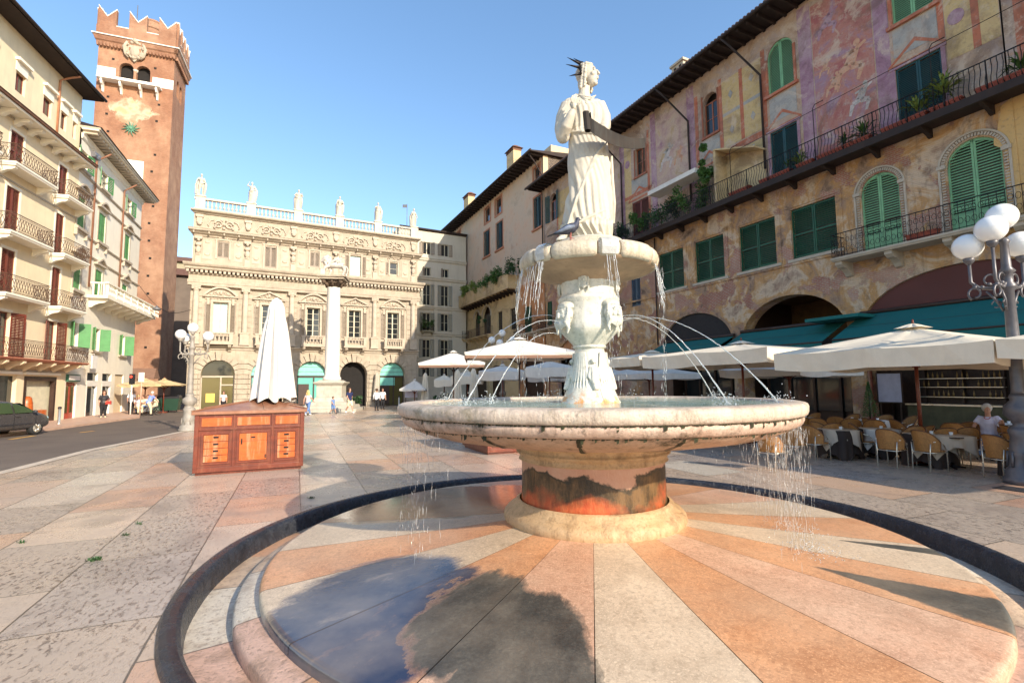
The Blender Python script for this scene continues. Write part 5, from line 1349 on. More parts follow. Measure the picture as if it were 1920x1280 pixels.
# ================================================================ RIGHT SIDE: long old houses in shade
RF = Face(26-.4815*47.3, 47.3, .4815, -1)
HR = 20.9
def house_r1():
    F = RF; t = empty('painted_house', F.o, F.rot, 'long old house with faded painted upper walls, peeling plaster, arcade and dark overhanging eave', 'house'); X1 = 33.55
    mids = [(15.55, 17.8, 'd'), (18.75, 20.95, 'd'), (22.0, 24.25, 'd'), (25.1, 27.35, 'd')]
    holes = [rect(a, b, 8.13, 10.66) for a, b, _ in mids]
    arched = [(28.45, 29.95, 7.62, 11.0), (31.6, 33.25, 7.55, 11.05)]
    holes += [archpts(a, b, z0, z1, 14) for a, b, z0, z1 in arched]
    holes.append(rect(12.6, 13.6, 7.55, 9.9))
    low = [(2.2, 8.1, 6.1), (8.7, 15.2, 6.3), (15.62, 21.24, 6.31), (21.9, 27.52, 6.4), (28.14, X1+1.9, 6.46)]
    mb = MB()
    mb.wall(rect(11.0, X1, 6.9, 12.1), holes, 0, .32)
    lowh = [archpts(a, b, .0, zt, 18, rise=min((b-a)/2, zt-4.35)) for a, b, zt in low if b < X1]
    a, b, zt = low[-1]; full = archpts(a, b, 0, zt, 28, rise=zt-4.35); cl = [p for p in full if p[0] <= X1-.02]
    xs = [p for p in full if p[0] > X1-.02]
    # last arch is cut by the neighbour's wall line
    arc = [p for p in full[2:] if p[0] <= X1-.02]; lowh.append([(a, 0), (X1-.02, 0), (X1-.02, arc[0][1])]+arc)
    mb.wall(rect(11.0, X1, 0, 6.9), [h for h in lowh if h[0][0] >= 11], 0, .8)
    mb.wall(rect(0, 11.0, 0, 12.1), [lowh[0], rect(-.0+.35, 1.25, 7.55, 9.8), rect(4.3, 5.3, 7.55, 9.9)], 0, .3)
    o = mb.build('lower_wall', M_peel, t)
    # upper painted wall
    up = [(24.25, 25.75, 12.3, 15.1), (30.15, 31.75, 12.3, 15.1), (13.0, 14.75, 12.3, 15.1), (19.85, 20.95, 16.9, 19.35), (13.45, 14.6, 16.9, 18.95), (1.1, 2.35, 17.3, 19.9), (6.0, 7.1, 17.0, 19.2)]
    ua = [(24.3, 25.75, 17.15, 19.85), (30.2, 31.65, 17.05, 19.85)]
    mb = MB(); mb.wall(rect(0, X1, 12.1, HR), [rect(a, b, z0, z1) if (a, z0) != (1.1, 17.3) else archpts(a, b, z0, z1, 10) for a, b, z0, z1 in up if (a) not in (19.85,)]+[archpts(19.85, 20.95, 16.9, 19.5, 10)]+[archpts(a, b, z0, z1, 12) for a, b, z0, z1 in ua], 0, .3)
    mb.build('painted_wall', F_base, t)
    # painted bands, panels, medallions
    def paint(name, m, rs, y=-.006, rects=True):
        mb = MB()
        for q in rs:
            if len(q) == 4 and not isinstance(q[0], tuple): mb.box(q[0], q[1], y, -.0005, q[2], q[3])
            else: mb.prism(q, y, -.0005)
        return mb.build(name, m, t)
    paint('painted_scene', F_scene, [(26.75, 29.4, 12.6, 20.4)])
    paint('painted_scene', F_scene2, [(15.7, 18.5, 13.3, 20.2)])
    paint('painted_scene', F_scene2, [(8.0, 11.6, 13.0, 20.0)])
    paint('violet_painted_pilaster', F_viol, [(26.05, 26.70, 12.3, 20.7), (29.45, 30.02, 12.3, 20.7), (18.55, 19.15, 12.3, 20.7), (15.15, 15.65, 12.3, 20.7), (11.7, 12.2, 12.3, 20.6)], -.012)
    paint('ochre_painted_panel', F_ochre, [(21.3, 23.9, 15.6, 19.6), (31.95, X1-.02, 14.4, 20.4), (12.25, 13.0, 13.0, 19.8), (21.3, 23.9, 12.4, 15.1), (2.6, 5.6, 13, 19.6)], -.008)
    paint('red_painted_band', F_red, [(22.5, 22.72, 15.6, 19.7), (21.0, 24.1, 15.15, 15.5), (21.05, 21.28, 15.55, 19.9), (23.92, 24.15, 15.55, 19.9), (32.75, 32.98, 14.4, 20.4), (31.72, 31.92, 15.4, 20.4), (12.2, 15.1, 15.5, 15.75), (14.75, 14.95, 12.5, 19.8), (2.4, 2.6, 13, 19.8), (19.2, 19.45, 15.6, 19.8)], -.016)
    paint('grey_painted_band', F_grey, [(21.3, 23.9, 17.45, 17.65), (24.3, 25.8, 15.6, 16.9), (30.15, 31.7, 15.6, 16.85), (19.4, 21.0, 15.5, 16.7), (13.0, 14.7, 15.8, 16.8), (23.1, 23.3, 12.5, 15.0), (32.0, 32.7, 17.2, 17.4)], -.013)
    rr = []
    for x0, x1, z0 in ((24.0, 26.0, 15.3), (29.9, 31.95, 15.3), (12.6, 15.05, 15.35), (19.2, 21.2, 15.2)):
        cx = (x0+x1)/2
        rr += [[(x0, z0), (x0+.12, z0), (cx, z0+.62), (cx, z0+.8)], [(x1, z0), (cx, z0+.8), (cx, z0+.62), (x1-.12, z0)], (x0, x1, z0-.14, z0-.01)]
    paint('painted_gable', F_red, rr, -.02)
    dm = []
    for x, z in ((21.9, 18.6), (23.3, 18.8), (21.9, 16.5), (23.3, 16.6), (32.35, 18.8), (33.2, 16.5)): dm.append([(x-.16, z), (x, z-.26), (x+.16, z), (x, z+.26)])
    paint('painted_diamond', F_grey, dm, -.024)
    cm = []
    for x, z in ((22.0, 13.8), (23.4, 13.9), (32.3, 16.0), (33.1, 18.9), (12.6, 18.2), (3.5, 16.5)): cm.append([(x+.27*math.cos(R_(q)), z+.3*math.sin(R_(q))) for q in range(0, 360, 20)])
    paint('painted_medallion', F_viol, cm, -.024)
    # blurred figures in the painted scenes
    def blobfig(cx, cz, s, seed, m):
        rnd = random.Random(seed); mb = MB()
        def limb(pts, r):
            for (a, b), (c, d), ra, rb in zip(pts, pts[1:], r, r[1:]):
                L = math.hypot(c-a, d-b); nx, nz = -(d-b)/L, (c-a)/L
                mb.prism([(a+nx*ra, b+nz*ra), (a-nx*ra, b-nz*ra), (c-nx*rb, d-nz*rb), (c+nx*rb, d+nz*rb)], -.010-.0007*(seed % 5), -.0005)
        limb([(cx, cz), (cx+.35*s, cz+.75*s)], [.30*s, .24*s]); limb([(cx, cz), (cx-.5*s, cz-.15*s), (cx-.75*s, cz-.95*s)], [.22*s, .17*s, .09*s]); limb([(cx+.1*s, cz-.1*s), (cx+.65*s, cz-.25*s), (cx+.4*s, cz-1.*s)], [.2*s, .16*s, .08*s])
        limb([(cx+.3*s, cz+.7*s), (cx-.3*s, cz+.6*s)], [.12*s, .07*s]); limb([(cx+.4*s, cz+.7*s), (cx+.9*s, cz+.9*s)], [.12*s, .07*s])
        mb.prism([(cx+.45*s+.17*s*math.cos(R_(q)), cz+1.05*s+.2*s*math.sin(R_(q))) for q in range(0, 360, 24)], -.0145, -.0005)
        mb.build('painted_figure', m, t)
    blobfig(28.35, 16.4, .85, 1, F_flesh); blobfig(27.6, 15.9, .45, 2, F_flesh); blobfig(27.25, 16.9, .35, 3, F_flesh); blobfig(16.6, 17.0, .75, 4, F_drape); blobfig(17.7, 16.7, .5, 5, F_flesh); blobfig(9.6, 16.5, .7, 6, F_drape)
    blobfig(28.7, 14.6, .6, 7, F_drape); blobfig(27.5, 19.0, .6, 8, F_viol)
    # windows: mid row
    for a, b, _ in mids:
        shutters(t, a, b, 8.15, 10.64, M_shDG, .10, sp=.10, midrail=[9.35], gap=.02)
        mb = MB(); mb.box(a-.2, b+.25, -.10, -.001, 7.98, 8.12); mb.build('sill', M_trim, t)
        mb = MB(); mb.box(a-.28, a, -.03, -.001, 8.12, 10.75); mb.box(b, b+.28, -.03, -.001, 8.12, 10.75); mb.box(a-.28, b+.28, -.05, -.001, 10.75, 10.95); mb.build('window_surround', M_peel, t)
    mb = MB(); mb.box(11.0, 27.6, -.07, -.0015, 7.86, 7.97); mb.build('string_course', M_peel, t)
    for a, b, z0, z1 in arched:
        shutters(t, a, b, z0, z1, M_shLG, .08, arch=True, sp=.11, solid=z0+.75, midrail=[z0+1.0])
        mb = MB(); cx = (a+b)/2; hw = (b-a)/2; zs = z1-hw; n = 30
        for i in range(n):   # dentilled brick arch
            aa = math.pi*(i+.5)/n; dw = math.pi/n*.34
            q = [(cx+(hw+.05)*math.cos(aa-dw), zs+(hw+.05)*math.sin(aa-dw)), (cx+(hw+.17)*math.cos(aa-dw), zs+(hw+.17)*math.sin(aa-dw)), (cx+(hw+.17)*math.cos(aa+dw), zs+(hw+.17)*math.sin(aa+dw)), (cx+(hw+.05)*math.cos(aa+dw), zs+(hw+.05)*math.sin(aa+dw))]
            mb.prism(q, -.06, -.001)
        z = z0+.1
        while z < zs:
            for s in (-1, 1):
                x = cx+s*(hw+.11); mb.box(x-.06, x+.06, -.06, -.001, z, z+.055)
            z += .11
        for s in (-1, 1): mb.box(cx+s*(hw+.14)-.14, cx+s*(hw+.14)+.14, -.12, -.001, zs-.02, zs+.12)
        n = 24; ro = [(cx+(hw+.26)*math.cos(math.pi*i/n), zs+(hw+.26)*math.sin(math.pi*i/n)) for i in range(n+1)]; ri = [(cx+(hw+.19)*math.cos(math.pi*i/n), zs+(hw+.19)*math.sin(math.pi*i/n)) for i in range(n+1)]
        for i in range(n): mb.prism([ri[i], ro[i], ro[i+1], ri[i+1]], -.08, -.001)
        for s in (-1, 1): mb.box(cx+s*(hw+.225)-.035, cx+s*(hw+.225)+.035, -.08, -.001, z0, zs)
        mb.build('arch_moulding', M_trim, t)
    shutters(t, 12.6, 13.6, 7.55, 9.9, mat('blue_grey_shutter', (.05, .09, .13), .5), .08, sp=.09)
    # windows: painted floor
    for a, b, z0, z1 in ua:
        shutters(t, a, b, z0, z1, M_shLG, .06, arch=True, sp=.085)
        mb = MB(); mb.box(a-.22, b+.22, -.14, -.001, z0-.16, z0-.02); mb.box(a-.13, a, -.05, -.001, z0, z1-.7); mb.box(b, b+.13, -.05, -.001, z0, z1-.7); mb.build('window_surround', F_red, t)
    for a, b, z0, z1 in up[:2]: shutters(t, a, b, z0, z1, M_shBG, .03, sp=.075); mb = MB(); mb.box(a-.15, a, -.03, -.021, z0, z1); mb.box(b, b+.15, -.03, -.021, z0, z1); mb.box(a-.2, b+.2, -.05, -.021, z1, z1+.12); mb.build('door_frame', F_viol, t)
    shutters(t, 13.0, 14.75, 12.3, 15.1, M_shR, .06, sp=.09)
    for a, b, z0, z1, ar in ((19.85, 20.95, 16.9, 19.5, 1), (13.45, 14.6, 16.9, 18.95, 0), (6.0, 7.1, 17.0, 19.2, 0)):
        g = glazing(t, a, b, z0, z1-(.5 if ar else 0), .2, mf=M_orangefr, cols=2, rows=2, mg=M_glass); mb = MB(); mb.box(a-.12, b+.12, -.1, -.001, z0-.14, z0-.01); mb.box(a-.1, a, -.04, -.001, z0, z1); mb.box(b, b+.1, -.04, -.001, z0, z1); mb.build('window_surround', M_orangefr, g)
    glazing(t, 1.1, 2.35, 17.3, 19.3, .2, mf=M_orangefr, cols=2, rows=2)
    open_leaf(t, 2.35, 17.3, 19.9, .6, 160, M_shBG, 1); open_leaf(t, 1.1, 17.3, 19.9, .6, 165, M_shBG, -1)
    shutters(t, .35, 1.25, 7.55, 9.8, M_shDG, .06, sp=.09); shutters(t, 4.3, 5.3, 7.55, 9.9, M_shDG, .06, sp=.09)
    # blocks behind the wall skin
    mb = MB(); mb.box(0, X1, .8, 9, 6.95, HR-.05); mb.box(0, X1, .34, .8, 6.95, 7.3); mb.build('core', M_dkbuild, t)
    # arcade inside: ochre vault and dark shop fronts
    mb = MB(); mb.box(0, X1, 4.5, 5, 0, 6.9); mb.box(0, X1, .81, 4.49, 6.6, 6.94); mb.build('arcade_inside', mat('dark_ochre_plaster', (.17, .085, .03), .9, var=.3), t)  # one dark ochre tone for the whole arcade inside
    mb = MB()
    for x in (15.4, 21.57, 27.83): mb.box(x-.15, x+.15, .8, 4.5, 0, 6.6)
    mb.build('cross_wall', M_wooddk, t)
    # maroon and black lunettes, teal awnings
    def lun(a, b, zt, zl, m, y=.12):
        mb = MB(); n = 20; rise = zt-4.35; w_ = (b-a)/2; cx = (a+b)/2; pts = []
        for i in range(n+1):
            aa = math.pi*i/n; z = 4.35+rise*math.sin(aa)
            if z >= zl: pts.append((cx+(w_-.03)*math.cos(aa), z-.02))
        pts = [(pts[0][0], zl)]+pts+[(pts[-1][0], zl)]
        mb.prism(pts, y, y+.03); mb.build('lunette_cloth', m, t)
    lun(8.7, 15.2, 6.3, 4.4, M_maroon); lun(15.62, 21.24, 6.31, 4.75, mat('black_awning_cloth', (.012, .010, .012), .7)); lun(28.14, X1+1.9, 6.46, 4.98, M_maroon, .1)
    lun(2.2, 8.1, 6.1, 4.4, M_orangepl)
    def awn(a, b, z0, out, z1, m=M_teal):
        mb = MB(); mb.rings([[(a, -.05, z0), (b, -.05, z0), (b, -.05, z0+.04), (a, -.05, z0+.04)], [(a, -out, z1), (b, -out, z1), (b, -out, z1+.04), (a, -out, z1+.04)]], True, True, False)
        mb.box(a, b, -out-.01, -out+.01, z1-.45, z1); o = mb.build('awning', m, t)
        mb = MB(); mb.tube([(a, -out*.55, z0+(z1-z0)*.55+.02), (b, -out*.55, z0+(z1-z0)*.55+.02)], .035, 6); mb.tube([(a-.05, -.1, z0+.08), (b+.05, -.1, z0+.08)], .09, 8); mb.tube([(a, -out, z1), (b, -out, z1)], .04, 6); mb.build('awning_bar', M_wooddk, o)
    awn(15.9, 21.4, 4.62, 1.7, 3.85); awn(21.95, 27.5, 4.72, 1.9, 3.75); awn(28.2, 38.5, 4.92, 2.3, 3.75)
    mb = MB(); mb.frust(26.6, 28.9, -1.6, -.02, 4.72, 26.6, 28.9, -1.6, -.02, 4.86); mb.build('awning_box', M_teal, t)
    # top floor balcony along the painted wall
    mb = MB(); mb.box(8, X1+6, -1.05, -.002, 11.98, 12.12); mb.box(8, X1+6, -1.12, -.98, 11.86, 12.16); ob = mb.build('long_balcony', M_eave, t)
    mb = MB(); x = 8.4
    while x < X1+5: bracket(mb, x, .14, .9, 11.97, .35, -.002); x += 1.9
    mb.build('bracket', M_eave, ob)
    mb = MB(); iron_rail(mb, [(21.0, -1.0), (X1+6, -1.0)], 12.14, 1.12, 'belly', .155, .014, .13); mb.build('railing', M_iron, ob)
    mb = MB(); iron_rail(mb, [(9.0, -1.0), (21.0, -1.0)], 12.14, 1.12, 'scroll', .16, .014); mb.build('railing', M_iron, ob)
    # low pale wall / screen on the balcony and the white shelf
    mb = MB(); mb.box(21.3, 21.45, -.95, -.04, 12.13, 15.3); mb.box(21.45, 23.9, -.10, -.04, 12.13, 14.6); mb.prism([(21.25, 15.3), (21.5, 15.3), (24.0, 14.4), (24.0, 14.3)], -.98, -.03) ; mb.build('balcony_screen', M_yellow2, ob)
    mb = MB(); mb.prism([(16.2, 14.35), (20.3, 14.35), (20.3, 14.62), (16.2, 14.62)], -1.35, -.3); mb.build('rolled_blind', M_clothw, ob)
    # wire and its posts above the balcony
    mb = MB()
    for x in (22.5, 27.2, 31.8): mb.tube([(x, -1.02, 12.2), (x, -1.02, 14.7), (x+.1, -1.02, 14.85), (x+.5, -1.02, 14.85)], .018, 5)
    mb.tube([(22.0, -1.02, 14.55), (X1+5, -1.02, 14.75)], .013, 5); mb.build('wire', M_iron, ob)
    # lower balcony under the arched windows
    o = iron_balcony(t, 27.55, 36.0, 7.5, 1.0, M_trim, M_iron, h=1.05, kind='scroll', step=.22, brk=5, th=.16, bw=.28, bh=.62)
    o = iron_balcony(t, -.3, 6.0, 7.2, .9, M_trim, M_iron, h=1.0, kind='scroll', step=.22, brk=4, th=.15)
    # roof: deep eave with rafters, tile edge, gutters and downpipes
    mb = MB(); mb.frust(-.9, 60, -1.45, 10, HR+.10, -.9, 60, -1.45, 10, HR+.16); mb.build('roof_boards', M_eave, t)
    mb = MB(); x = -.6
    while x < 44: mb.box(x, x+.12, -1.4, -.002, HR-.10, HR+.09); x += .62
    mb.build('rafter', M_eave, t)
    mb = MB(); x = -.95
    while x < 48: mb.tube([(x, -1.55, HR+.20), (x, 0, HR+.75)], .10, 6); x += .24
    mb.frust(-.9, 60, -1.5, 10, HR+.17, -.9, 60, 4, 4.2, HR+2.4); mb.build('tiles', M_tile, t)
    mb = MB(); mb.tube([(-.9, -1.6, HR+.08), (60, -1.6, HR+.08)], .085, 8)
    mb.build('gutter', M_eave, t)
    for x in (12.0, 18.75, 23.95):
        mb = MB(); mb.tube([(x-1.2, -1.6, HR+.02), (x-.9, -1.3, HR-.5), (x, -.14, HR-2.4), (x, -.14, HR-2.7), (x, -.14, 13.3)], .06, 8); mb.build('downpipe', M_eave, t)
    mb = MB(); mb.tube([(15.3, -.1, 11.9), (15.3, -.1, 4.6)], .045, 6); mb.build('cable', M_eave, t)
    for i, (px, py, hh) in enumerate(((1278, 150, 0), )):
        mb = MB(); mb.box(17.6, 18.6, -.2, .6, HR+.2, HR+1.75); mb.box(17.5, 18.7, -.3, .7, HR+1.75, HR+1.9); oc = mb.build('chimney', M_trim, t)
        mb = MB()
        for x in (17.8, 18.25): mb.box(x, x+.2, -.215, -.19, HR+1.35, HR+1.6)
        mb.build('flue_opening', M_dark, oc)
    # shop fronts inside the arcade
    mb = MB(); x = 3.0
    for a, b in ((3, 8), (9, 15), (16, 21), (22.2, 27.4)):
        mb.box(a, b, 1.6, 1.66, .6, 3.0)
    sw_ = mb.build('shop_glass', M_glass, t)
    mb = MB()
    for a, b in ((3, 8), (9, 15), (16, 21), (22.2, 27.4), (28.3, 33.4)):
        mb.box(a, b, 1.7, 1.8, 0, 4.2); n = 4
        for i in range(n+1): xx = a+(b-a)*i/n; mb.box(xx-.06, xx+.06, 1.5, 1.69, 0, 3.3)
        mb.box(a, b, 1.5, 1.69, 2.95, 3.1)
    mb.build('shop_joinery', M_wooddk, t)
    mb = MB(); mb.lathe([(.30, 0), (.30, .3), (.24, .4), (.22, 3.2), (.28, 3.35), (.3, 3.6)], 28.0, .3, 0, 20); mb.build('arcade_column', mat('red_marble', (.22, .07, .045), .3, var=.3), t)
    return t
HR1 = house_r1()
# next door: part seen at the right edge, unseen chunks added to shape sunlight
def side_houses():
    F = RF
    t = empty('yellow_house', F.pt(33.6), F.rot, 'yellow plastered house at the right edge beside the arched green shutters', 'house')
    mb = MB(); mb.box(0, 12, 0, 9, 7.0, 12.05); mb.wall(rect(0, 12, 0, 7.0), [[(2.0, 0), (10, 0), (10, 4.5), (6, 6), (2.0, 5.3)]], 0, .6); mb.build('wall', M_yellow, t)
    # ragged plaster edge against the peeling wall
    mb = MB(); rnd = random.Random(2); pts = [(.05, 7.2)]; z = 7.2
    while z < 12: pts.append((-.12-.28*rnd.random()-(.15 if z > 10.5 else 0), z)); z += .22
    pts.append((.05, 12.0)); mb.prism(pts, -.03, -.003); mb.build('plaster_edge', M_yellow, t)
    mb = MB(); mb.box(0, 16, 0, 9, 12.15, HR); mb.build('upper_wall', F_base, t)
    mb = MB(); mb.box(.3, .6, -.012, -.001, 12.3, 20.5); mb.box(2.2, 2.5, -.012, -.001, 12.3, 20.5); mb.build('red_painted_band', F_red, t)
    mb = MB(); mb.box(.65, 2.15, -.008, -.001, 13.3, 20.0); mb.build('ochre_painted_panel', F_ochre, t)
    mb = MB(); mb.box(12, 27, 0, 9, 0, HR); mb.build('far_wall', M_yellow, t)  # unseen stretch, height set to shade the café ground
    t2 = empty('unseen_low_house', F.pt(60.8), F.rot, 'unseen lower house added behind the view, its height set to leave the fountain sunlit', 'house')
    mb = MB(); mb.box(0, 45, 0, 10, 0, 11.5); mb.build('wall', M_yellow2, t2)  # added out of view, kept low so sun reaches the fountain
side_houses()
def house_r3():
    F = RF; t = empty('faded_house', F.o, F.rot, 'tall house with faded pink frescoed wall, small attic windows and planted terrace', 'house'); X0 = -30.2; XR = -.05; H3 = 24.4
    W3 = lambda a, b, z0, z1: rect(a, b, z0, z1)
    attic = [(-25.2+.0, -23.8, 22.0, 23.7), (-14.9, -13.2, 21.95, 23.8), (-11.6, -9.9, 21.9, 23.8), (-2.0, -.7, 22.0, 23.8)]
    main = [(-26.0, -24.2, 17.8, 21.0), (-15.2, -13.4, 17.75, 20.9), (-11.4, -9.6, 17.7, 20.85), (-2.1, -.55, 17.5, 20.7)]
    low = [(-27.4, -26.4, 8.3, 11.2), (-24.9, -23.4, 8.3, 11.2), (-11.3, -9.9, 8.1, 10.4), (-7.9, -6.4, 8.0, 10.3)]
    lowa = [(-18.6, -16.7, 8.2, 11.4), (-15.8, -13.2, 8.2, 11.6)]
    tiny = [(-8.6, -7.9, 5.2, 6.3), (-14.6, -13.9, 5.3, 6.4), (-20, -18.6, 5, 6.2), (-24.5, -23.4, 5, 6.2)]
    mb = MB(); mb.wall(rect(X0, XR, 12.4, H3), [W3(*q) for q in attic+main], 0, .3); mb.build('upper_wall', M_far, t)
    mb = MB(); mb.wall(rect(X0, -5.75, 4.6, 12.4), [W3(*q) for q in low+tiny]+[archpts(*q, 10) for q in lowa], 0, .3)
    mb.wall(rect(X0, -5.75, 0, 4.6), [archpts(a, a+4.4, 0, 4.3, 12, 1.4) for a in (-29.4, -24.2, -19.0, -13.8)], 0, .5); mb.build('lower_wall', M_yellow2, t)
    mb = MB(); mb.wall(rect(-5.75, XR, 0, 12.4), [W3(-4.3, -2.75, 7.3, 9.95), archpts(-5.2, -.5, 0, 5.9, 14)], -.04, .5); mb.build('orange_wall', M_orangepl, t)
    shutters(t, -4.3, -2.75, 7.3, 9.95, M_shDG, .0, sp=.09)
    mb = MB(); mb.box(X0, XR, .55, 9, 0, H3); mb.build('core', M_wooddk, t)
    mb = MB(); mb.box(XR-.3, XR, .0, 9.05, HR+.6, H3+.0); mb.box(XR-5.2, XR+.02, .9, 9.4, H3+.2, H3+1.25); mb.box(X0, X0+.3, 0, .56, 0, H3); mb.build('gable', mat('cream_gable', (.62, .47, .30), .9, var=.05), t)
    for a, b, z0, z1 in attic:
        g = glazing(t, a, b, z0, z1, .18, mf=M_orangefr, cols=1, rows=2, mg=M_glass); f = MB(); f.box(a-.25, a, -.06, -.001, z0-.2, z1+.2); f.box(b, b+.25, -.06, -.001, z0-.2, z1+.2); f.box(a, b, -.06, -.001, z1, z1+.2); f.box(a, b, -.06, -.001, z0-.2, z0); f.build('window_surround', mat('terracotta_frame', (.42, .17, .09), .8), g)
    for i, (a, b, z0, z1) in enumerate(main):
        shutters(t, a, b, z0, z1, M_shBG if i else M_shDG, .05, sp=.11); f = MB(); f.box(a-.3, b+.3, -.16, -.001, z0-.2, z0-.02); f.box(a-.16, a, -.03, -.001, z0, z1); f.box(b, b+.16, -.03, -.001, z0, z1); f.box(a-.16, b+.16, -.03, -.001, z1, z1+.16); f.build('window_surround', bpy.data.materials['terracotta_frame'], t)
    for a, b, z0, z1 in low+tiny: glazing(t, a, b, z0, z1, .2, cols=2, rows=3 if z1-z0 > 1.5 else 1, mf=M_wooddk)
    for a, b, z0, z1 in lowa:
        g = glazing(t, a, b, z0, z1-.9, .25, cols=2, rows=3, mf=M_wooddk)
        f = MB(); n = 14; cx = (a+b)/2; hw = (b-a)/2; zs = z1-hw
        for i in range(n):
            p, q = math.pi*i/n, math.pi*(i+1)/n; f.prism([(cx+hw*math.cos(p), zs+hw*math.sin(p)), (cx+(hw+.2)*math.cos(p), zs+(hw+.2)*math.sin(p)), (cx+(hw+.2)*math.cos(q), zs+(hw+.2)*math.sin(q)), (cx+hw*math.cos(q), zs+hw*math.sin(q))], -.06, -.001)
        f.build('arch_moulding', M_trim, t)
    # terrace with parapet at the second storey
    mb = MB(); mb.box(X0-.2, -5.6, -1.3, -.002, 12.15, 12.4); mb.box(X0-.2, -5.6, -1.32, -1.15, 12.41, 13.6); mb.box(X0-.25, -5.55, -1.36, -1.1, 13.61, 13.72); mb.box(-5.75, -5.6, -1.14, -.002, 12.41, 13.6); ot = mb.build('terrace', M_yellow2, t)
    mb = MB(); x = X0+.2
    while x < -5.8: bracket(mb, x, .16, 1.1, 12.14, .4, -.002); x += .95
    mb.build('bracket', M_eave, ot)
    mb = MB(); mb.frust(X0-.6, -22.6, -1.7, -.01, 11.35, X0-.6, -22.6, -1.7, -.01, 11.5); mb.frust(X0-.6, -22.6, -1.75, -.01, 11.51, X0-.6, -22.6, -.4, -.01, 12.1); mb.build('lean_to_roof', M_eave, t)
    iron_balcony(t, -29.6, -20.5, 8.1, .9, M_yellow2, M_iron, h=1.0, kind='scroll', step=.2, brk=5)
    iron_balcony(t, -19.6, -12.6, 8.0, .8, M_yellow2, M_rustiron, h=1.0, kind='plain', step=.14, brk=5)
    iron_balcony(t, -5.6, -.4, 7.15, .8, M_trim, M_iron, h=1.0, kind='scroll', step=.2, brk=4)
    mb = MB(); mb.frust(X0-1.0, .3, -1.5, 9.5, H3+.02, X0-1.0, .3, -1.5, 9.5, H3+.12); mb.frust(X0-1.0, .3, -1.55, 9.5, H3+.125, X0-1, .3, 4.4, 4.6, H3+.75); mb.build('roof', M_eave, t)
    mb = MB(); x = X0-.8
    while x < .2: mb.box(x, x+.14, -1.45, -.002, H3-.16, H3+.01); x += .75
    mb.build('rafter', M_eave, t)
    mb = MB(); mb.tube([(X0-1, -1.6, H3+.12), (.35, -1.6, H3+.12)], .1, 8); mb.tube([(-.25, -1.6, H3+.05), (-.25, -.9, H3-.7), (-.12, -.14, H3-2), (-.12, -.14, 12.5)], .06, 8); mb.build('gutter', M_eave, t)
    for x, zz, hh in ((-20.0, 24.7, 2.6), (-6.5, 24.8, 2.8)):
        c = MB(); c.box(x, x+1.7, -.9, .0, zz, zz+hh-.7); oc = c.build('chimney', M_yellow2, t)
        c = MB()
        for i in range(5): c.box(x-.05+i*.4, x+.12+i*.4, -.95, .05, zz+hh-.7, zz+hh-.4)
        c.frust(x-.2, x+1.9, -1.1, .2, zz+hh-.4, x+.3, x+1.4, -.6, -.3, zz+hh); c.build('chimney_cap', M_tile, oc)
    return t
HR3 = house_r3()
# greenery on terraces and balconies (each pot or bush a thing)
def potbox(name, F, u, d, z, L, label, grp, rz=0, w=.26, h=.24, m=None):
    t = empty(name, F.pt(u, d, z), F.rot, label, 'planter', grp); mb = MB()
    mb.frust(-L/2+.04, L/2-.04, -w/2+.03, w/2-.03, 0, -L/2, L/2, -w/2, w/2, h); mb.box(-L/2-.015, L/2+.015, -w/2-.015, w/2+.015, h-.05, h+.01)
    for i in range(int(L/.07)): mb.box(-L/2+.03+i*.07, -L/2+.055+i*.07, -w/2-.006, -w/2+.03, .04, h-.06)
    mb.build('trough', m or M_terra, t); mb = MB(); mb.box(-L/2+.03, L/2-.03, -w/2+.03, w/2-.03, h+.011, h+.02); mb.build('soil', M_wooddk, t); return t
PL = []
for i, (u, L, lab) in enumerate(((22.9, 1.3, 'long terracotta trough at the left end of the bellied iron railing'), (25.0, 1.7, 'terracotta trough under the dark green balcony doors in the middle'), (26.6, .8, 'short terracotta trough just right of the middle balcony doors'), (28.0, 1.6, 'terracotta trough before the painted figure scene'), (29.1, .75, 'short terracotta trough beside the violet painted pilaster'), (30.7, 1.6, 'terracotta trough under the right-hand dark green balcony doors'), (32.1, 1.0, 'terracotta trough holding the spiky palm'), (34.0, 2.0, 'terracotta trough nearest the right edge of the frame'))):
    potbox('planter_trough', RF, u, -.84, 12.17, L, lab, 'terracotta troughs along the top balcony')
potbox('planter_trough', RF, 31.0, -.78, 7.52, 1.05, 'red trough on the lower scrolled balcony between the arched shutters', None)
def fanplant(name, loc, label, n=26, L=.9, m=None, seed=1, cat='palm', wd=.035, group=None):
    rnd = random.Random(seed); t = empty(name, loc, 0, label, cat, group); mb = MB()
    for i in range(n):
        a = rnd.random()*6.28; el = rnd.uniform(.1, 1.3); l = L*rnd.uniform(.6, 1.1); p = Vector((0, 0, rnd.uniform(0, .25))); d = Vector((math.cos(a)*math.cos(el), math.sin(a)*math.cos(el), math.sin(el))); s = Vector((-math.sin(a), math.cos(a), 0))*wd
        q = p+d*l*.6; r = p+d*l-Vector((0, 0, .28*l)); mb.poly([p-s*.4, p+s*.4, q+s, q-s]); mb.poly([q-s, q+s, r])
    mb.build('fronds', m or M_leafy, t); mb = MB(); mb.tube([(0, 0, -.15), (0, 0, .3)], .05, 6); mb.build('trunk', M_wooddk, t); return t
fanplant('balcony_palm', RF.pt(32.05, -.8, 12.75), 'spiky yellow-green palm on the top balcony beside the right-hand green doors', 70, 1.05, seed=3)
fanplant('spiky_plant', RF.pt(31.2, -.85, 12.5), 'low spreading spiky plant drooping over the railing left of the palm', 46, .85, seed=8)
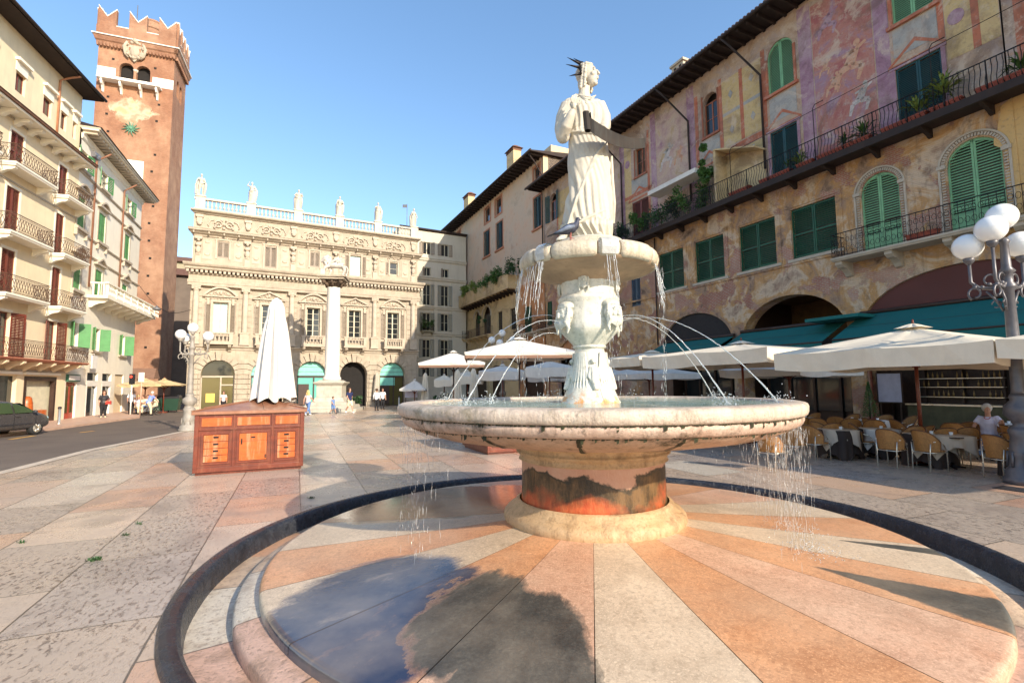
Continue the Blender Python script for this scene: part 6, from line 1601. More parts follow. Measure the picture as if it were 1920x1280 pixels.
for i, (u, s_, lab) in enumerate(((29.2, 1., 'tall loose green shrub in a trough left of the right-hand balcony doors'), (26.35, .8, 'small light green shrub above the railing right of the middle balcony doors'), (25.7, .55, 'little tuft of leaves in front of the middle balcony doors'), (34.2, .9, 'palm-like plant at the right edge of the top balcony'), (28.4, .6, 'scrubby plant in the trough below the painted figures'))):
    fanplant('balcony_plant', RF.pt(u, -.82, 12.42), lab, int(60*s_), .85*s_, M_leaf if i != 1 else M_leafy, seed=20+i, cat='plant', wd=.03)
plant('climbing_bush', RF.pt(20.9, -.75, 12.2), 'tall dark green climber beside the pale balcony screen', 'bush', w=.75, h=3.7, d=.4, n=1700, m=M_leaf, ls=.11, seed=31)
for i, (u, w_, h_, lab) in enumerate(((19.3, 1.1, 1.75, 'dense hedge on the balcony under the white rolled blind'), (17.3, 1.1, 1.5, 'trailing hedge on the balcony left part of the blind'), (14.9, .8, 1.25, 'clipped green bush on the balcony by the brown shutters'), (12.6, .9, 1.2, 'dark bush on the balcony just right of the statue'))):
    plant('balcony_hedge', RF.pt(u, -.9, 12.5), lab, 'hedge', None, w=w_, h=h_, d=.45, n=1300, m=M_leafd if i % 2 else M_leaf, ls=.11, seed=40+i, droop=.5)
for i, (u, w_, h_, lab, m_) in enumerate(((-8.2, 1.1, 1.5, 'large green shrub at the right end of the terrace parapet', M_leaf), (-11.2, 1.3, 1.3, 'spreading green shrub in the middle of the terrace parapet', M_leaf), (-14.2, 1.3, 1.1, 'low shrub with rusty leaves on the terrace parapet', M_leafy), (-18.0, .9, 1.2, 'pointed light green shrub on the terrace parapet', M_leafy), (-22.5, 1.4, 1.1, 'trailing plant near the far end of the terrace parapet', M_leafd), (-27.3, 1.5, 1.3, 'reddish plant at the far end of the terrace', M_leafd), (-4.4, 1.3, 1.6, 'dark evergreen shrub above the orange wall behind the bowl', M_leafd))):
    plant('terrace_shrub', RF.pt(u, -1.15 if u < -5 else -.9, 13.4), lab, 'shrub', None, w=w_, h=h_, d=.6, n=900, m=m_, ls=.17, seed=60+i, droop=.5)
plant('balcony_fern', RF.pt(-14.6, -.5, 9.0), 'leafy hanging plant in the arched window of the faded house', 'plant', w=.6, h=1.9, d=.3, n=420, m=M_leafd, ls=.13, seed=77)
# stall-like things of the bar inside the arcade
def bar_things():
    F = RF
    t = empty('bar_counter', F.pt(30.9, .9, 0), F.rot, 'dark bar counter with steel top and olive front inside the arcade', 'counter')
    mb = MB(); mb.box(-1.7, 1.5, 0, .7, .1, 1.02); mb.build('front', mat('olive_counter_front', (.08, .075, .035), .4, var=.3), t)
    mb = MB(); mb.box(-1.75, 1.55, -.06, .76, 1.03, 1.09); mb.build('top', M_metal, t)
    t = empty('back_shelf', F.pt(30.9, 1.62, 0), F.rot, 'dark shelves of bottles and glasses behind the bar counter', 'shelf')
    mb = MB()
    for z in (1.35, 1.75, 2.1, 2.5): mb.box(-1.4, 1.3, -.3, 0, z, z+.03)
    mb.build('board', M_metal, t)
    mb = MB(); rnd = random.Random(6)
    for z in (1.38, 1.78, 2.13):
        for i in range(16):
            x = -1.3+i*.165; 
            if rnd.random() < .7: mb.lathe([(.035, 0), (.035, .14), (.012, .2), (.012, .26)], x, -.15, z, 6)
    mb.build('bottle_row', mat('amber_glass', (.30, .18, .06), .2), t)
    mb = MB()
    for i in range(6): mb.lathe([(.07, 0), (.10, .3)], -1.35+i*.21, -.15, 2.53, 8, cap=False)
    mb.build('paper_cups', mat('warm_paper', (.72, .60, .38), .7), t)
    t = empty('menu_board', F.pt(28.85, .35, 0), F.rot, 'pale framed menu board standing against the arcade pier', 'menu board')
    mb = MB(); mb.box(-.45, .45, 0, .04, 1.15, 2.35); mb.build('board', mat('menu_paper', (.48, .46, .55), .5), t)
    mb = MB(); mb.box(-.5, .5, -.02, -.001, 1.1, 1.15); mb.box(-.5, .5, -.02, -.001, 2.35, 2.4); mb.box(-.5, -.45, -.02, -.001, 1.15, 2.35); mb.box(.45, .5, -.02, -.001, 1.15, 2.35); mb.box(-.4, -.35, 0, .04, 0, 1.1); mb.box(.35, .4, 0, .04, 0, 1.1); mb.build('frame', M_wooddk, t)
    t = empty('potted_cypress', F.pt(28.4, -.35, 0), F.rot, 'small conical potted evergreen before the arcade pier', 'potted tree')
    mb = MB(); mb.lathe([(.2, 0), (.26, .4), (.28, .45)], n=16); mb.build('pot', M_terra, t)
    mb = MB(); rnd = random.Random(5)
    for i in range(1500):
        z = rnd.random(); r = .36*(1-z)*math.sqrt(rnd.random())+.02; a = rnd.random()*6.28; p = Vector((r*math.cos(a), r*math.sin(a), .5+1.5*z)); q = Vector((rnd.gauss(0, .5), rnd.gauss(0, .5), 1)).normalized()*.04; s = q.cross(Vector((rnd.gauss(0, 1), rnd.gauss(0, 1), 0))).normalized()*.012
        mb.poly([p-s, p+s, p+q*1.5])
    mb.build('foliage', M_leaf, t); mb = MB(); mb.tube([(0, 0, .4), (0, 0, 1.9)], [.03, .01], 6); mb.build('trunk', M_wooddk, t)
bar_things()
# ================================================================ STATUE ON THE FOUNTAIN
def statue():
    o0 = atY(1104, 442, 6.65); zb = 3.87
    t = empty('marble_statue', (o0.x, 6.65, zb), 0, 'crowned white marble woman in draped robe standing on the upper bowl, holding a bronze scroll', 'statue'); t.scale = (.95, .95, 1)
    K = 137.
    secs = [(440, 1080, 1147, .8), (432, 1074, 1148, .8), (424, 1066, 1149, .8), (413, 1051, 1150, .8), (402, 1052, 1151, .8), (370, 1058, 1151, .82), (342, 1068, 1151, .82), (318, 1068, 1149, .84), (299, 1066, 1148, .86), (272, 1067, 1145, .84), (250, 1068, 1143, .80), (237, 1070, 1139, .76), (225, 1070, 1138, .74), (212, 1068, 1139, .74), (197, 1064, 1139, .70), (186, 1060, 1135, .64), (178, 1063, 1128, .56), (172, 1070, 1121, .52), (168, 1078, 1115, .55), (164, 1086, 1112, .75)]
    mb = MB(); n = 120; rs = []
    for (py, xl, xr, q) in secs:
        pass
    def interp(py):
        for a, b in zip(secs, secs[1:]):
            if b[0] <= py <= a[0]:
                f = (a[0]-py)/(a[0]-b[0]); f2 = f; return [a[i]+(b[i]-a[i])*f2 for i in range(4)]
        return secs[-1]
    ys = []; y = 440
    while y > 164: ys.append(y); y -= 2.6
    ys.append(164)
    for py in ys:
        _, xl, xr, q = interp(py); cx = ((xl+xr)/2-1104)/K; rx = (xr-xl)/2/K; z = (442-py)/131.; ry = rx*q
        ry = max(ry, .0); ring = []
        for k in range(n):
            a = 2*math.pi*k/n; ca, sa = math.cos(a), math.sin(a)   # sa<0 faces the camera
            d = 0
            if py > 232:      # skirt: swags falling from the right hip to the left shin
                ph = (ca*1.7 + (z-1.3)*1.25)*(1 if z > .35 else 1)
                fold = abs(math.sin(ph*6.5+.35*math.sin(z*7)))
                d += .024*(fold**.7-.5)*(1-.45*max(0, z-1.0))*(.55+.45*math.sin(z*4.3+ca*3))
                d += .007*math.sin(ph*15+2.3*math.sin(z*5+ca*2))
                if z < .30: d += .018*math.sin(a*21)+.010*math.sin(a*37+1)
                # advanced knee on the viewer's left
                d += .045*math.exp(-((z-.80)/.30)**2)*max(0, math.cos(a-R_(232)))**3
            elif py > 175:    # bodice: pleats running down from the neck
                d += .009*math.sin(ca*24+2.*math.sin(z*6))*(1 if sa < .3 else .4)
                d += .014*math.exp(-((z-1.55)/.035)**2) - .016*math.exp(-((z-1.60)/.02)**2)
                d += .030*max(0, -sa)**2*math.exp(-((z-1.83)/.10)**2)*(math.exp(-((ca-.45)/.28)**2)+math.exp(-((ca+.25)/.28)**2))
                d += .010*math.sin((z+ca*ca*.28)*62)*math.exp(-((z-1.98)/.07)**2)
            r = 1+d/ max(rx, .1)
            sup = (abs(ca)**2.3+abs(sa)**2.3)**(-1/2.3)
            ring.append((cx+rx*r*ca*sup*.98, ry*r*sa*sup, z))
        rs.append(ring)
    mb.rings(rs, True, True, True)
    # overskirt hem, diagonal roll
    def cord(pts, r, **k): mb.tube([Vector(p) for p in pts], r, 8)
    cord([(-.36, -.16, .24), (-.20, -.28, .23), (0, -.29, .32), (.16, -.26, .40), (.30, -.12, .46)], [.02, .026, .022, .018, .02])
    cord([(.34, -.02, .30), (.35, -.10, .55), (.33, -.12, .9), (.33, -.12, 1.2)], [.035, .03, .026, .02])
    for k in range(7): cord([(.27-.012*k, -.20+.004*k, 1.38-.02*k), (.1-.05*k, -.27, 1.18-.10*k), (-.12-.035*k, -.24, .86-.11*k), (-.30, -.15, .52-.045*k)], [.008, .016, .018, .006])
    cord([(-.25, -.1, 1.55), (-.1, -.22, 1.50), (.1, -.23, 1.47), (.26, -.1, 1.50)], [.015, .022, .022, .015])
    for k in range(4): cord([(-.16+.02*k, -.10, 2.10-.01*k), (-.02, -.175-.005*k, 2.02-.035*k), (.05, -.17, 2.01-.035*k), (.14-.01*k, -.08, 2.09-.01*k)], [.006, .009, .009, .006])
    # shoulders, right arm (viewer's left) bent up across the chest
    mb.ball((-.235, -.02, 1.95), .115, 16, 12, (1, .95, 1.1)); mb.ball((.15, 0, 1.95), .11, 16, 12, (1, .9, 1.1))
    mb.tube([(-.26, -.02, 1.97), (-.33, -.02, 1.80), (-.365, -.05, 1.62), (-.36, -.10, 1.50)], [.112, .112, .104, .094], 16)
    mb.ball((-.355, -.11, 1.49), .098, 14, 10)
    mb.tube([(-.36, -.12, 1.50), (-.31, -.22, 1.58), (-.255, -.28, 1.70), (-.225, -.30, 1.76)], [.092, .082, .060, .043], 14)
    for k in range(5): mb.tube([(-.42+.03*k, -.10-.02*k, 1.50+.02*k), (-.44+.03*k, -.1, 1.66), (-.36+.03*k, -.12, 1.86), (-.24, -.12, 2.02)], [.008, .014, .014, .006], 6)
    # the other arm goes forward under the scroll
    mb.tube([(.18, 0, 1.98), (.25, -.02, 1.80), (.25, -.08, 1.64), (.20, -.20, 1.52)], [.11, .105, .09, .07], 14)
    # hand: palm and five separate fingers
    mb.ball((-.21, -.315, 1.815), .048, 12, 10, (.75, .5, 1.15))
    for k, (dx, L) in enumerate(((-.030, .105), (-.008, .125), (.014, .12), (.034, .095))):
        b = Vector((-.22+dx*.8, -.32, 1.85-.006*k)); mb.tube([b, b+Vector((.004+dx*.5, -.012, L*.45)), b+Vector((.022+dx*.5, -.012, L*.80)), b+Vector((.048+dx*.5, .0, L*.98))], [.0155, .014, .0125, .009], 8)
    mb.tube([(-.170, -.33, 1.80), (-.140, -.345, 1.83), (-.130, -.345, 1.875)], [.017, .015, .011], 8)
    # neck and head turned to the right
    mb.tube([(-.02, 0, 2.08), (-.022, -.005, 2.16), (-.012, -.01, 2.25)], [.098, .083, .082], 16)
    H = Matrix.Translation((.052, -.015, 2.405)) @ Matrix.Rotation(R_(56), 4, 'Z') @ Matrix.Rotation(R_(-6), 4, 'X')
    mb.T = H     # local: face towards -y
    mb.ball((0, .02, .03), .135, 24, 18, (.88, 1.0, 1.12)); mb.ball((0, -.035, -.04), .108, 22, 16, (.84, .88, 1.28)); mb.ball((0, -.085, -.145), .042, 12, 10, (1., .8, .8))
    mb.tube([(0, -.128, .035), (0, -.152, -.015), (0, -.160, -.035), (0, -.135, -.048)], [.012, .015, .018, .012], 10)
    for s in (-1, 1):
        mb.ball((.043*s, -.112, .022), .021, 12, 8, (1.35, .7, .7)); mb.ball((.045*s, -.118, .052), .015, 10, 8, (2.3, .7, .6)); mb.ball((.058*s, -.085, -.035), .036, 12, 8); mb.ball((.016*s, -.157, -.035), .010, 8, 6)
        mb.ball((.118*s, .02, -.01), .028, 10, 8, (.4, .8, 1.3))
    mb.ball((0, -.134, -.077), .018, 12, 8, (1.6, .6, .5)); mb.ball((0, -.130, -.094), .017, 12, 8, (1.3, .6, .5))
    mb.T = None
    b = mb.build('body', M_marble, t); remesh(b, .0075, 1)
    # hair in curls
    hb = MB(); hb.T = H; rnd = random.Random(3)
    hb.ball((0, .062, .055), .138, 20, 14, (.96, .98, 1.02)); hb.ball((0, .11, -.09), .09, 14, 10, (1, .8, 1.3))
    for s in (-1, 1):
        for k in range(9):
            f = k/8; hb.ball((.108*s+.006*math.sin(k*2), -.02+.10*f*.6, .125-.30*f), .026+.005*math.sin(k*3), 10, 8)
            hb.ball((.108*s, .02+.08*f, .12-.30*f), .032, 10, 8)
        for k in range(5): hb.ball((.026*s*k+.01*s, -.062+.008*k, .150-.006*k), .020, 10, 8)
    for k in range(26): a = rnd.random()*3.14; e = rnd.random()*1.3; hb.ball((.14*math.cos(a)*math.cos(e), .04+.14*abs(math.sin(a))*math.cos(e), .05+.145*math.sin(e)), .022, 8, 6)
    for k in range(5): hb.ball((.05*math.sin(k*2), .12-.01*k, -.13-.035*k), .05-.004*k, 10, 8)
    hb.T = None; h = hb.build('hair', M_marble, t); remesh(h, .007, 1)
    # spiked crown band
    cb = MB(); cb.T = H
    pts = [(.145*math.cos(R_(q)), .055+.0*q, .05+.155*math.sin(R_(q))) for q in range(-35, 216, 12)]
    for p, q in zip(pts, pts[1:]): cb.bar(p, q, .05, .014, up=(0, 1, 0))
    for q, L in ((-10, .17), (28, .19), (62, .16), (100, .17), (138, .20), (168, .20), (200, .18)):
        d = Vector((math.cos(R_(q)), .9, math.sin(R_(q)))).normalized(); p = Vector((.145*math.cos(R_(q)), .06, .05+.155*math.sin(R_(q)))); cb.tube([p, p+d*L*.5, p+d*L*1.1], [.022, .013, .002], 6)
    cb.T = None; cb.build('spiked_crown', M_iron, t)
    # bronze scroll: a curling band
    sb = MB(); P = []
    def px(x, y, Y): v = atY(x, y, Y); return v - Vector((o0.x, 6.65, zb))
    edge = [(1106, 231, 6.14, 27), (1115, 237, 6.13, 27), (1128, 245, 6.16, 27), (1142, 253, 6.22, 26), (1157, 260, 6.32, 25), (1172, 265, 6.44, 23), (1187, 268, 6.55, 21), (1201, 269, 6.65, 19), (1215, 268, 6.75, 18)]
    A = []; B = []
    for x, y, Y, w_ in edge: A.append(px(x, y-w_/2, Y)); B.append(px(x, y+w_/2, Y))
    ra = []
    for a, b in zip(A, B): ra.append([a, a+Vector((.02, .05, .012)), b+Vector((.012, .014, 0)), b])
    sb.rings(ra, True, True, False)
    c = [px(x, y, Y) for x, y, Y in ((1121, 222, 6.12), (1098, 231, 6.12))]
    pts = []
    for k in range(9):
        a = R_(40*k); pts.append(a)
    ax = (px(1107, 214, 6.15)-px(1096, 242, 6.15)); cc = px(1103, 228, 6.17)
    up = (B[1]-A[1]).normalized(); 
    rr = []
    for k in range(11):
        a = R_(36*k); off = Vector((.055*math.cos(a)*(1-.04*k), .055*math.sin(a)*(1-.04*k), 0)); tl_ = Vector((-.045, 0, .065)); rr.append([A[0]+off+tl_, A[0]+off*1.15+tl_, B[0]+off*1.15+Vector((-.02, 0, .01)), B[0]+off+Vector((-.02, 0, .01))])
    sb.rings(rr, True, True, False)
    s = sb.build('scroll', M_bronze, t)
    # bare foot at the left and toes under the hem, thin base
    f = MB(); f.tube([(-.34, -.08, .25), (-.36, -.08, .14), (-.40, -.14, .055), (-.46, -.20, .028)], [.075, .06, .05, .032], 12)
    for k in range(5): f.ball((-.475+.022*k, -.225-.006*k, .022), .017, 8, 6, (1, 1.5, .9))
    f.tube([(.10, -.16, .10), (.11, -.24, .06), (.12, -.32, .035)], [.07, .05, .03], 10)
    for k in range(5): f.ball((.08+.022*k, -.34, .022), .016, 8, 6, (1, 1.5, .9))
    fo_ = f.build('feet', M_marble, t); remesh(fo_, .008, 2)
    f = MB(); f.lathe([(.47, -.02), (.49, .0), (.48, .02), (.3, .025)], 0, .0, 0, 40); f.build('base', M_marble, t)
statue()
def pigeon(loc, rz, label):
    t = empty('pigeon', loc, rz, label, 'pigeon'); mb = MB()   # faces +x
    mb.tube([(-.20, 0, .05), (-.13, 0, .075), (-.05, 0, .105), (.03, 0, .135), (.075, 0, .165), (.095, 0, .205), (.10, 0, .235)], [.010, .028, .055, .064, .045, .028, .022], 14)
    mb.ball((.105, 0, .245), .027, 12, 10); b = mb.build('body', mat('pigeon_grey', (.035, .04, .065), .6, var=.5, vs=12, bump=0), t); remesh(b, .005, 3)
    w_ = MB()
    for s in (-1, 1): w_.tube([(.045, .045*s, .145), (-.02, .062*s, .125), (-.11, .045*s, .085), (-.19, .02*s, .06)], [.018, .030, .022, .005], 8)
    w_.build('wing', mat('pigeon_wing', (.13, .16, .22), .7, var=.3, vs=14, bump=0), t)
    w_ = MB(); w_.poly([(-.14, -.022, .075), (-.14, .022, .075), (-.27, .030, .025), (-.27, -.030, .025)]); w_.poly([(-.14, -.022, .065), (-.27, -.030, .018), (-.27, .030, .018), (-.14, .022, .065)])
    w_.build('tail', M_plastic, t)
    l = MB()
    for s in (-1, 1): l.tube([(.01, .022*s, .08), (.012, .024*s, .0)], .0055, 6); l.tube([(.012, .024*s, .004), (.045, .028*s, .003)], .004, 5)
    l.build('legs', mat('pink_leg', (.4, .12, .1), .6, bump=0), t); l = MB(); l.tube([(.128, 0, .243), (.152, 0, .236)], [.007, .002], 6); l.build('beak', M_plastic, t)
p0 = atY(1068, 440, 5.84); pigeon((p0.x, 5.84, 3.725), R_(8), 'grey pigeon standing on the upper bowl rim at the statue\'s foot')
# ================================================================ MONUMENT COLUMN WITH THE WINGED LION
def monument():
    c = gnd(621, 770.5); Y = c.y; t = empty('monument_column', (c.x, Y, 0), R_(8), 'tall white marble column on a stepped grey plinth in front of the palace', 'column')
    def z(py): return atY(621, py, Y).z
    zc = [z(v) for v in (748, 728, 722, 716, 712, 540, 527, 523)]
    mb = MB()
    for i, r in enumerate((2.35, 2.0, 1.65)): mb.box(-r, r, -r, r, i*.26, (i+1)*.26)
    mb.frust(-1.25, 1.25, -1.25, 1.25, .78, -1.05, 1.05, -1.05, 1.05, 1.15); mb.box(-.98, .98, -.98, .98, 1.15, zc[2]-.05)
    mb.frust(-.98, .98, -.98, .98, zc[2]-.05, -1.22, 1.22, -1.22, 1.22, zc[2]+.18); mb.box(-1.22, 1.22, -1.22, 1.22, zc[2]+.18, zc[2]+.26); mb.frust(-1.05, 1.05, -1.05, 1.05, zc[2]+.261, -.8, .8, -.8, .8, zc[4]-.02)
    mb.build('plinth', mat('grey_plinth_stone', (.50, .46, .38), .7, var=.15, vs=2, dirt=.4, dirtc=(.25, .22, .18)), t, bevel=.02)
    mb = MB(); mb.lathe([(.70, zc[4]-.02), (.74, zc[4]+.08), (.70, zc[4]+.2), (.62, zc[4]+.28), (.64, zc[4]+.36), (.575, zc[4]+.45), (.575, zc[4]+3), (.53, zc[5]-.1), (.57, zc[5]-.03), (.55, zc[5])], n=36); mb.build('shaft', mat('white_column_marble', (.84, .81, .74), .5, var=.04), t)
    mb = MB(); zt = z(527)
    mb.lathe([(.50, zc[5]), (.54, zc[5]+.3), (.62, zt-.35), (.80, zt-.05)], n=24)
    for k in range(8):
        a = R_(45*k); rr = .55
        mb.tube([(rr*math.cos(a), rr*math.sin(a), zc[5]+.05), (.68*math.cos(a), .68*math.sin(a), zc[5]+.38), (.86*math.cos(a), .86*math.sin(a), zc[5]+.44), (.85*math.cos(a), .85*math.sin(a), zc[5]+.34)], [.12, .11, .08, .03], 8)
    for k in range(4):
        a = R_(45+90*k); mb.ball((.95*math.cos(a), .95*math.sin(a), zt-.15), .2, 10, 8); mb.tube([(.6*math.cos(a), .6*math.sin(a), zt-.5), (.95*math.cos(a), .95*math.sin(a), zt-.1)], [.1, .1], 8)
    mb.build('capital', mat('dark_carved_capital', (.13, .09, .06), .8, var=.3), t); mb = MB(); mb.box(-1.0, 1.0, -1.0, 1.0, zt, zt+.18); mb.box(-1.12, 1.12, -1.12, 1.12, zt+.18, zt+.32); mb.build('abacus', M_stone, t)
    zl = zt+.33
    L = empty('winged_lion', (c.x, Y, zl), R_(8), 'winged stone lion facing left on top of the monument column', 'statue')
    mb = MB(); # faces -x
    mb.tube([(.75, 0, .95), (.35, 0, 1.02), (-.1, 0, 1.05), (-.45, 0, 1.15)], [.27, .25, .28, .30], 14)
    mb.ball((-.68, -.05, 1.45), .33, 14, 12, (1, 1, 1.1)); mb.ball((-.85, -.12, 1.38), .2, 12, 10); mb.ball((-1.0, -.16, 1.30), .11, 10, 8)
    rnd = random.Random(2)
    for i in range(40): a = rnd.random()*6.28; e = rnd.uniform(-1.2, 1.4); mb.ball((-.58+.3*math.cos(a)*math.cos(e), .34*math.sin(a)*math.cos(e), 1.38+.42*math.sin(e)), .10, 7, 5)
    for x, y in ((.72, .18), (.78, -.18), (-.42, .18)): mb.tube([(x, y, .9), (x+.1, y, .55), (x-.02, y, .25), (x-.06, y, .08)], [.20, .13, .09, .10], 10); mb.ball((x-.13, y, .07), .12, 8, 6, (1.3, .8, .6))
    mb.tube([(-.45, -.2, .95), (-.75, -.22, .72), (-.85, -.22, .62)], [.17, .12, .10], 10)
    mb.tube([(.95, 0, .95), (1.12, 0, .7), (1.05, 0, .35), (.95, 0, .1)], [.07, .05, .05, .08], 8)
    for s in (-1, 1):
        for k in range(6): mb.tube([(-.25, .22*s, 1.15+.02*k), (.15+.05*k, .34*s, 1.38+.06*k-.0), (.75-.08*k, .36*s, 1.62-.11*k)], [.08, .07, .02], 7)
    b = mb.build('body', M_lion, L); remesh(b, .03, 2)
    mb = MB(); mb.box(-1.05, -.70, -.35, .05, .02, .68); mb.build('stone_book', M_lion, L, bevel=.01)
M_lion = mat('grey_white_stone', (.58, .54, .48), .8, var=.2, vs=3, dirt=.4, dirtc=(.2, .17, .14))
monument()
# ================================================================ FIGURES
def rig(t, J, s=1., cl=None, hair=None, hairlen=0., vox=.018, face=True, fat=1., skirt=False, headyaw=0., det=False, statue_m=None, shoes=None, longpants=True, sleeves=.5, top=None, bottom=None):
    """J: joints in metres (figure 1.75 tall) facing -y. one continuous body mesh, clothes and hair as children"""
    V = lambda k: Vector(J[k])
    skin = statue_m or M_skin
    mb = MB(); m = fat
    hip, ch, nk, hd = V('hip'), V('chest'), V('neck'), V('head')
    mb.tube([hip+Vector((0, 0, -.06)), hip+Vector((0, 0, .05)), hip.lerp(ch, .5), ch, nk+Vector((0, 0, -.05))], [.12*m, .145*m, .125*m, .15*m, .09], 14)
    mb.tube([nk+Vector((0, 0, -.06)), nk.lerp(hd, .5)], [.062, .055], 10)
    R = Matrix.Rotation(R_(headyaw), 4, 'Z'); T = Matrix.Translation(hd) @ R; mb.T = T
    mb.ball((0, .01, .03), .098, 16, 12, (.82, 1., 1.1)); mb.ball((0, -.03, -.04), .075, 14, 10, (.85, .85, 1.15)); mb.ball((0, -.105, -.015), .016, 8, 6, (.8, 1, 1.5))
    for q in (-1, 1): mb.ball((.085*q, .01, -.005), .02, 8, 6, (.4, .8, 1.3)); mb.ball((.032*q, -.088, .005), .012, 8, 6, (1.2, .6, .7))
    mb.ball((0, -.094, -.055), .013, 8, 6, (1.7, .5, .5)); mb.T = None
    for s_ in ('l', 'r'):
        sh, el, wr = V('sh'+s_), V('el'+s_), V('wr'+s_)
        mb.tube([ch.lerp(sh, .5), sh, sh.lerp(el, .5), el], [.085, .062, .05, .042], 10); mb.ball(el, .042, 10, 8); mb.tube([el, el.lerp(wr, .4), wr], [.042, .038, .026], 10)
        d = (wr-el).normalized(); sd = d.cross(Vector((0, 1, .2))).normalized()
        mb.ball(wr+d*.045, .036, 10, 8, (.8, .7, 1.1))
        for k in range(4): b = wr+d*.065+sd*(.018*(k-1.5)); mb.tube([b, b+d*.035, b+d*.062+Vector((0, -.010, -.008))], [.0095, .009, .007], 6)
        b = wr+d*.03+sd*.03; mb.tube([b, b+sd*.02+d*.02, b+sd*.025+d*.045], [.011, .010, .008], 6)
        kn, an, to = V('kn'+s_), V('an'+s_), V('to'+s_); hp = hip+Vector((.09 if s_ == 'l' else -.09, 0, -.04))*1
        if J.get('flip'): hp = hip+Vector((0, .09 if s_ == 'l' else -.09, -.04))
        mb.tube([hp, hp.lerp(kn, .35), kn], [.105*m, .088*m, .056], 12); mb.ball(kn, .056, 10, 8); mb.tube([kn, kn.lerp(an, .3), an], [.056, .056, .034], 10); mb.tube([an+Vector((0, 0, -.02)), (an+to)/2+Vector((0, 0, -.01)), to], [.042, .038, .026], 8)
    b = mb.build('body', skin, t); remesh(b, vox*.8, 1)
    if top:
        mb = MB(); mb.tube([hip+Vector((0, 0, -.05)), hip+Vector((0, 0, .06)), hip.lerp(ch, .5), ch, nk+Vector((0, 0, -.055)), nk+Vector((0, 0, -.02))], [.16*m, .168*m, .15*m, .175*m, .12, .075], 16)
        for s_ in ('l', 'r'):
            sh, el, wr = V('sh'+s_), V('el'+s_), V('wr'+s_); mb.tube([ch.lerp(sh, .4), sh, sh.lerp(el, .5), sh.lerp(el, min(1, sleeves*1.3))], [.12, .085, .072, .068], 12)
            if sleeves > .8: mb.ball(el, .062, 10, 8); mb.tube([el, wr], [.06, .042], 10)
        remesh(mb.build('shirt', top, t), vox, 2)
    if bottom:
        mb = MB()
        if skirt: mb.tube([hip+Vector((0, 0, .08)), hip+Vector((0, 0, -.05)), (V('knl')+V('knr'))/2+Vector((0, 0, -.05))], [.15*m, .18*m, .21*m], 16)
        for s_ in ('l', 'r'):
            kn, an = V('kn'+s_), V('an'+s_); hp = hip+Vector((.09 if s_ == 'l' else -.09, 0, -.04))
            if J.get('flip'): hp = hip+Vector((0, .09 if s_ == 'l' else -.09, -.04))
            if not skirt: mb.tube([hip+Vector((0, 0, .07)), hp, hp.lerp(kn, .4), kn], [.13*m, .135*m, .105*m, .078], 12)
            if longpants: mb.ball(kn, .078, 10, 8); mb.tube([kn, kn.lerp(an, .5), an+Vector((0, 0, .02))], [.078, .068, .058], 10)
        remesh(mb.build('trousers' if not skirt else 'skirt', bottom, t), vox, 2)
    if shoes:
        mb = MB()
        for s_ in ('l', 'r'): an, to = V('an'+s_), V('to'+s_); mb.tube([an+Vector((0, 0, -.035)), (an+to)/2+Vector((0, 0, -.015)), to], [.055, .050, .036], 8); mb.ball(an+Vector((0, 0, -.03)), .056, 8, 6)
        remesh(mb.build('shoes', shoes, t), vox*.8, 1)
    if hair:
        mb = MB(); mb.T = T; mb.ball((0, .030, .050), .118, 14, 10, (.92, .95, 1.02))
        if hairlen > .05:
            for q in (-1, 0, 1): mb.tube([(.06*q, .06, .02), (.08*q, .075, -.08), (.07*q, .08, -.08-hairlen)], [.055, .055, .03], 10)
            for q in (-1, 1): mb.tube([(.085*q, -.01, .05), (.10*q, .0, -.03), (.095*q, .02, -.05-hairlen*.7)], [.03, .032, .02], 8)
        mb.T = None; remesh(mb.build('hair', hair, t), vox*.8, 1)
def J_stand(**k):
    d = dict(hip=(0, 0, .93), chest=(0, 0, 1.28), neck=(0, .01, 1.47), head=(0, -.01, 1.63), shl=(.18, 0, 1.40), shr=(-.18, 0, 1.40), ell=(.25, .02, 1.13), elr=(-.25, .02, 1.13), wrl=(.25, -.08, .90), wrr=(-.25, -.08, .90), knl=(.10, -.02, .50), knr=(-.10, -.02, .50), anl=(.10, .02, .09), anr=(-.10, .02, .09), tol=(.12, -.13, .035), tor=(-.12, -.13, .035)); d.update(k); return d
def J_walk(**k):
    d = J_stand(knl=(.09, -.18, .53), anl=(.09, -.30, .13), tol=(.09, -.44, .07), knr=(-.09, .04, .50), anr=(-.09, .32, .16), tor=(-.09, .24, .05), ell=(.25, .12, 1.15), wrl=(.25, .14, .90), elr=(-.25, -.10, 1.15), wrr=(-.24, -.28, .98)); d.update(k); return d
def J_sit(**k):   # seat top .46
    d = dict(hip=(0, 0, .54), chest=(0, .02, .90), neck=(0, .0, 1.09), head=(0, -.03, 1.25), shl=(.18, 0, 1.02), shr=(-.18, 0, 1.02), ell=(.26, -.10, .80), elr=(-.26, -.10, .80), wrl=(.16, -.34, .80), wrr=(-.16, -.34, .80), knl=(.12, -.44, .52), knr=(-.12, -.44, .52), anl=(.12, -.42, .09), anr=(-.12, -.42, .09), tol=(.13, -.57, .035), tor=(-.13, -.57, .035)); d.update(k); return d
def person(loc, rz, label, J, sc=1., **k):
    t = empty('person', loc, R_(rz), label, 'person'); t.scale = (sc, sc, sc); rig(t, J, **k); return t
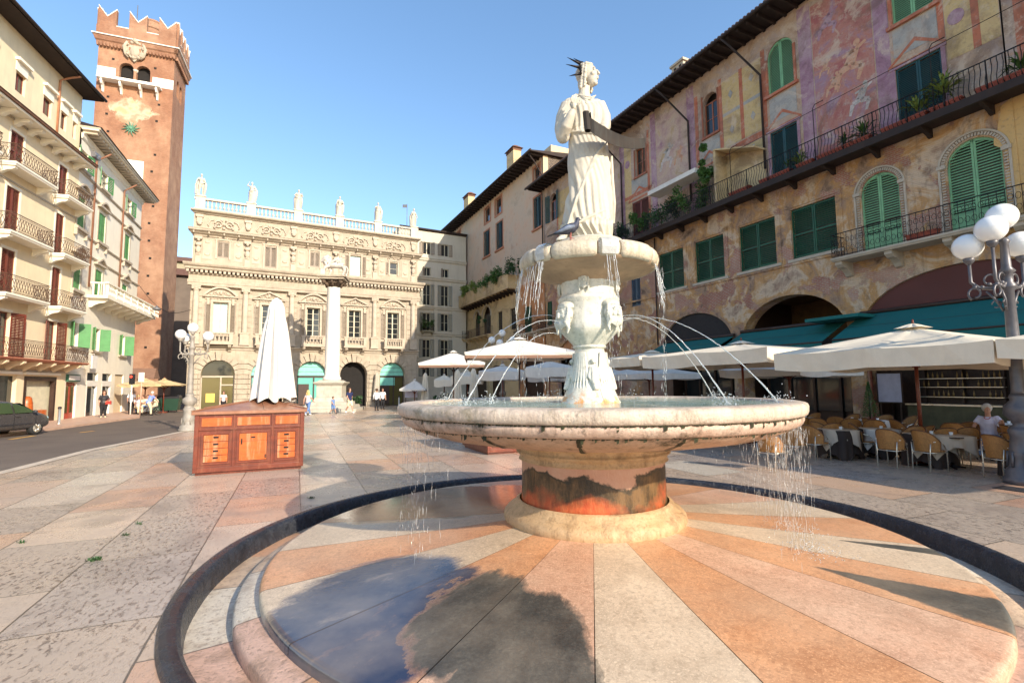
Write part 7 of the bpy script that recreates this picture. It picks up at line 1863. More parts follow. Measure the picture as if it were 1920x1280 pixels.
# six figures along the palace balustrade (one silhouette each, pose varied)
for i, (x, lab, yaw, J) in enumerate(zip(PPX, ('first stone figure from the left on the palace balustrade, leaning on a club', 'second stone figure from the left on the palace balustrade, arm raised to its head', 'third stone figure from the left on the palace balustrade, cloak billowing', 'fourth stone figure from the left on the palace balustrade', 'fifth stone figure from the left on the palace balustrade, slimmest of the row', 'stone figure at the right end of the palace balustrade'),
    (10, -20, 15, 0, -15, 20), (J_stand(wrl=(.10, -.12, 1.0), elr=(-.32, 0, 1.15), wrr=(-.36, -.05, .88)), J_stand(elr=(-.36, 0, 1.45), wrr=(-.22, -.05, 1.66), wrl=(.12, -.12, 1.02)), J_stand(ell=(.33, 0, 1.22), wrl=(.24, -.1, 1.42), elr=(-.34, 0, 1.2), wrr=(-.2, -.12, 1.05)), J_stand(ell=(.30, 0, 1.2), wrl=(.12, -.14, 1.15)), J_stand(elr=(-.28, 0, 1.2), wrr=(-.1, -.14, 1.3)), J_stand(ell=(.3, 0, 1.18), wrl=(.36, -.05, 1.0))))):
    P = PF.pt(x, 0, 19.6); t = empty('roof_statue', P, PF.rot+R_(yaw), lab, 'statue'); sc = 1.2; t.scale = (sc, sc, sc)
    mb = MB()
    rig(t, J, statue_m=M_marble, vox=.03, fat=1.1)
    n = 18; rs = []
    for z, r in ((.06, .26), (.4, .24), (.8, .22), (1.0, .20), (1.25, .19), (1.38, .16)): rs.append([((r*(1+.12*math.sin(5*2*math.pi*k/n+z*3+i)))*math.cos(2*math.pi*k/n)*(1.05), r*.7*math.sin(2*math.pi*k/n)+.04, z) for k in range(n)])
    if i != 0: mb.rings(rs[:4] if i % 2 else rs)
    mb.tube([(.16, .08, 1.35), (.30, .16, 1.0), (.27, .12, .5), (.2, .1, .1)], [.08, .12, .10, .08], 8)
    if i == 0: mb.tube([(-.38, -.02, .9), (-.34, 0, .1)], [.05, .09], 8)
    mb.tube([(-.1, .14, 1.4), (-.2, .22, 1.0), (-.16, .18, .1)], [.06, .14, .16], 8); mb.box(-.3, .3, -.2, .25, 0, .07)
    remesh(mb.build('drapery', M_marble, t), .035, 2)
mb = MB(); mb.tube([(0, 0, 0), (0, 0, 2.9)], .03, 6); mb.box(-.5, -.03, -.01, .01, 2.5, 2.85); mb.build('rooftop_mast', M_grey, None, loc=PF.pt(20.0, .6, 19.4), label='thin metal mast with small vane beside the last balustrade figure', cat='mast')
# ================================================================ LAMP POSTS
def lamp(name, loc, label, mat_, globes, hp=3.66, hg=4.95, rz=0., rg=.2, sc=1., grp='globe street lamps', arm=.38, base=.24):
    """cast post with scrolled arms; globes = [(angle, radius, height)]"""
    t = empty(name, loc, rz, label, 'street lamp', grp); t.scale = (sc, sc, sc)
    mb = MB(); b = base
    mb.lathe([(b*1.15, 0), (b*1.15, .10), (b, .14), (b*1.02, .24), (b*.80, .32), (b*.72, .50), (b*.80, .58), (b*.70, .64), (b*.62, .9), (b*.72, 1.02), (b*.60, 1.08), (b*.42, 1.14), (b*.50, 1.20), (b*.85, 1.34), (b*.80, 1.50), (b*.45, 1.62), (b*.52, 1.68), (b*.42, 1.74)], n=8 if False else 24)
    for k in range(8):
        a = R_(45*k); mb.tube([(b*.83*math.cos(a), b*.83*math.sin(a), .32), (b*.76*math.cos(a), b*.76*math.sin(a), .62)], .025, 5)
    mb.build('base', mat_, t)
    mb = MB(); mb.lathe([(b*.40, 1.74), (b*.36, 1.8), (b*.33, hp*.75), (b*.28, hp-.05), (b*.44, hp), (b*.44, hp+.06), (b*.3, hp+.12), (b*.3, hp+.3), (b*.46, hp+.34), (b*.28, hp+.42), (b*.22, hg-.45), (b*.32, hg-.40), (b*.2, hg-.32)], n=20)
    mb.build('post', mat_, t)
    am = MB(); gl = MB()
    for a, r, z in globes:
        ca, sa = math.cos(R_(a)), math.sin(R_(a))
        if r > .05:
            P = lambda q, h: (q*ca, q*sa, h)
            am.tube([P(.08, hp+.1), P(r*.45, hp+.02), P(r*.8, hp+.06), P(r, hp+.18), P(r, z-rg-.1)], [.045, .04, .035, .032, .03], 8)
            am.tube([P(r*.9+.11*math.cos(R_(q))*(1-q/700), hp-.06+.13*math.sin(R_(q))*(1-q/700)) for q in range(-60, 300, 24)], .022, 6)
            am.tube([P(r*.45+.10*math.cos(R_(q)), hp+.20+.11*math.sin(R_(q))) for q in range(-120, 200, 24)], .02, 6)
            am.tube([P(.1, hp-.45), P(r*.35, hp-.22), P(r*.6, hp-.03)], [.02, .026, .02], 6)
            am.tube([P(r*.35+.07*math.cos(R_(q)), hp-.30+.07*math.sin(R_(q))) for q in range(0, 330, 30)], .015, 5)
            for k in range(4): am.ball(P(r*(.3+.2*k), hp+.08+.03*math.sin(k*2)), .045, 7, 5)
        am.lathe([(.03, z-rg-.12), (.09, z-rg-.05), (.10, z-rg+.02), (.07, z-rg+.03)], r*ca, r*sa, 0, 12)
        g = MB(); g.ball((r*ca, r*sa, z), rg, 24, 16); g.lathe([(rg*1.004, -.008), (rg*1.012, 0), (rg*1.004, .008)], r*ca, r*sa, z, 24, cap=False); g.build('globe', M_globe, t)
    am.build('scroll_arms', mat_, t); return t
pL = gnd(1926, 907)
lamp('street_lamp', (pL.x, pL.y, 0), 'large cast-iron globe lamp at the right edge of the café terrace', M_tubemet, [(0, 0, 5.32), (197, .36, 5.04), (150, .56, 4.78), (20, .56, 4.8)], hp=3.85, hg=5.2, rg=.265, base=.30)
p2 = gnd(353, 808)
lamp('street_lamp', (p2.x, p2.y, 0), 'grey stone-coloured globe lamp beside the wooden cabinet', M_lampstone, [(0, 0, 4.85), (205, .48, 4.52), (150, .62, 4.40), (-8, .82, 4.42)], hp=3.55, hg=4.8, rg=.235, base=.36)
p3 = gnd(942, 777)
lamp('street_lamp', (p3.x, 36, 0), 'globe lamp rising behind the brown-framed parasol', M_lampstone, [(0, 0, 5.75), (180, .75, 5.25), (0, .75, 5.25), (250, .5, 5.0)], hp=4.4, hg=5.7, rg=.26, base=.30)
# ================================================================ WOODEN MARKET CABINET WITH CLOSED PARASOL
def cabinet(loc, rz, label, grp='wooden market cabinets'):
    W, D, H = 2.6, 2.3, 1.28; t = empty('market_cabinet', loc, rz, label, 'cabinet', grp)
    mb = MB(); mb.box(0, W, .02, D, .06, H); mb.box(.05, W-.05, .08, D-.1, 0, .06)
    for a, b in ((0, .10), (W-.10, W)): mb.box(a, b, -.01, .02, .06, H)
    mb.box(.10, W-.10, -.01, .0195, .06, .16); mb.box(.10, W-.10, -.012, .0195, H-.34, H-.29)
    for x in (.87, 1.78): mb.box(x, x+.06, -.011, .0195, .16, H)
    b = mb.build('carcass', M_tang, t, bevel=.006)
    mb = MB(); e = .07; z0 = H+.001
    mb.frust(-e, W+e, -e, D+e, z0, -e, W+e, -e, D+e, z0+.07)
    top = [(-e, -e), (W+e, -e), (W+e, D+e), (-e, D+e)]; ap = (W/2+.2, D/2, z0+.30)
    for i in range(4):
        p, q = top[i], top[(i+1) % 4]; mb.poly([(p[0], p[1], z0+.071), (q[0], q[1], z0+.071), ap])
    for p in top+[(W*.62, -e)]: mb.bar((p[0], p[1], z0+.085), (ap[0], ap[1], ap[2]+.01), .035, .02)
    mb.build('lid', mat('worn_brown_lid', (.28, .125, .07), .32, var=.2, vs=2, dirt=.5, dirtc=(.5, .3, .2)), t, bevel=.008)
    xs = [(.16, .83), (.97, 1.74), (1.88, 2.44)]
    for k, (a, c) in enumerate(xs):
        mb = MB(); mb.box(a, c, -.006, .0185, H-.25, H-.07); mb.build('top_panel', M_orangew, t)
        f = MB(); f.box(a-.0, a+.05, -.016, .0185, .22, H-.38); f.box(c-.05, c, -.016, .0185, .22, H-.38); f.box(a+.05, c-.05, -.016, .0185, .22, .26); f.box(a+.05, c-.05, -.016, .0185, H-.42, H-.38); f.build('panel_frame', M_tang, t)
        if k == 1:
            mb = MB(); mb.box(a+.06, c-.06, -.010, .0185, .27, H-.60); mb.box(a+.06, c-.06, -.010, .0185, H-.595, H-.43); d = mb.build('door', M_orangew, t)
            hb = MB(); hb.box(a+.10, a+.13, -.022, -.0105, .62, .74); hb.box((a+c)/2-.05, (a+c)/2+.05, -.022, -.0105, H-.53, H-.50); hb.box(c-.10, c-.07, -.02, -.0105, .3, .38); hb.build('handle', M_iron, d)
        else:
            n = 4; z0d, z1d = .27, H-.43
            for j in range(n):
                za = z0d+(z1d-z0d)*j/n+.006; zb = z0d+(z1d-z0d)*(j+1)/n-.006; mb = MB(); mb.box(a+.06, c-.06, -.010, .0185, za, zb); d = mb.build('drawer', M_orangew, t)
                hb = MB(); x = (a+c)/2; hb.box(x-.06, x+.06, -.017, -.0105, zb-.07, zb-.03); hb.build('handle', M_iron, d)
    return t, ap, H
kL = gnd(360, 893); kR = gnd(568, 878); kdir = (kR-kL).normalized(); krz = math.atan2(kdir.y, kdir.x)
K1, AP, KH = cabinet((kL.x, kL.y, 0), krz, 'large red-brown wooden cabinet with orange drawers left of the fountain')
K1.scale = ((kR-kL).length/2.6,)*2+(1.08,)
def closed_parasol(loc, label, H=3.2, R=.52, r0=.16, m=None, seed=1, z0=.0, grp=None, sc=1.):
    t = empty('closed_parasol', loc, 0, label, 'parasol', grp); t.scale = (sc, sc, sc); rnd = random.Random(seed); n = 108; rs = []
    pl = [rnd.uniform(.75, 1.2) for _ in range(10)]
    for k in range(26):
        f = k/25; z = z0+H*f; base = R*(1-f)**.85*.86+r0*.85; 
        if f > .80: base = (r0*1.25)*(1-((f-.80)/.20)**3*.55)
        ring = []
        for i in range(n):
            a = 2*math.pi*i/n; am = (.32 if f < .8 else .18)
            w_ = 1+am*(abs(math.sin(a*4.5+.3+.25*f*pl[1])) - .5)*1.5 + .05*math.sin(a*11+f*2)+.03*math.sin(a*17+3*f)
            if abs(f-.775) < .012: w_ = 1.08
            elif f < .775 and f > .70: w_ *= .97
            hem = (.10*math.sin(a*4*2+.6)*1 if k == 0 else 0)
            ring.append((base*w_*math.cos(a), base*w_*math.sin(a), z+hem*.6))
        rs.append(ring)
    mb = MB(); mb.rings(rs, True, False, True); mb.face([mb.vert((0, 0, z0+H+.02))]+[len(mb.v)-1-n+i for i in range(0)]) if False else None
    mb.lathe([(r0*.56, z0+H), (.05, z0+H+.04), (.01, z0+H+.06)], n=24, cap=False)
    mb.build('canopy', m or M_clothw, t); mb = MB(); mb.tube([(0, 0, 0), (0, 0, z0+.6)], .035, 8); mb.tube([(0, 0, 0), (0, 0, .08)], .2, 16); mb.build('pole', M_wooddk, t); return t
c0 = K1.matrix_basis @ Vector((AP[0], AP[1], 0)); apY = c0.y
ax_ = atY(513, 750, c0.y)
closed_parasol((ax_.x, c0.y, 1.62), 'tall closed white parasol standing up out of the wooden cabinet', H=2.62, R=.37, r0=.165, z0=.06)
k2 = gnd(914, 853)
cabinet((k2.x, k2.y, 0), R_(24), 'second wooden cabinet half hidden behind the fountain basin')
# ================================================================ OPEN PARASOLS
def parasol(loc, rz, label, L=4.4, Wd=4.4, edge=2.75, apex=3.45, m=None, grp='cream café parasols', pole=M_tang, val=.36, fin=True, poleh=0., seed=0):
    t = empty('parasol', loc, rz, label, 'parasol', grp); m = m or M_cloth; rnd = random.Random(seed)
    hx, hy = L/2, Wd/2; corners = [(-hx, -hy), (hx, -hy), (hx, hy), (-hx, hy)]
    out = []
    for i in range(4):
        a, b = corners[i], corners[(i+1) % 4]
        for k in range(12):
            f = k/12; x = a[0]+(b[0]-a[0])*f; y = a[1]+(b[1]-a[1])*f
            sag = (.035*math.sin(math.pi*((f*2) % 1))); zz = edge-sag+(0 if k else 0.01); s_ = 1-sag*.5; out.append((x*s_, y*s_, zz, i*12+k))
    mb = MB(); rings = []
    for q in (0, .06, .35, .65, 1.):
        r = []
        for x, y, z, k in out:
            qq = max(q, .0); hz = apex+(z-apex)*(q**.93) - .05*math.sin(math.pi*q)*(.6 if (k % 6) else 0)
            r.append((x*q+.02*(q == 0)*math.cos(k), y*q+.02*(q == 0)*math.sin(k), hz))
        rings.append(r)
    mb.rings(rings, True, False, True)
    # valance with slight waves
    lo = []
    for x, y, z, k in out: wv = 1-.012+.010*math.sin(k*1.7+seed); lo.append((x*wv, y*wv, z-val-.015*math.sin(k*.52)*2))
    mb.rings([[(x, y, z) for x, y, z, k in out], lo], True, False, False)
    mb.build('canopy', m, t)
    mb = MB(); mb.rings([[(x*.13, y*.13, apex-.015) for x, y, z, k in out], [(x*(.05+.015*math.sin(k*1.3)), y*(.05+.015*math.sin(k*1.3)), apex+.06) for x, y, z, k in out], [(x*.01, y*.01, apex+.10) for x, y, z, k in out]], True, False, True); mb.build('vent_cap', m, t)
    mb = MB(); mb.tube([(0, 0, poleh), (0, 0, apex-.02)], .042, 10); mb.tube([(0, 0, edge-.42), (0, 0, edge-.28)], .085, 10)
    if fin: mb.tube([(0, 0, apex+.08), (0, 0, apex+.2)], [.03, .02], 8)
    mb.lathe([(.34, 0), (.34, .06), (.08, .10), (.06, .22)], n=20); mb.build('pole', pole, t)
    mb = MB()
    for c in corners+[(0, -hy), (hx, 0), (0, hy), (-hx, 0)]:
        e_ = Vector((c[0]*.97, c[1]*.97, edge-.04)); a_ = Vector((c[0]*.03, c[1]*.03, apex-.10)); mb.bar(a_, e_, .022, .035); h_ = Vector((c[0]*.02, c[1]*.02, edge-.36)); mb.bar(h_, a_.lerp(e_, .48)-Vector((0, 0, .02)), .02, .03)
    mb.build('ribs', pole, t); return t
r90 = RF.rot
def rf_from(px, py, z): P = gnd(px, py, z); return RF.loc(P)
# front row along the café edge; the front hem line follows the facade direction
uA, dA = rf_from(1450, 660, 2.9); uB, dB = rf_from(1866, 634, 2.9)
dF = -11.1+.0
def front(u0, u1, label, W_=4.3, d0=-11.05, e=2.82, **k):
    c = RF.pt((u0+u1)/2, d0+W_/2); return parasol((c.x, c.y, 0), RF.rot, label, L=u1-u0, Wd=W_, edge=e, **k)
def upx(px, py, z, d): # u of a sight line on the plane at depth d
    return RF.uz(px, py, d)[0]
D0 = -11.0
u = lambda px, py: upx(px, py, 0, D0)
front(u(1450, 660), u(1862, 636), 'large cream parasol over the front café tables, nearest whole one', d0=D0, e=RF.uz(1640, 652, D0)[1], apex=3.36, seed=1, val=.44)
front(u(1866, 640), u(1866, 640)+4.8, 'cream parasol cut by the right edge of the picture', d0=D0, e=RF.uz(1880, 636, D0)[1], apex=3.3, seed=2)
front(u(1203, 672), u(1438, 648), 'cream parasol behind the right-hand water jets', d0=D0, e=RF.uz(1320, 660, D0)[1], apex=3.36, seed=3, val=.42)
front(u(1100, 678), u(1198, 668), 'cream parasol partly hidden by the fountain shaft', d0=D0, e=RF.uz(1150, 672, D0)[1], apex=3.34, seed=4)
for i, (a, b, lab) in enumerate(((26.0, 29.6, 'second-row white parasol under the dark teal awning edge'), (17.6, 21.4, 'second-row white parasol seen below the jets right of the shaft'), (13.2, 17.2, 'second-row white parasol just right of the shaft'), (8.6, 12.8, 'second-row white parasol behind the shaft'))):
    c = RF.pt((a+b)/2, -4.6); parasol((c.x, c.y, 0), RF.rot, lab, L=b-a, Wd=3.8, edge=2.55, apex=3.05, m=M_clothw, grp='second row of white parasols', seed=10+i, val=.3)
# left of the shaft: cream row and the big brown-framed pair
for i, (x0, x1, py, Y, lab) in enumerate(((985, 1075, 690, 30, 'cream parasol just left of the fountain shaft'), (900, 985, 697, 33, 'cream parasol in the middle of the far terrace'), (848, 905, 706, 37, 'far cream parasol beyond the closed ones'), (816, 850, 712, 41, 'farthest open cream parasol near the palace corner'))):
    a = atY(x0, py, Y); b = atY(x1, py, Y); c = (a+b)/2; L = (b-a).length; parasol((c.x, c.y, 0), R_(0), lab, L=L, Wd=L, edge=a.z-.0, apex=a.z+.42, m=M_clothw if i < 2 else M_cloth, grp='far cream parasols', seed=20+i, val=.55)
a = atY(760, 727, 44); b = atY(795, 725, 44); parasol(((a.x+b.x)/2, 44, 0), 0, 'small white parasol outside the palace corner', L=b.x-a.x+.6, Wd=2., edge=a.z-.1, apex=a.z+.7, m=M_clothw, grp='far cream parasols', val=.15)
big = atY(958, 658, 22)
def brown(loc, rz, label, L, Wd, e, ap, seed):
    t = parasol(loc, rz, label, L=L, Wd=Wd, edge=e, apex=ap, m=M_clothw, grp='brown-framed parasols', pole=M_wooddk, val=.12, seed=seed, fin=False)
    mb = MB(); mb.box(-L/2+.05, L/2-.05, -Wd/2+.01, -Wd/2+.04, e-.24, e-.12); mb.box(-L/2+.01, -L/2+.04, -Wd/2+.05, Wd/2-.05, e-.24, e-.12); mb.build('brown_hem', M_brown, t); return t
xa = atY(862, 665, 21); xb = atY(1078, 660, 21); cc = (xa+xb)/2
brown((cc.x+.1, 22.6, 0), R_(4), 'broad white parasol on a dark brown frame left of the shaft', (xb-xa).length, 4.4, xa.z+.05, xa.z+.78, 31)
xa = atY(783, 690, 27); xb = atY(905, 676, 27); cc = (xa+xb)/2
brown((cc.x, 28.6, 0), R_(4), 'second brown-framed parasol farther left, nearer the palace', (xb-xa).length, 4.2, xa.z+.25, xa.z+.95, 32)
for i, (px, Y, h, lab) in enumerate(((797, 44, 3.1, 'slim closed cream parasol nearest the palace corner'), (858, 36, 3.1, 'closed cream parasol beside the dark pole'), (888, 36, 3.2, 'closed cream parasol behind the left water jet'), (706, 52, 3.4, 'closed pale parasol in front of the palace gateway pier'))):
    q = atY(px, 760, Y); closed_parasol((q.x, Y, 0), lab, H=h-.7, R=.22, r0=.15, m=M_cloth if i < 3 else M_marble, z0=.7, seed=i, grp='closed cream parasols')
# café at the tower foot
a = atY(236, 727, 40); b = atY(275, 723, 40)
parasol(((a.x+b.x)/2, 41, 0), R_(18), 'cream parasol of the small café at the tower foot', L=3.0, Wd=2.6, edge=2.35, apex=2.75, m=M_yellow2, grp='tower café parasols', val=.2)
a = atY(300, 722, 41); parasol((a.x, 41.5, 0), R_(24), 'dark-lined parasol of the tower café, right-hand one', L=2.8, Wd=2.6, edge=2.3, apex=2.75, m=M_yellow2, grp='tower café parasols', val=.08)
mb = MB(); mb.frust(-2.6, 1.6, -1.9, 0, 2.9, -2.2, 1.3, -.2, 0, 3.9); mb.build('brown_awning', M_brown, None, loc=atY(262, 715, 47)*1-Vector((0, 0, atY(262, 715, 47).z)), rz=TF.rot, label='brown sloping awning against the foot of the brick tower', cat='awning')
# ================================================================ CAFE CHAIRS AND TABLES
def make_chair():
    t = empty('cafe_chair', (0, 0, 0), 0, 'rattan café chair with pale metal legs', 'chair')   # back towards -y
    fr = MB(); r = .0125
    for s in (-1, 1):
        fr.tube([(.21*s, .22, 0), (.215*s, .215, .43), (.235*s, .10, .60), (.25*s, -.05, .655), (.245*s, -.17, .655)], r, 8)
        fr.tube([(.20*s, -.26, 0), (.205*s, -.235, .43), (.22*s, -.225, .62)], r, 8)
    fr.tube([(-.205, -.237, .405), (.205, -.237, .405)], r*.8, 6); fr.tube([(-.215, .215, .405), (.215, .215, .405)], r*.8, 6)
    for s in (-1, 1): fr.tube([(.207*s, -.235, .41), (.215*s, .215, .41)], r*.8, 6)
    fr.build('frame', M_metal, t)
    st = MB(); rs = []
    for z, k in ((.425, .97), (.44, 1.), (.455, .97)): rs.append([(.235*k*(abs(math.cos(a))**.6)*(1 if math.cos(a) > 0 else -1), .01+.245*k*(abs(math.sin(a))**.6)*(1 if math.sin(a) > 0 else -1), z) for a in [2*math.pi*i/28 for i in range(28)]])
    st.rings(rs, True, True, True); st.build('seat', M_rattan, t)
    bk = MB(); n = 22; prof = []
    def pt(f, g, o):   # f -1..1 round the back, g 0..1 up
        a = f*R_(78); h = .44+(.46*(1-.55*abs(f)**2.6))*g; rr = .265+.025*g+o; return (rr*math.sin(a)*1.0, .03-(rr+.02*g)*math.cos(a)-.05*g*(1-abs(f)), h)
    A = [[bk.vert(pt(-1+2*i/n, j/8, 0)) for i in range(n+1)] for j in range(9)]; B = [[bk.vert(pt(-1+2*i/n, j/8, .014)) for i in range(n+1)] for j in range(9)]
    for G, fl in ((A, 0), (B, 1)):
        for j in range(8):
            for i in range(n):
                q = (G[j][i], G[j][i+1], G[j+1][i+1], G[j+1][i]); bk.face(q if fl else q[::-1], True)
    bk.build('backrest', M_rattan, t)
    ed = MB(); ed.tube([pt(-1+2*i/n, 1, .007) for i in range(n+1)], .015, 6); ed.tube([pt(-1, j/8, .007) for j in range(9)], .013, 6); ed.tube([pt(1, j/8, .007) for j in range(9)], .013, 6); ed.build('edge', M_rattand, t)
    return t
chair0 = make_chair(); used = [0]
def chair(x, y, rz, label):
    o = chair0 if not used[0] else copy_tree(chair0); used[0] = 1
    o.location = (x, y, 0); o.rotation_euler = (0, 0, rz); o['label'] = label; o['group'] = 'rattan chairs of the café terrace'; return o
def make_table():
    t = empty('cafe_table', (0, 0, 0), 0, 'table', 'table'); mb = MB(); mb.box(-.38, .38, -.38, .38, .715, .74); mb.build('top', M_wooddk, t)
    mb = MB(); mb.tube([(0, 0, .03), (0, 0, .72)], .035, 8)
    for q in (45, 135, 225, 315): mb.tube([(0, 0, .06), (.3*math.cos(R_(q)), .3*math.sin(R_(q)), .02)], .02, 6)
    mb.build('pedestal', M_iron, t); return t
def cloth_mesh(h=.50, seed=0, m=None, dia=0):
    mb = MB(); rnd = random.Random(seed); n = 40; a0 = []
    for i in range(n):
        a = 2*math.pi*i/n+math.pi/4; k = 1/max(abs(math.cos(a)), abs(math.sin(a))); a0.append((a, k))
    rs = []
    for j, (sz, z) in enumerate(((0.0, .745), (.39, .746), (.40, .738), (.405, .66), (.42, .56), (.435, .745-h))):
        ring = []
        for a, k in a0:
            rr = sz*k; cor = (k-1)/.414; d = 0
            if j >= 3: d = (j-2)*(.018*math.sin(a*12)+.035*cor*(-.2)); 
            zz = z - (cor*.10*(j-2) if j >= 3 else 0)
            ring.append(((rr*(1-.04*cor*(j >= 2))+d)*math.cos(a), (rr*(1-.04*cor*(j >= 2))+d)*math.sin(a), zz))
        rs.append(ring)
    mb.rings(rs, True, False, True); return mb
M_under_cl = mat('dark_undercloth', (.035, .022, .018), .8)
def R2W(px, py, z): P = gnd(px, py, z); return P
tables = []
def spot(cx, cy): return 1380+cx/3.556, 600+cy/3.556
tb0 = make_table(); tu = [0]
def table(P, label, under=False, white=False):
    rz = RF.rot+R_(2)
    o = tb0 if not tu[0] else copy_tree(tb0); tu[0] = 1; o.location = (P.x, P.y, 0); o.rotation_euler = (0, 0, rz); o['label'] = 'square café table under ' + label; o['group'] = 'café tables'
    c = cloth_mesh(.24, len(tables)).build('table_cloth', M_tclothw if white else M_tcloth, None, loc=(P.x, P.y, .006), rz=rz+R_(45), label=label, cat='tablecloth', group='café tablecloths')
    if under: cloth_mesh(.60, 50+len(tables)).build('under_cloth', M_under_cl, None, loc=(P.x, P.y, .001), rz=rz, label='dark undercloth below ' + label, cat='tablecloth', group='dark undercloths')
    tables.append(P); return P
# chairs are found from the top of their backs (0.89 m)
toN = RF.rot                     # chair back faces the piazza when rz = facade rotation
cl_ = [((340, 712), 4, 'front-row chair, second from the left end'), ((470, 702), -12, 'front-row chair with its arm turned to the beige corner cloth'), ((990, 730), 2, 'front-row chair just left of the front parasol pole'), ((1215, 738), -14, 'front-row chair just right of the front parasol pole'), ((1690, 768), -20, 'front-row chair beside the big lamp base'),
 ((190, 745), 10, 'front-row chair half hidden behind the basin spray'), ((655, 690), 60, 'side-turned chair left of the dark-backed one'), ((770, 690), -60, 'dark-backed chair facing the pale second-row cloth'), ((1410, 722), 50, 'chair in the centre turned towards the beige cloth'), ((1560, 720), 175, 'chair seen from its front behind the centre one'),
 ((920, 668), 30, 'second-row chair left of the pole'), ((1040, 662), -35, 'second-row dark chair beside the pole'), ((1190, 640), 150, 'tall-looking chair right behind the pole'), ((1440, 688), 15, 'second-row chair before the bar, left one'), ((1560, 680), 60, 'second-row chair before the bar, middle one'), ((1660, 690), -10, 'second-row chair before the bar, right one'), ((1780, 700), -50, 'chair beside the seated woman\'s table'), ((1820, 755), -40, 'chair at the right edge behind the lamp base'),
 ((540, 620), 170, 'far chair at the left end of the back row'), ((800, 628), 165, 'far chair left of the red pier'), ((1010, 634), 175, 'far chair behind the pale cloth by the menu board'), ((660, 645), 20, 'third-row chair, left one'), ((770, 658), 40, 'third-row chair, centre left'), ((860, 655), -30, 'third-row chair in the middle of the terrace'), ((530, 655), 15, 'third-row chair near the basin edge'), ((525, 680), -20, 'low-looking chair beside the beige corner cloth'), ((1210, 712), 175, 'chair facing the front table by the pole'), ((1300, 708), 140, 'chair behind the beige cloth, centre'), ((440, 650), 30, 'chair farthest left behind the basin rim')]
CHS = []
for (c, dr, lab) in cl_:
    P = gnd(*spot(*c), .885); ch = chair(P.x, P.y, 0, lab)
    ch.rotation_euler = (0, 0, RF.rot+R_(dr)); d = Vector((math.sin(RF.rot+R_(dr)), -math.cos(RF.rot+R_(dr)), 0)); ch.location = (P.x-d.x*.27, P.y-d.y*.27, 0); CHS.append(Vector(ch.location))
nw = Vector((RF.n.x, RF.n.y, 0)); uw = Vector((RF.u.x, RF.u.y, 0))
for i, du, dn, lab, wh, un in ((1, .10, .78, 'the beige cloth at the left front of the terrace', 0, 1), (2, .30, .95, 'the beige cloth hanging behind the two front chairs at the pole', 0, 1), (4, .15, .80, 'the beige cloth beside the big lamp base', 0, 1), (7, .1, .45, 'the pale cloth in the second row left of the pole', 1, 1), (9, -.1, -.5, 'the pale cloth right of the centre chairs', 0, 0), (18, .1, -.6, 'the far cloth at the left end of the back row', 1, 0), (19, .3, -.5, 'the far cloth near the reddish pier', 1, 0), (20, .1, -.6, 'the far cloth behind the parasol pole', 1, 0), (14, .1, .7, 'the small pale cloth before the bar counter', 1, 0)):
    table(CHS[i]+uw*du+nw*dn, lab, bool(un), bool(wh))
Pw = table(gnd(*spot(1770, 690), .745), 'the white cloth in front of the seated woman', white=True)
rnd = random.Random(12)
for k in range(8):      # far terrace, small
    q = gnd(835+k*30, 771+rnd.uniform(-3, 3)); ch = chair(q.x, q.y+rnd.uniform(-.5, 3), R_(rnd.uniform(-60, 200)), 'rattan chair on the far terrace behind the fountain, ' + ('leftmost', 'second from the left', 'third from the left', 'fourth from the left', 'fifth from the left', 'sixth from the left', 'seventh from the left', 'eighth from the left')[k]); ch['group'] = 'far terrace chairs'
# ================================================================ PEOPLE
Ws = gnd(1851, 762, 1.33)
Jw = J_sit(ell=(.30, -.14, .88), wrl=(.36, -.42, .98), elr=(-.28, -.10, .80), wrr=(-.20, -.38, .80))
w0 = person((Ws.x, Ws.y, .0), math.degrees(RF.rot)+8, 'seated woman with short grey hair and pale lilac top at the white table', Jw, 1.0, top=M_lilac, bottom=M_denim, hair=M_hairg, hairlen=.0, sleeves=.45, vox=.011, headyaw=20, fat=1.15, shoes=M_black)
ch = chair(Ws.x, Ws.y+.06, RF.rot+math.pi+R_(8), 'chair on which the grey-haired woman sits')
mb = MB(); mb.tube([(.06*math.cos(R_(q)), -.075-.05*math.sin(R_(q))*.9, 1.06-.05*max(0, math.sin(R_(q)))) for q in range(-20, 201, 20)], .009, 6); mb.build('necklace', M_red, w0)
P2 = Vector((Ws.x, Ws.y, 0))+Vector((math.cos(RF.rot), math.sin(RF.rot), 0))*1.25+Vector((-.25, -.45, 0))
person((P2.x, P2.y, 0), math.degrees(RF.rot)-75, 'person in black reaching an arm over the white table, mostly behind the lamp', J_sit(elr=(-.22, -.28, .90), wrr=(-.10, -.55, .92), ell=(.22, -.28, .86), wrl=(.1, -.52, .82)), 1., top=M_black, bottom=M_black, hair=M_hair, hairlen=.05, sleeves=.3, vox=.012, shoes=M_black)
chair(P2.x, P2.y+.02, RF.rot-R_(75)+math.pi, 'chair under the person in black, behind the lamp base')
def at_feet(px, py): P = gnd(px, py); return (P.x, P.y, 0)
person(at_feet(655, 775), 50, 'man in navy polo and pale shorts striding past the column', J_walk(), 1.08, top=M_navy, bottom=M_seatcream, hair=M_hair, longpants=False, sleeves=.5, shoes=M_white)
person(at_feet(624, 776), 70, 'small boy in blue walking ahead of the man', J_walk(), .72, top=M_denim, bottom=M_denim, hair=M_hair, longpants=False, sleeves=.4, shoes=M_black)
person(at_feet(577, 779), 160, 'blonde woman in pink top and jeans walking away beside the cabinet', J_walk(), 1.0, top=M_pink, bottom=M_denim, hair=M_yel, hairlen=.2, sleeves=.3, shoes=M_white)
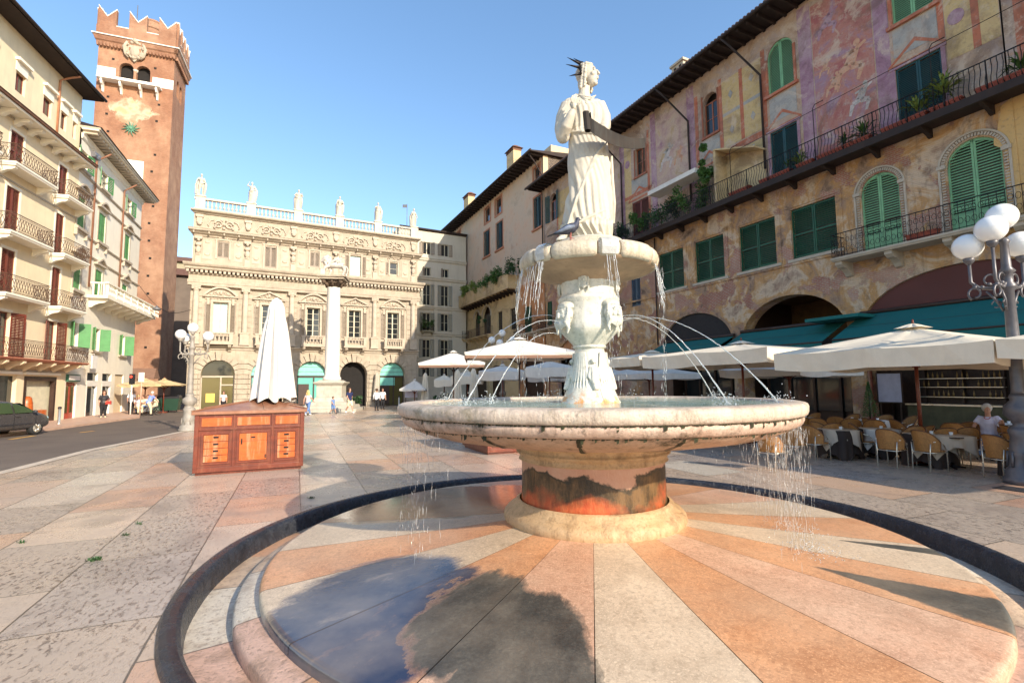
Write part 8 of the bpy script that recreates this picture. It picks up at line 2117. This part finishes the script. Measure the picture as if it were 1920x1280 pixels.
person(at_feet(706, 769.5), 170, 'waiter in white shirt and black trousers seen from behind', J_stand(), 1.03, top=M_white, bottom=M_black, hair=M_hair, sleeves=1., shoes=M_black)
person(at_feet(717, 767), 30, 'waiter in white shirt and dark apron beside the palace pier', J_stand(), 1.03, top=M_white, bottom=M_black, hair=M_hair, sleeves=.5, shoes=M_black)
person(at_feet(480, 776), 100, 'person in white shirt walking behind the cabinet', J_walk(), 1.0, top=M_white, bottom=M_navy, hair=M_hair, sleeves=.5, shoes=M_black)
person(at_feet(418, 772), 30, 'person in a striped top near the palace shop window', J_stand(), .98, top=M_pink, bottom=M_black, hair=M_hair, shoes=M_black)
pw = gnd(193, 782.5, .12)
pw_o = person((pw.x, pw.y, .12), 40, 'curly-haired woman in dark top with red bag on the left pavement', J_stand(wrl=(.1, -.25, 1.05)), 1.0, top=M_plastic, bottom=M_black, hair=M_hair, hairlen=.06, sleeves=.7, shoes=M_seatcream, fat=1.2)
mb = MB(); mb.box(-.16, .16, -.06, .06, 0, .22); mb.tube([(-.12, 0, .22), (0, 0, .38), (.12, 0, .22)], .012, 6); mb.build('handbag', M_red, None, loc=(pw.x+.32, pw.y-.02, .98), rz=.4, bevel=.03, label='red handbag held by the curly-haired woman', cat='handbag')
q = gnd(245, 776, .12); person((q.x, q.y, .12), 200, 'person in white shirt and black trousers standing by the tower café', J_stand(), 1., top=M_white, bottom=M_black, hair=M_hair, sleeves=.5, shoes=M_black)
for i, (px, py, rz, top, bot, hr, lab) in enumerate(((257, 776, 60, M_pink, M_seatcream, M_yel, 'blonde customer seated left of the sign pole at the tower café'), (268, 775, -20, M_seatcream, M_denim, M_hair, 'customer in cream seated behind the sign pole'), (276, 774, 30, M_white, M_white, M_hair, 'customer in white seated at the tower café'), (291, 773, -60, M_seatcream, M_seatcream, M_hair, 'customer at the right end of the tower café'))):
    q = gnd(px, py, .12); person((q.x, q.y, .12), rz, lab, J_sit(), 1., top=top, bottom=bot, hair=hr, sleeves=.5, vox=.022, shoes=M_black)
    s_ = empty('stool', (q.x, q.y, .12), 0, 'low stool under the ' + lab, 'stool'); m_ = MB(); m_.lathe([(.2, .42), (.21, .45), (.19, .47)], n=16); m_.build('seat', M_wooddk, s_)
    for a in (45, 135, 225, 315): m_ = MB(); m_.tube([(.15*math.cos(R_(a)), .15*math.sin(R_(a)), .43), (.2*math.cos(R_(a)), .2*math.sin(R_(a)), 0)], .015, 6); m_.build('leg', M_wooddk, s_)
# cyclist
q = gnd(283, 778.5); by = empty('bicycle', (q.x, q.y, 0), R_(70), 'bicycle ridden by the man in blue at the tower café', 'bicycle')
for x in (-.52, .52):
    m_ = MB(); m_.tube([(x+.33*math.cos(R_(a)), 0, .34+.33*math.sin(R_(a))) for a in range(0, 361, 20)], .018, 6); 
    wl = m_.build('wheel', M_tyre, by); m_ = MB()
    for a in range(0, 180, 30): m_.tube([(x+.31*math.cos(R_(a)), 0, .34+.31*math.sin(R_(a))), (x-.31*math.cos(R_(a)), 0, .34-.31*math.sin(R_(a)))], .003, 4)
    m_.build('spokes', M_metal, wl)
m_ = MB(); fr_ = [((-.52, .34), (-.1, .32)), ((-.1, .32), (-.22, .82)), ((-.52, .34), (-.2, .72)), ((-.2, .74), (.34, .78)), ((-.1, .32), (.36, .70)), ((.52, .34), (.32, .95))]
for a, b in fr_: m_.tube([(a[0], 0, a[1]), (b[0], 0, b[1])], .017, 6)
m_.tube([(.30, -.28, .98), (.33, 0, .96), (.30, .28, .98)], .014, 6); m_.build('frame', M_grey, by); m_ = MB(); m_.ball((-.24, 0, .86), .12, 10, 8, (1.1, .7, .35)); m_.build('saddle', M_black, by)
person((q.x, q.y, 0), 160, 'man in blue shirt and pale trousers astride a bicycle', J_sit(hip=(0, .24, .94), chest=(0, .06, 1.30), neck=(0, 0, 1.48), head=(0, -.05, 1.64), shl=(.18, .03, 1.42), shr=(-.18, .03, 1.42), ell=(.24, -.12, 1.2), elr=(-.24, -.12, 1.2), wrl=(.24, -.30, 1.03), wrr=(-.24, -.30, 1.03), knl=(.12, -.10, .72), knr=(-.12, .12, .52), anl=(.12, .02, .32), anr=(-.16, .12, .10), tol=(.12, -.12, .27), tor=(-.16, -.04, .04)), 1., top=M_blue, bottom=M_seatcream, hair=M_hairg, shoes=M_black)
for i, (px, Y, top, hr, lab) in enumerate(((985, 19.5, M_white, M_hairg, 'seated white-haired man in white shirt beyond the basin'), (1001, 19.8, M_pink, M_hairg, 'seated white-haired companion in striped pink shirt beyond the basin'), (1190, 17, M_orangefr, M_hair, 'seated diner in orange seen under the second-row parasols'))):
    q = atY(px, 770, Y); person((q.x, Y, 0), 175 if i < 2 else 20, lab, J_sit(), 1.02, top=top, bottom=M_black, hair=hr, sleeves=.5, vox=.014, shoes=M_black); chair(q.x, Y, R_(175 if i < 2 else 20)+math.pi, 'chair under the ' + lab)
# ================================================================ CAR
def car():
    c = gnd(69, 815); fr = (gnd(69, 815)-gnd(-60, 826)).normalized(); rz = math.atan2(fr.y, fr.x)
    fw_ = B1.u; rz = math.atan2(fw_.y, fw_.x)
    # front wheel on the near side stands at c; car points along +x
    t = empty('parked_car', (c.x, c.y, .006), rz-R_(14), 'grey hatchback parked at the left edge of the street', 'car'); t.scale = (1, 1, 1)
    L = 3.9; xo = -3.05   # x of the tail relative to the front axle
    W2 = .82; yo = W2+.0
    st = [(-3.12, .45, .62, .70, .60), (-3.0, .30, .98, 1.0, .74), (-2.75, .26, 1.0, 1.42, .79), (-2.3, .24, .98, 1.54, .81), (-1.6, .23, .96, 1.58, .82), (-1.0, .23, .95, 1.54, .82), (-.45, .23, .94, 1.34, .82), (-.02, .24, .93, 1.10, .82), (.12, .24, .92, .98, .82), (.45, .25, .86, .90, .79), (.72, .30, .74, .76, .70), (.80, .42, .60, .62, .58)]
    mb = MB(); rs = []
    for x, z0, zb, zt, w_ in st:
        tw = w_*.72 if zt-zb > .15 else w_*.9
        r = []
        for s in (1, -1):
            pts = [(w_*.85, z0), (w_, z0+.12), (w_*1.02, z0+(zb-z0)*.55), (w_*.97, zb-.02), (tw+(w_*.95-tw)*.15, zb+(zt-zb)*.82), (tw*.82, zt)]
            r += [(x, s*y, z) for y, z in (pts if s > 0 else reversed(pts))]
        rs.append(r)
    rs = [[(x, y+yo, z) for x, y, z in r] for r in rs]
    mb.rings(rs, True, True, True); b = mb.build('body', M_carp, t); sb = b.modifiers.new('s', 'SUBSURF'); sb.levels = 1; sb.render_levels = 2
    def side(pts, y, name, m, dy=.012):
        for s, yy in ((-1, y), (1, 2*yo-y)):
            g = MB(); g.poly([(x, yy+(yo-yy)*(.0+k), z) for x, z, k in pts]); g.build(name, m, t)
    gm = glassm('green_tinted_glass', (.045, .07, .03), .05)
    wy = yo-W2*.985
    for px_, nm in ((([-2.05, 1.0, .01], [-1.15, 1.0, .01], [-1.2, 1.44, .17], [-1.95, 1.46, .18])), 'side_window'), ((([-1.08, 1.0, .01], [-.12, 1.0, .01], [-.5, 1.24, .11], [-1.12, 1.43, .17])), 'side_window'), ((([-2.75, 1.04, .02], [-2.15, 1.0, .01], [-2.05, 1.46, .18], [-2.55, 1.40, .17])), 'side_window'):
        side(px_, wy-.015, nm, gm)
    g = MB(); g.poly([(-.02, yo-.62, 1.06), (-.02, yo+.62, 1.06), (-.56, yo+.5, 1.42), (-.56, yo-.5, 1.42)]); g.build('windscreen', gm, t)
    for x in (0., -2.45):
        for yy in (.02, 2*yo-.02):
            s = -1 if yy < yo else 1
            m_ = MB(); m_.T = Matrix.Translation((x, yy+.10*(-s), .31)) @ Matrix.Rotation(R_(90), 4, 'X'); m_.lathe([(.2, -.11), (.29, -.11), (.31, -.08), (.31, .08), (.29, .11), (.2, .11)], n=32); m_.T = None; w_ = m_.build('wheel', M_tyre, t)
            m_ = MB(); m_.T = Matrix.Translation((x, yy+.01*s, .31)) @ Matrix.Rotation(R_(90), 4, 'X'); m_.lathe([(.02, .0), (.06, .012), (.20, .0), (.21, -.01)], n=28)
            for k in range(6): a = R_(60*k); m_.tube([(.05*math.cos(a), .05*math.sin(a), .02*(-s) if False else .01), (.19*math.cos(a), .19*math.sin(a), .008)], [.03, .025], 6)
            m_.T = None; m_.build('rim', M_metal, w_)
    for s in (-1, 1):
        m_ = MB(); m_.ball((-.25, yo+s*(W2+.08), 1.03), .10, 12, 8, (.7, 1, .75)); m_.build('wing_mirror', M_plastic, t)
        m_ = MB(); m_.box(-2.1, -.28, yo+s*(W2*1.02)-.012, yo+s*(W2*1.02)+.012, .50, .55); m_.build('side_moulding', M_plastic, t)
        m_ = MB(); m_.ball((.60, yo+s*.60, .72), .13, 12, 8, (1, 1, .7)); m_.build('headlight', M_glassb, t)
        for x in (-.95, -1.95): m_ = MB(); m_.box(x-.09, x+.09, yo+s*(W2*1.02)-.015, yo+s*(W2*1.02)+.025, .84, .865); m_.build('door_handle', M_carp, t)
        m_ = MB(); 
        for x in (-.12, -1.12): m_.box(x-.006, x+.006, yo+s*(W2*1.02)-.01, yo+s*(W2*1.02)+.004, .34, .95)
        m_.build('door_gap', M_black, t)
car()
# ================================================================ SMALL STREET THINGS
def bollard(px, py, label, h=.95, z=0.):
    q = gnd(px, py, z); t = empty('bollard', (q.x, q.y, z), 0, label, 'bollard', 'bollards'); m_ = MB(); m_.lathe([(.10, 0), (.10, .05), (.07, .07), (.07, h-.12)], n=14); m_.build('shaft', M_metal, t); m_ = MB(); m_.lathe([(.085, h-.12), (.09, h-.04), (.05, h)], n=14); m_.build('cap', M_plastic, t)
bollard(110, 795, 'steel bollard with dark cap before the lit shop window', z=.12); bollard(748, 764, 'stone bollard in front of the palace shop', 1.1)
q = gnd(262, 779, .12); t = empty('sign_pole', (q.x, q.y, .12), 0, 'thin pale pole with small white plate at the tower café', 'sign pole'); m_ = MB(); m_.tube([(0, 0, 0), (0, 0, 3.0)], .04, 8); m_.build('pole', M_pave, t); m_ = MB(); m_.box(-.2, .2, -.05, -.03, 2.35, 3.0); m_.build('plate', M_whitep, t)
q = gnd(244, 777, .12); t = empty('traffic_light', (q.x, q.y, .12), 0, 'dark traffic light showing red at the corner of the white house', 'traffic light'); m_ = MB(); m_.tube([(0, 0, 0), (0, 0, 2.2)], .045, 8); m_.build('pole', M_whitep, t); m_ = MB(); m_.box(-.14, .14, -.12, .12, 2.2, 2.95); m_.build('housing', M_black, t, bevel=.02)
em = N('red_lamp'); em.col((.6, .02, .01)); em.b.inputs['Emission Color'].default_value = (1, .05, .02, 1); em.b.inputs['Emission Strength'].default_value = 1.5
m_ = MB(); m_.ball((0, -.12, 2.75), .09, 10, 8, (1, .4, 1)); m_.build('red_lens', em.m, t)
for i, (px, lab) in enumerate(((305, 'dark green wheeled bin left of the pair in the alley mouth'), (320, 'dark green wheeled bin right of the pair in the alley mouth'))):
    q = gnd(px, 772.5); t = empty('wheeled_bin', (q.x, q.y, 0), R_(20), lab, 'bin', 'wheeled bins'); m_ = MB(); m_.frust(-.55, .55, -.45, .45, .15, -.68, .68, -.55, .55, 1.15); m_.build('body', mat('dark_green_bin', (.01, .045, .025), .5), t, bevel=.03); m_ = MB(); m_.frust(-.7, .7, -.58, .58, 1.16, -.6, .6, -.3, .5, 1.42); m_.build('lid', M_plastic, t, bevel=.03)
    for x in (-.5, .5): m_ = MB(); m_.lathe([(.1, -.03), (.1, .03)], n=12); o = m_.build('wheel', M_tyre, t); o.location = (x, -.4, .1); o.rotation_euler = (0, R_(90), 0)
# overhead cable with a hanging street light between white house and palace
mb = MB(); A_ = B2.pt(13.2, -.1, 11.2); Z_ = PF.pt(.1, -.2, 9.0); pts = []
for i in range(15): f = i/14; p = A_.lerp(Z_, f); p.z -= 1.2*math.sin(math.pi*f); pts.append(p)
t = empty('hanging_light', pts[5], 0, 'street light hanging on a cable between the white house and the palace', 'street light')
mb.tube([p-pts[5] for p in pts], .02, 5); mb.build('cable', M_iron, t); mb = MB(); mb.lathe([(.05, .0), (.12, -.12), (.34, -.25), (.30, -.38), (.1, -.45)], n=16); mb.build('lamp_head', M_grey, t)
# sandwich board / menu stand and shrub near the far terrace
q = gnd(771, 766); t = empty('menu_stand', (q.x, q.y, 0), R_(5), 'pale menu stand beside the small white parasol', 'menu stand'); m_ = MB(); m_.box(-.55, .55, -.02, .02, 1.0, 1.7); m_.build('board', M_lilac, t); m_ = MB()
for x in (-.5, .5): m_.box(x-.03, x+.03, 0, .05, 0, 1.75)
m_.build('frame', M_wooddk, t)
for i, (px, py, lab, s_) in enumerate(((668, 768, 'leafy green shrub at the foot of the palace gateway', .9), (828, 770, 'green potted shrubs among the far terrace tables', 1.0))):
    q = gnd(px, py); plant('potted_shrub', (q.x, q.y, .25), lab, 'shrub', w=.75*s_, h=1.1*s_, d=.5, n=500, m=M_leafd, ls=.13, seed=90+i)
# shallow drain cover near the big lamp
mb = MB(); mb.box(-.3, .3, -.22, .22, .002, .012); 
for i in range(8): mb.box(-.27+i*.07, -.24+i*.07, -.19, .19, .012, .016)
qd = gnd(1895, 915); mb.build('drain_cover', M_plastic, None, loc=(qd.x, qd.y-.15, 0), rz=RF.rot, label='dark drain cover beside the big lamp foot', cat='drain cover')

# cups, glasses and ashtrays left on the café tables
for i, P in enumerate(tables):
    for k, (dx, dy) in enumerate(((.12, -.10), (-.14, .08), (.02, .16)) if i in (2, 9) else ((.05, -.05),)):
        lab = ('white coffee cup', 'clear water glass', 'small white saucer')[k]+' on the café table, '+('front left', 'behind the two front chairs', 'beside the big lamp', 'second row', 'right of the centre', 'far left', 'by the red pier', 'behind the pole', 'before the bar', 'of the seated woman')[i]
        t = empty('cup', (P.x+dx, P.y+dy, .755), 0, lab, 'cup', 'cups and glasses'); m_ = MB(); m_.lathe([(.02, 0), (.035, .03), (.04, .07), (.036, .07), (.02, .01)], n=14, cap=False); m_.build('cup_bowl', M_white, t); m_ = MB(); m_.lathe([(.03, -.004), (.065, .004), (.066, .007), (.02, .001)], n=16); m_.build('saucer', M_white, t)
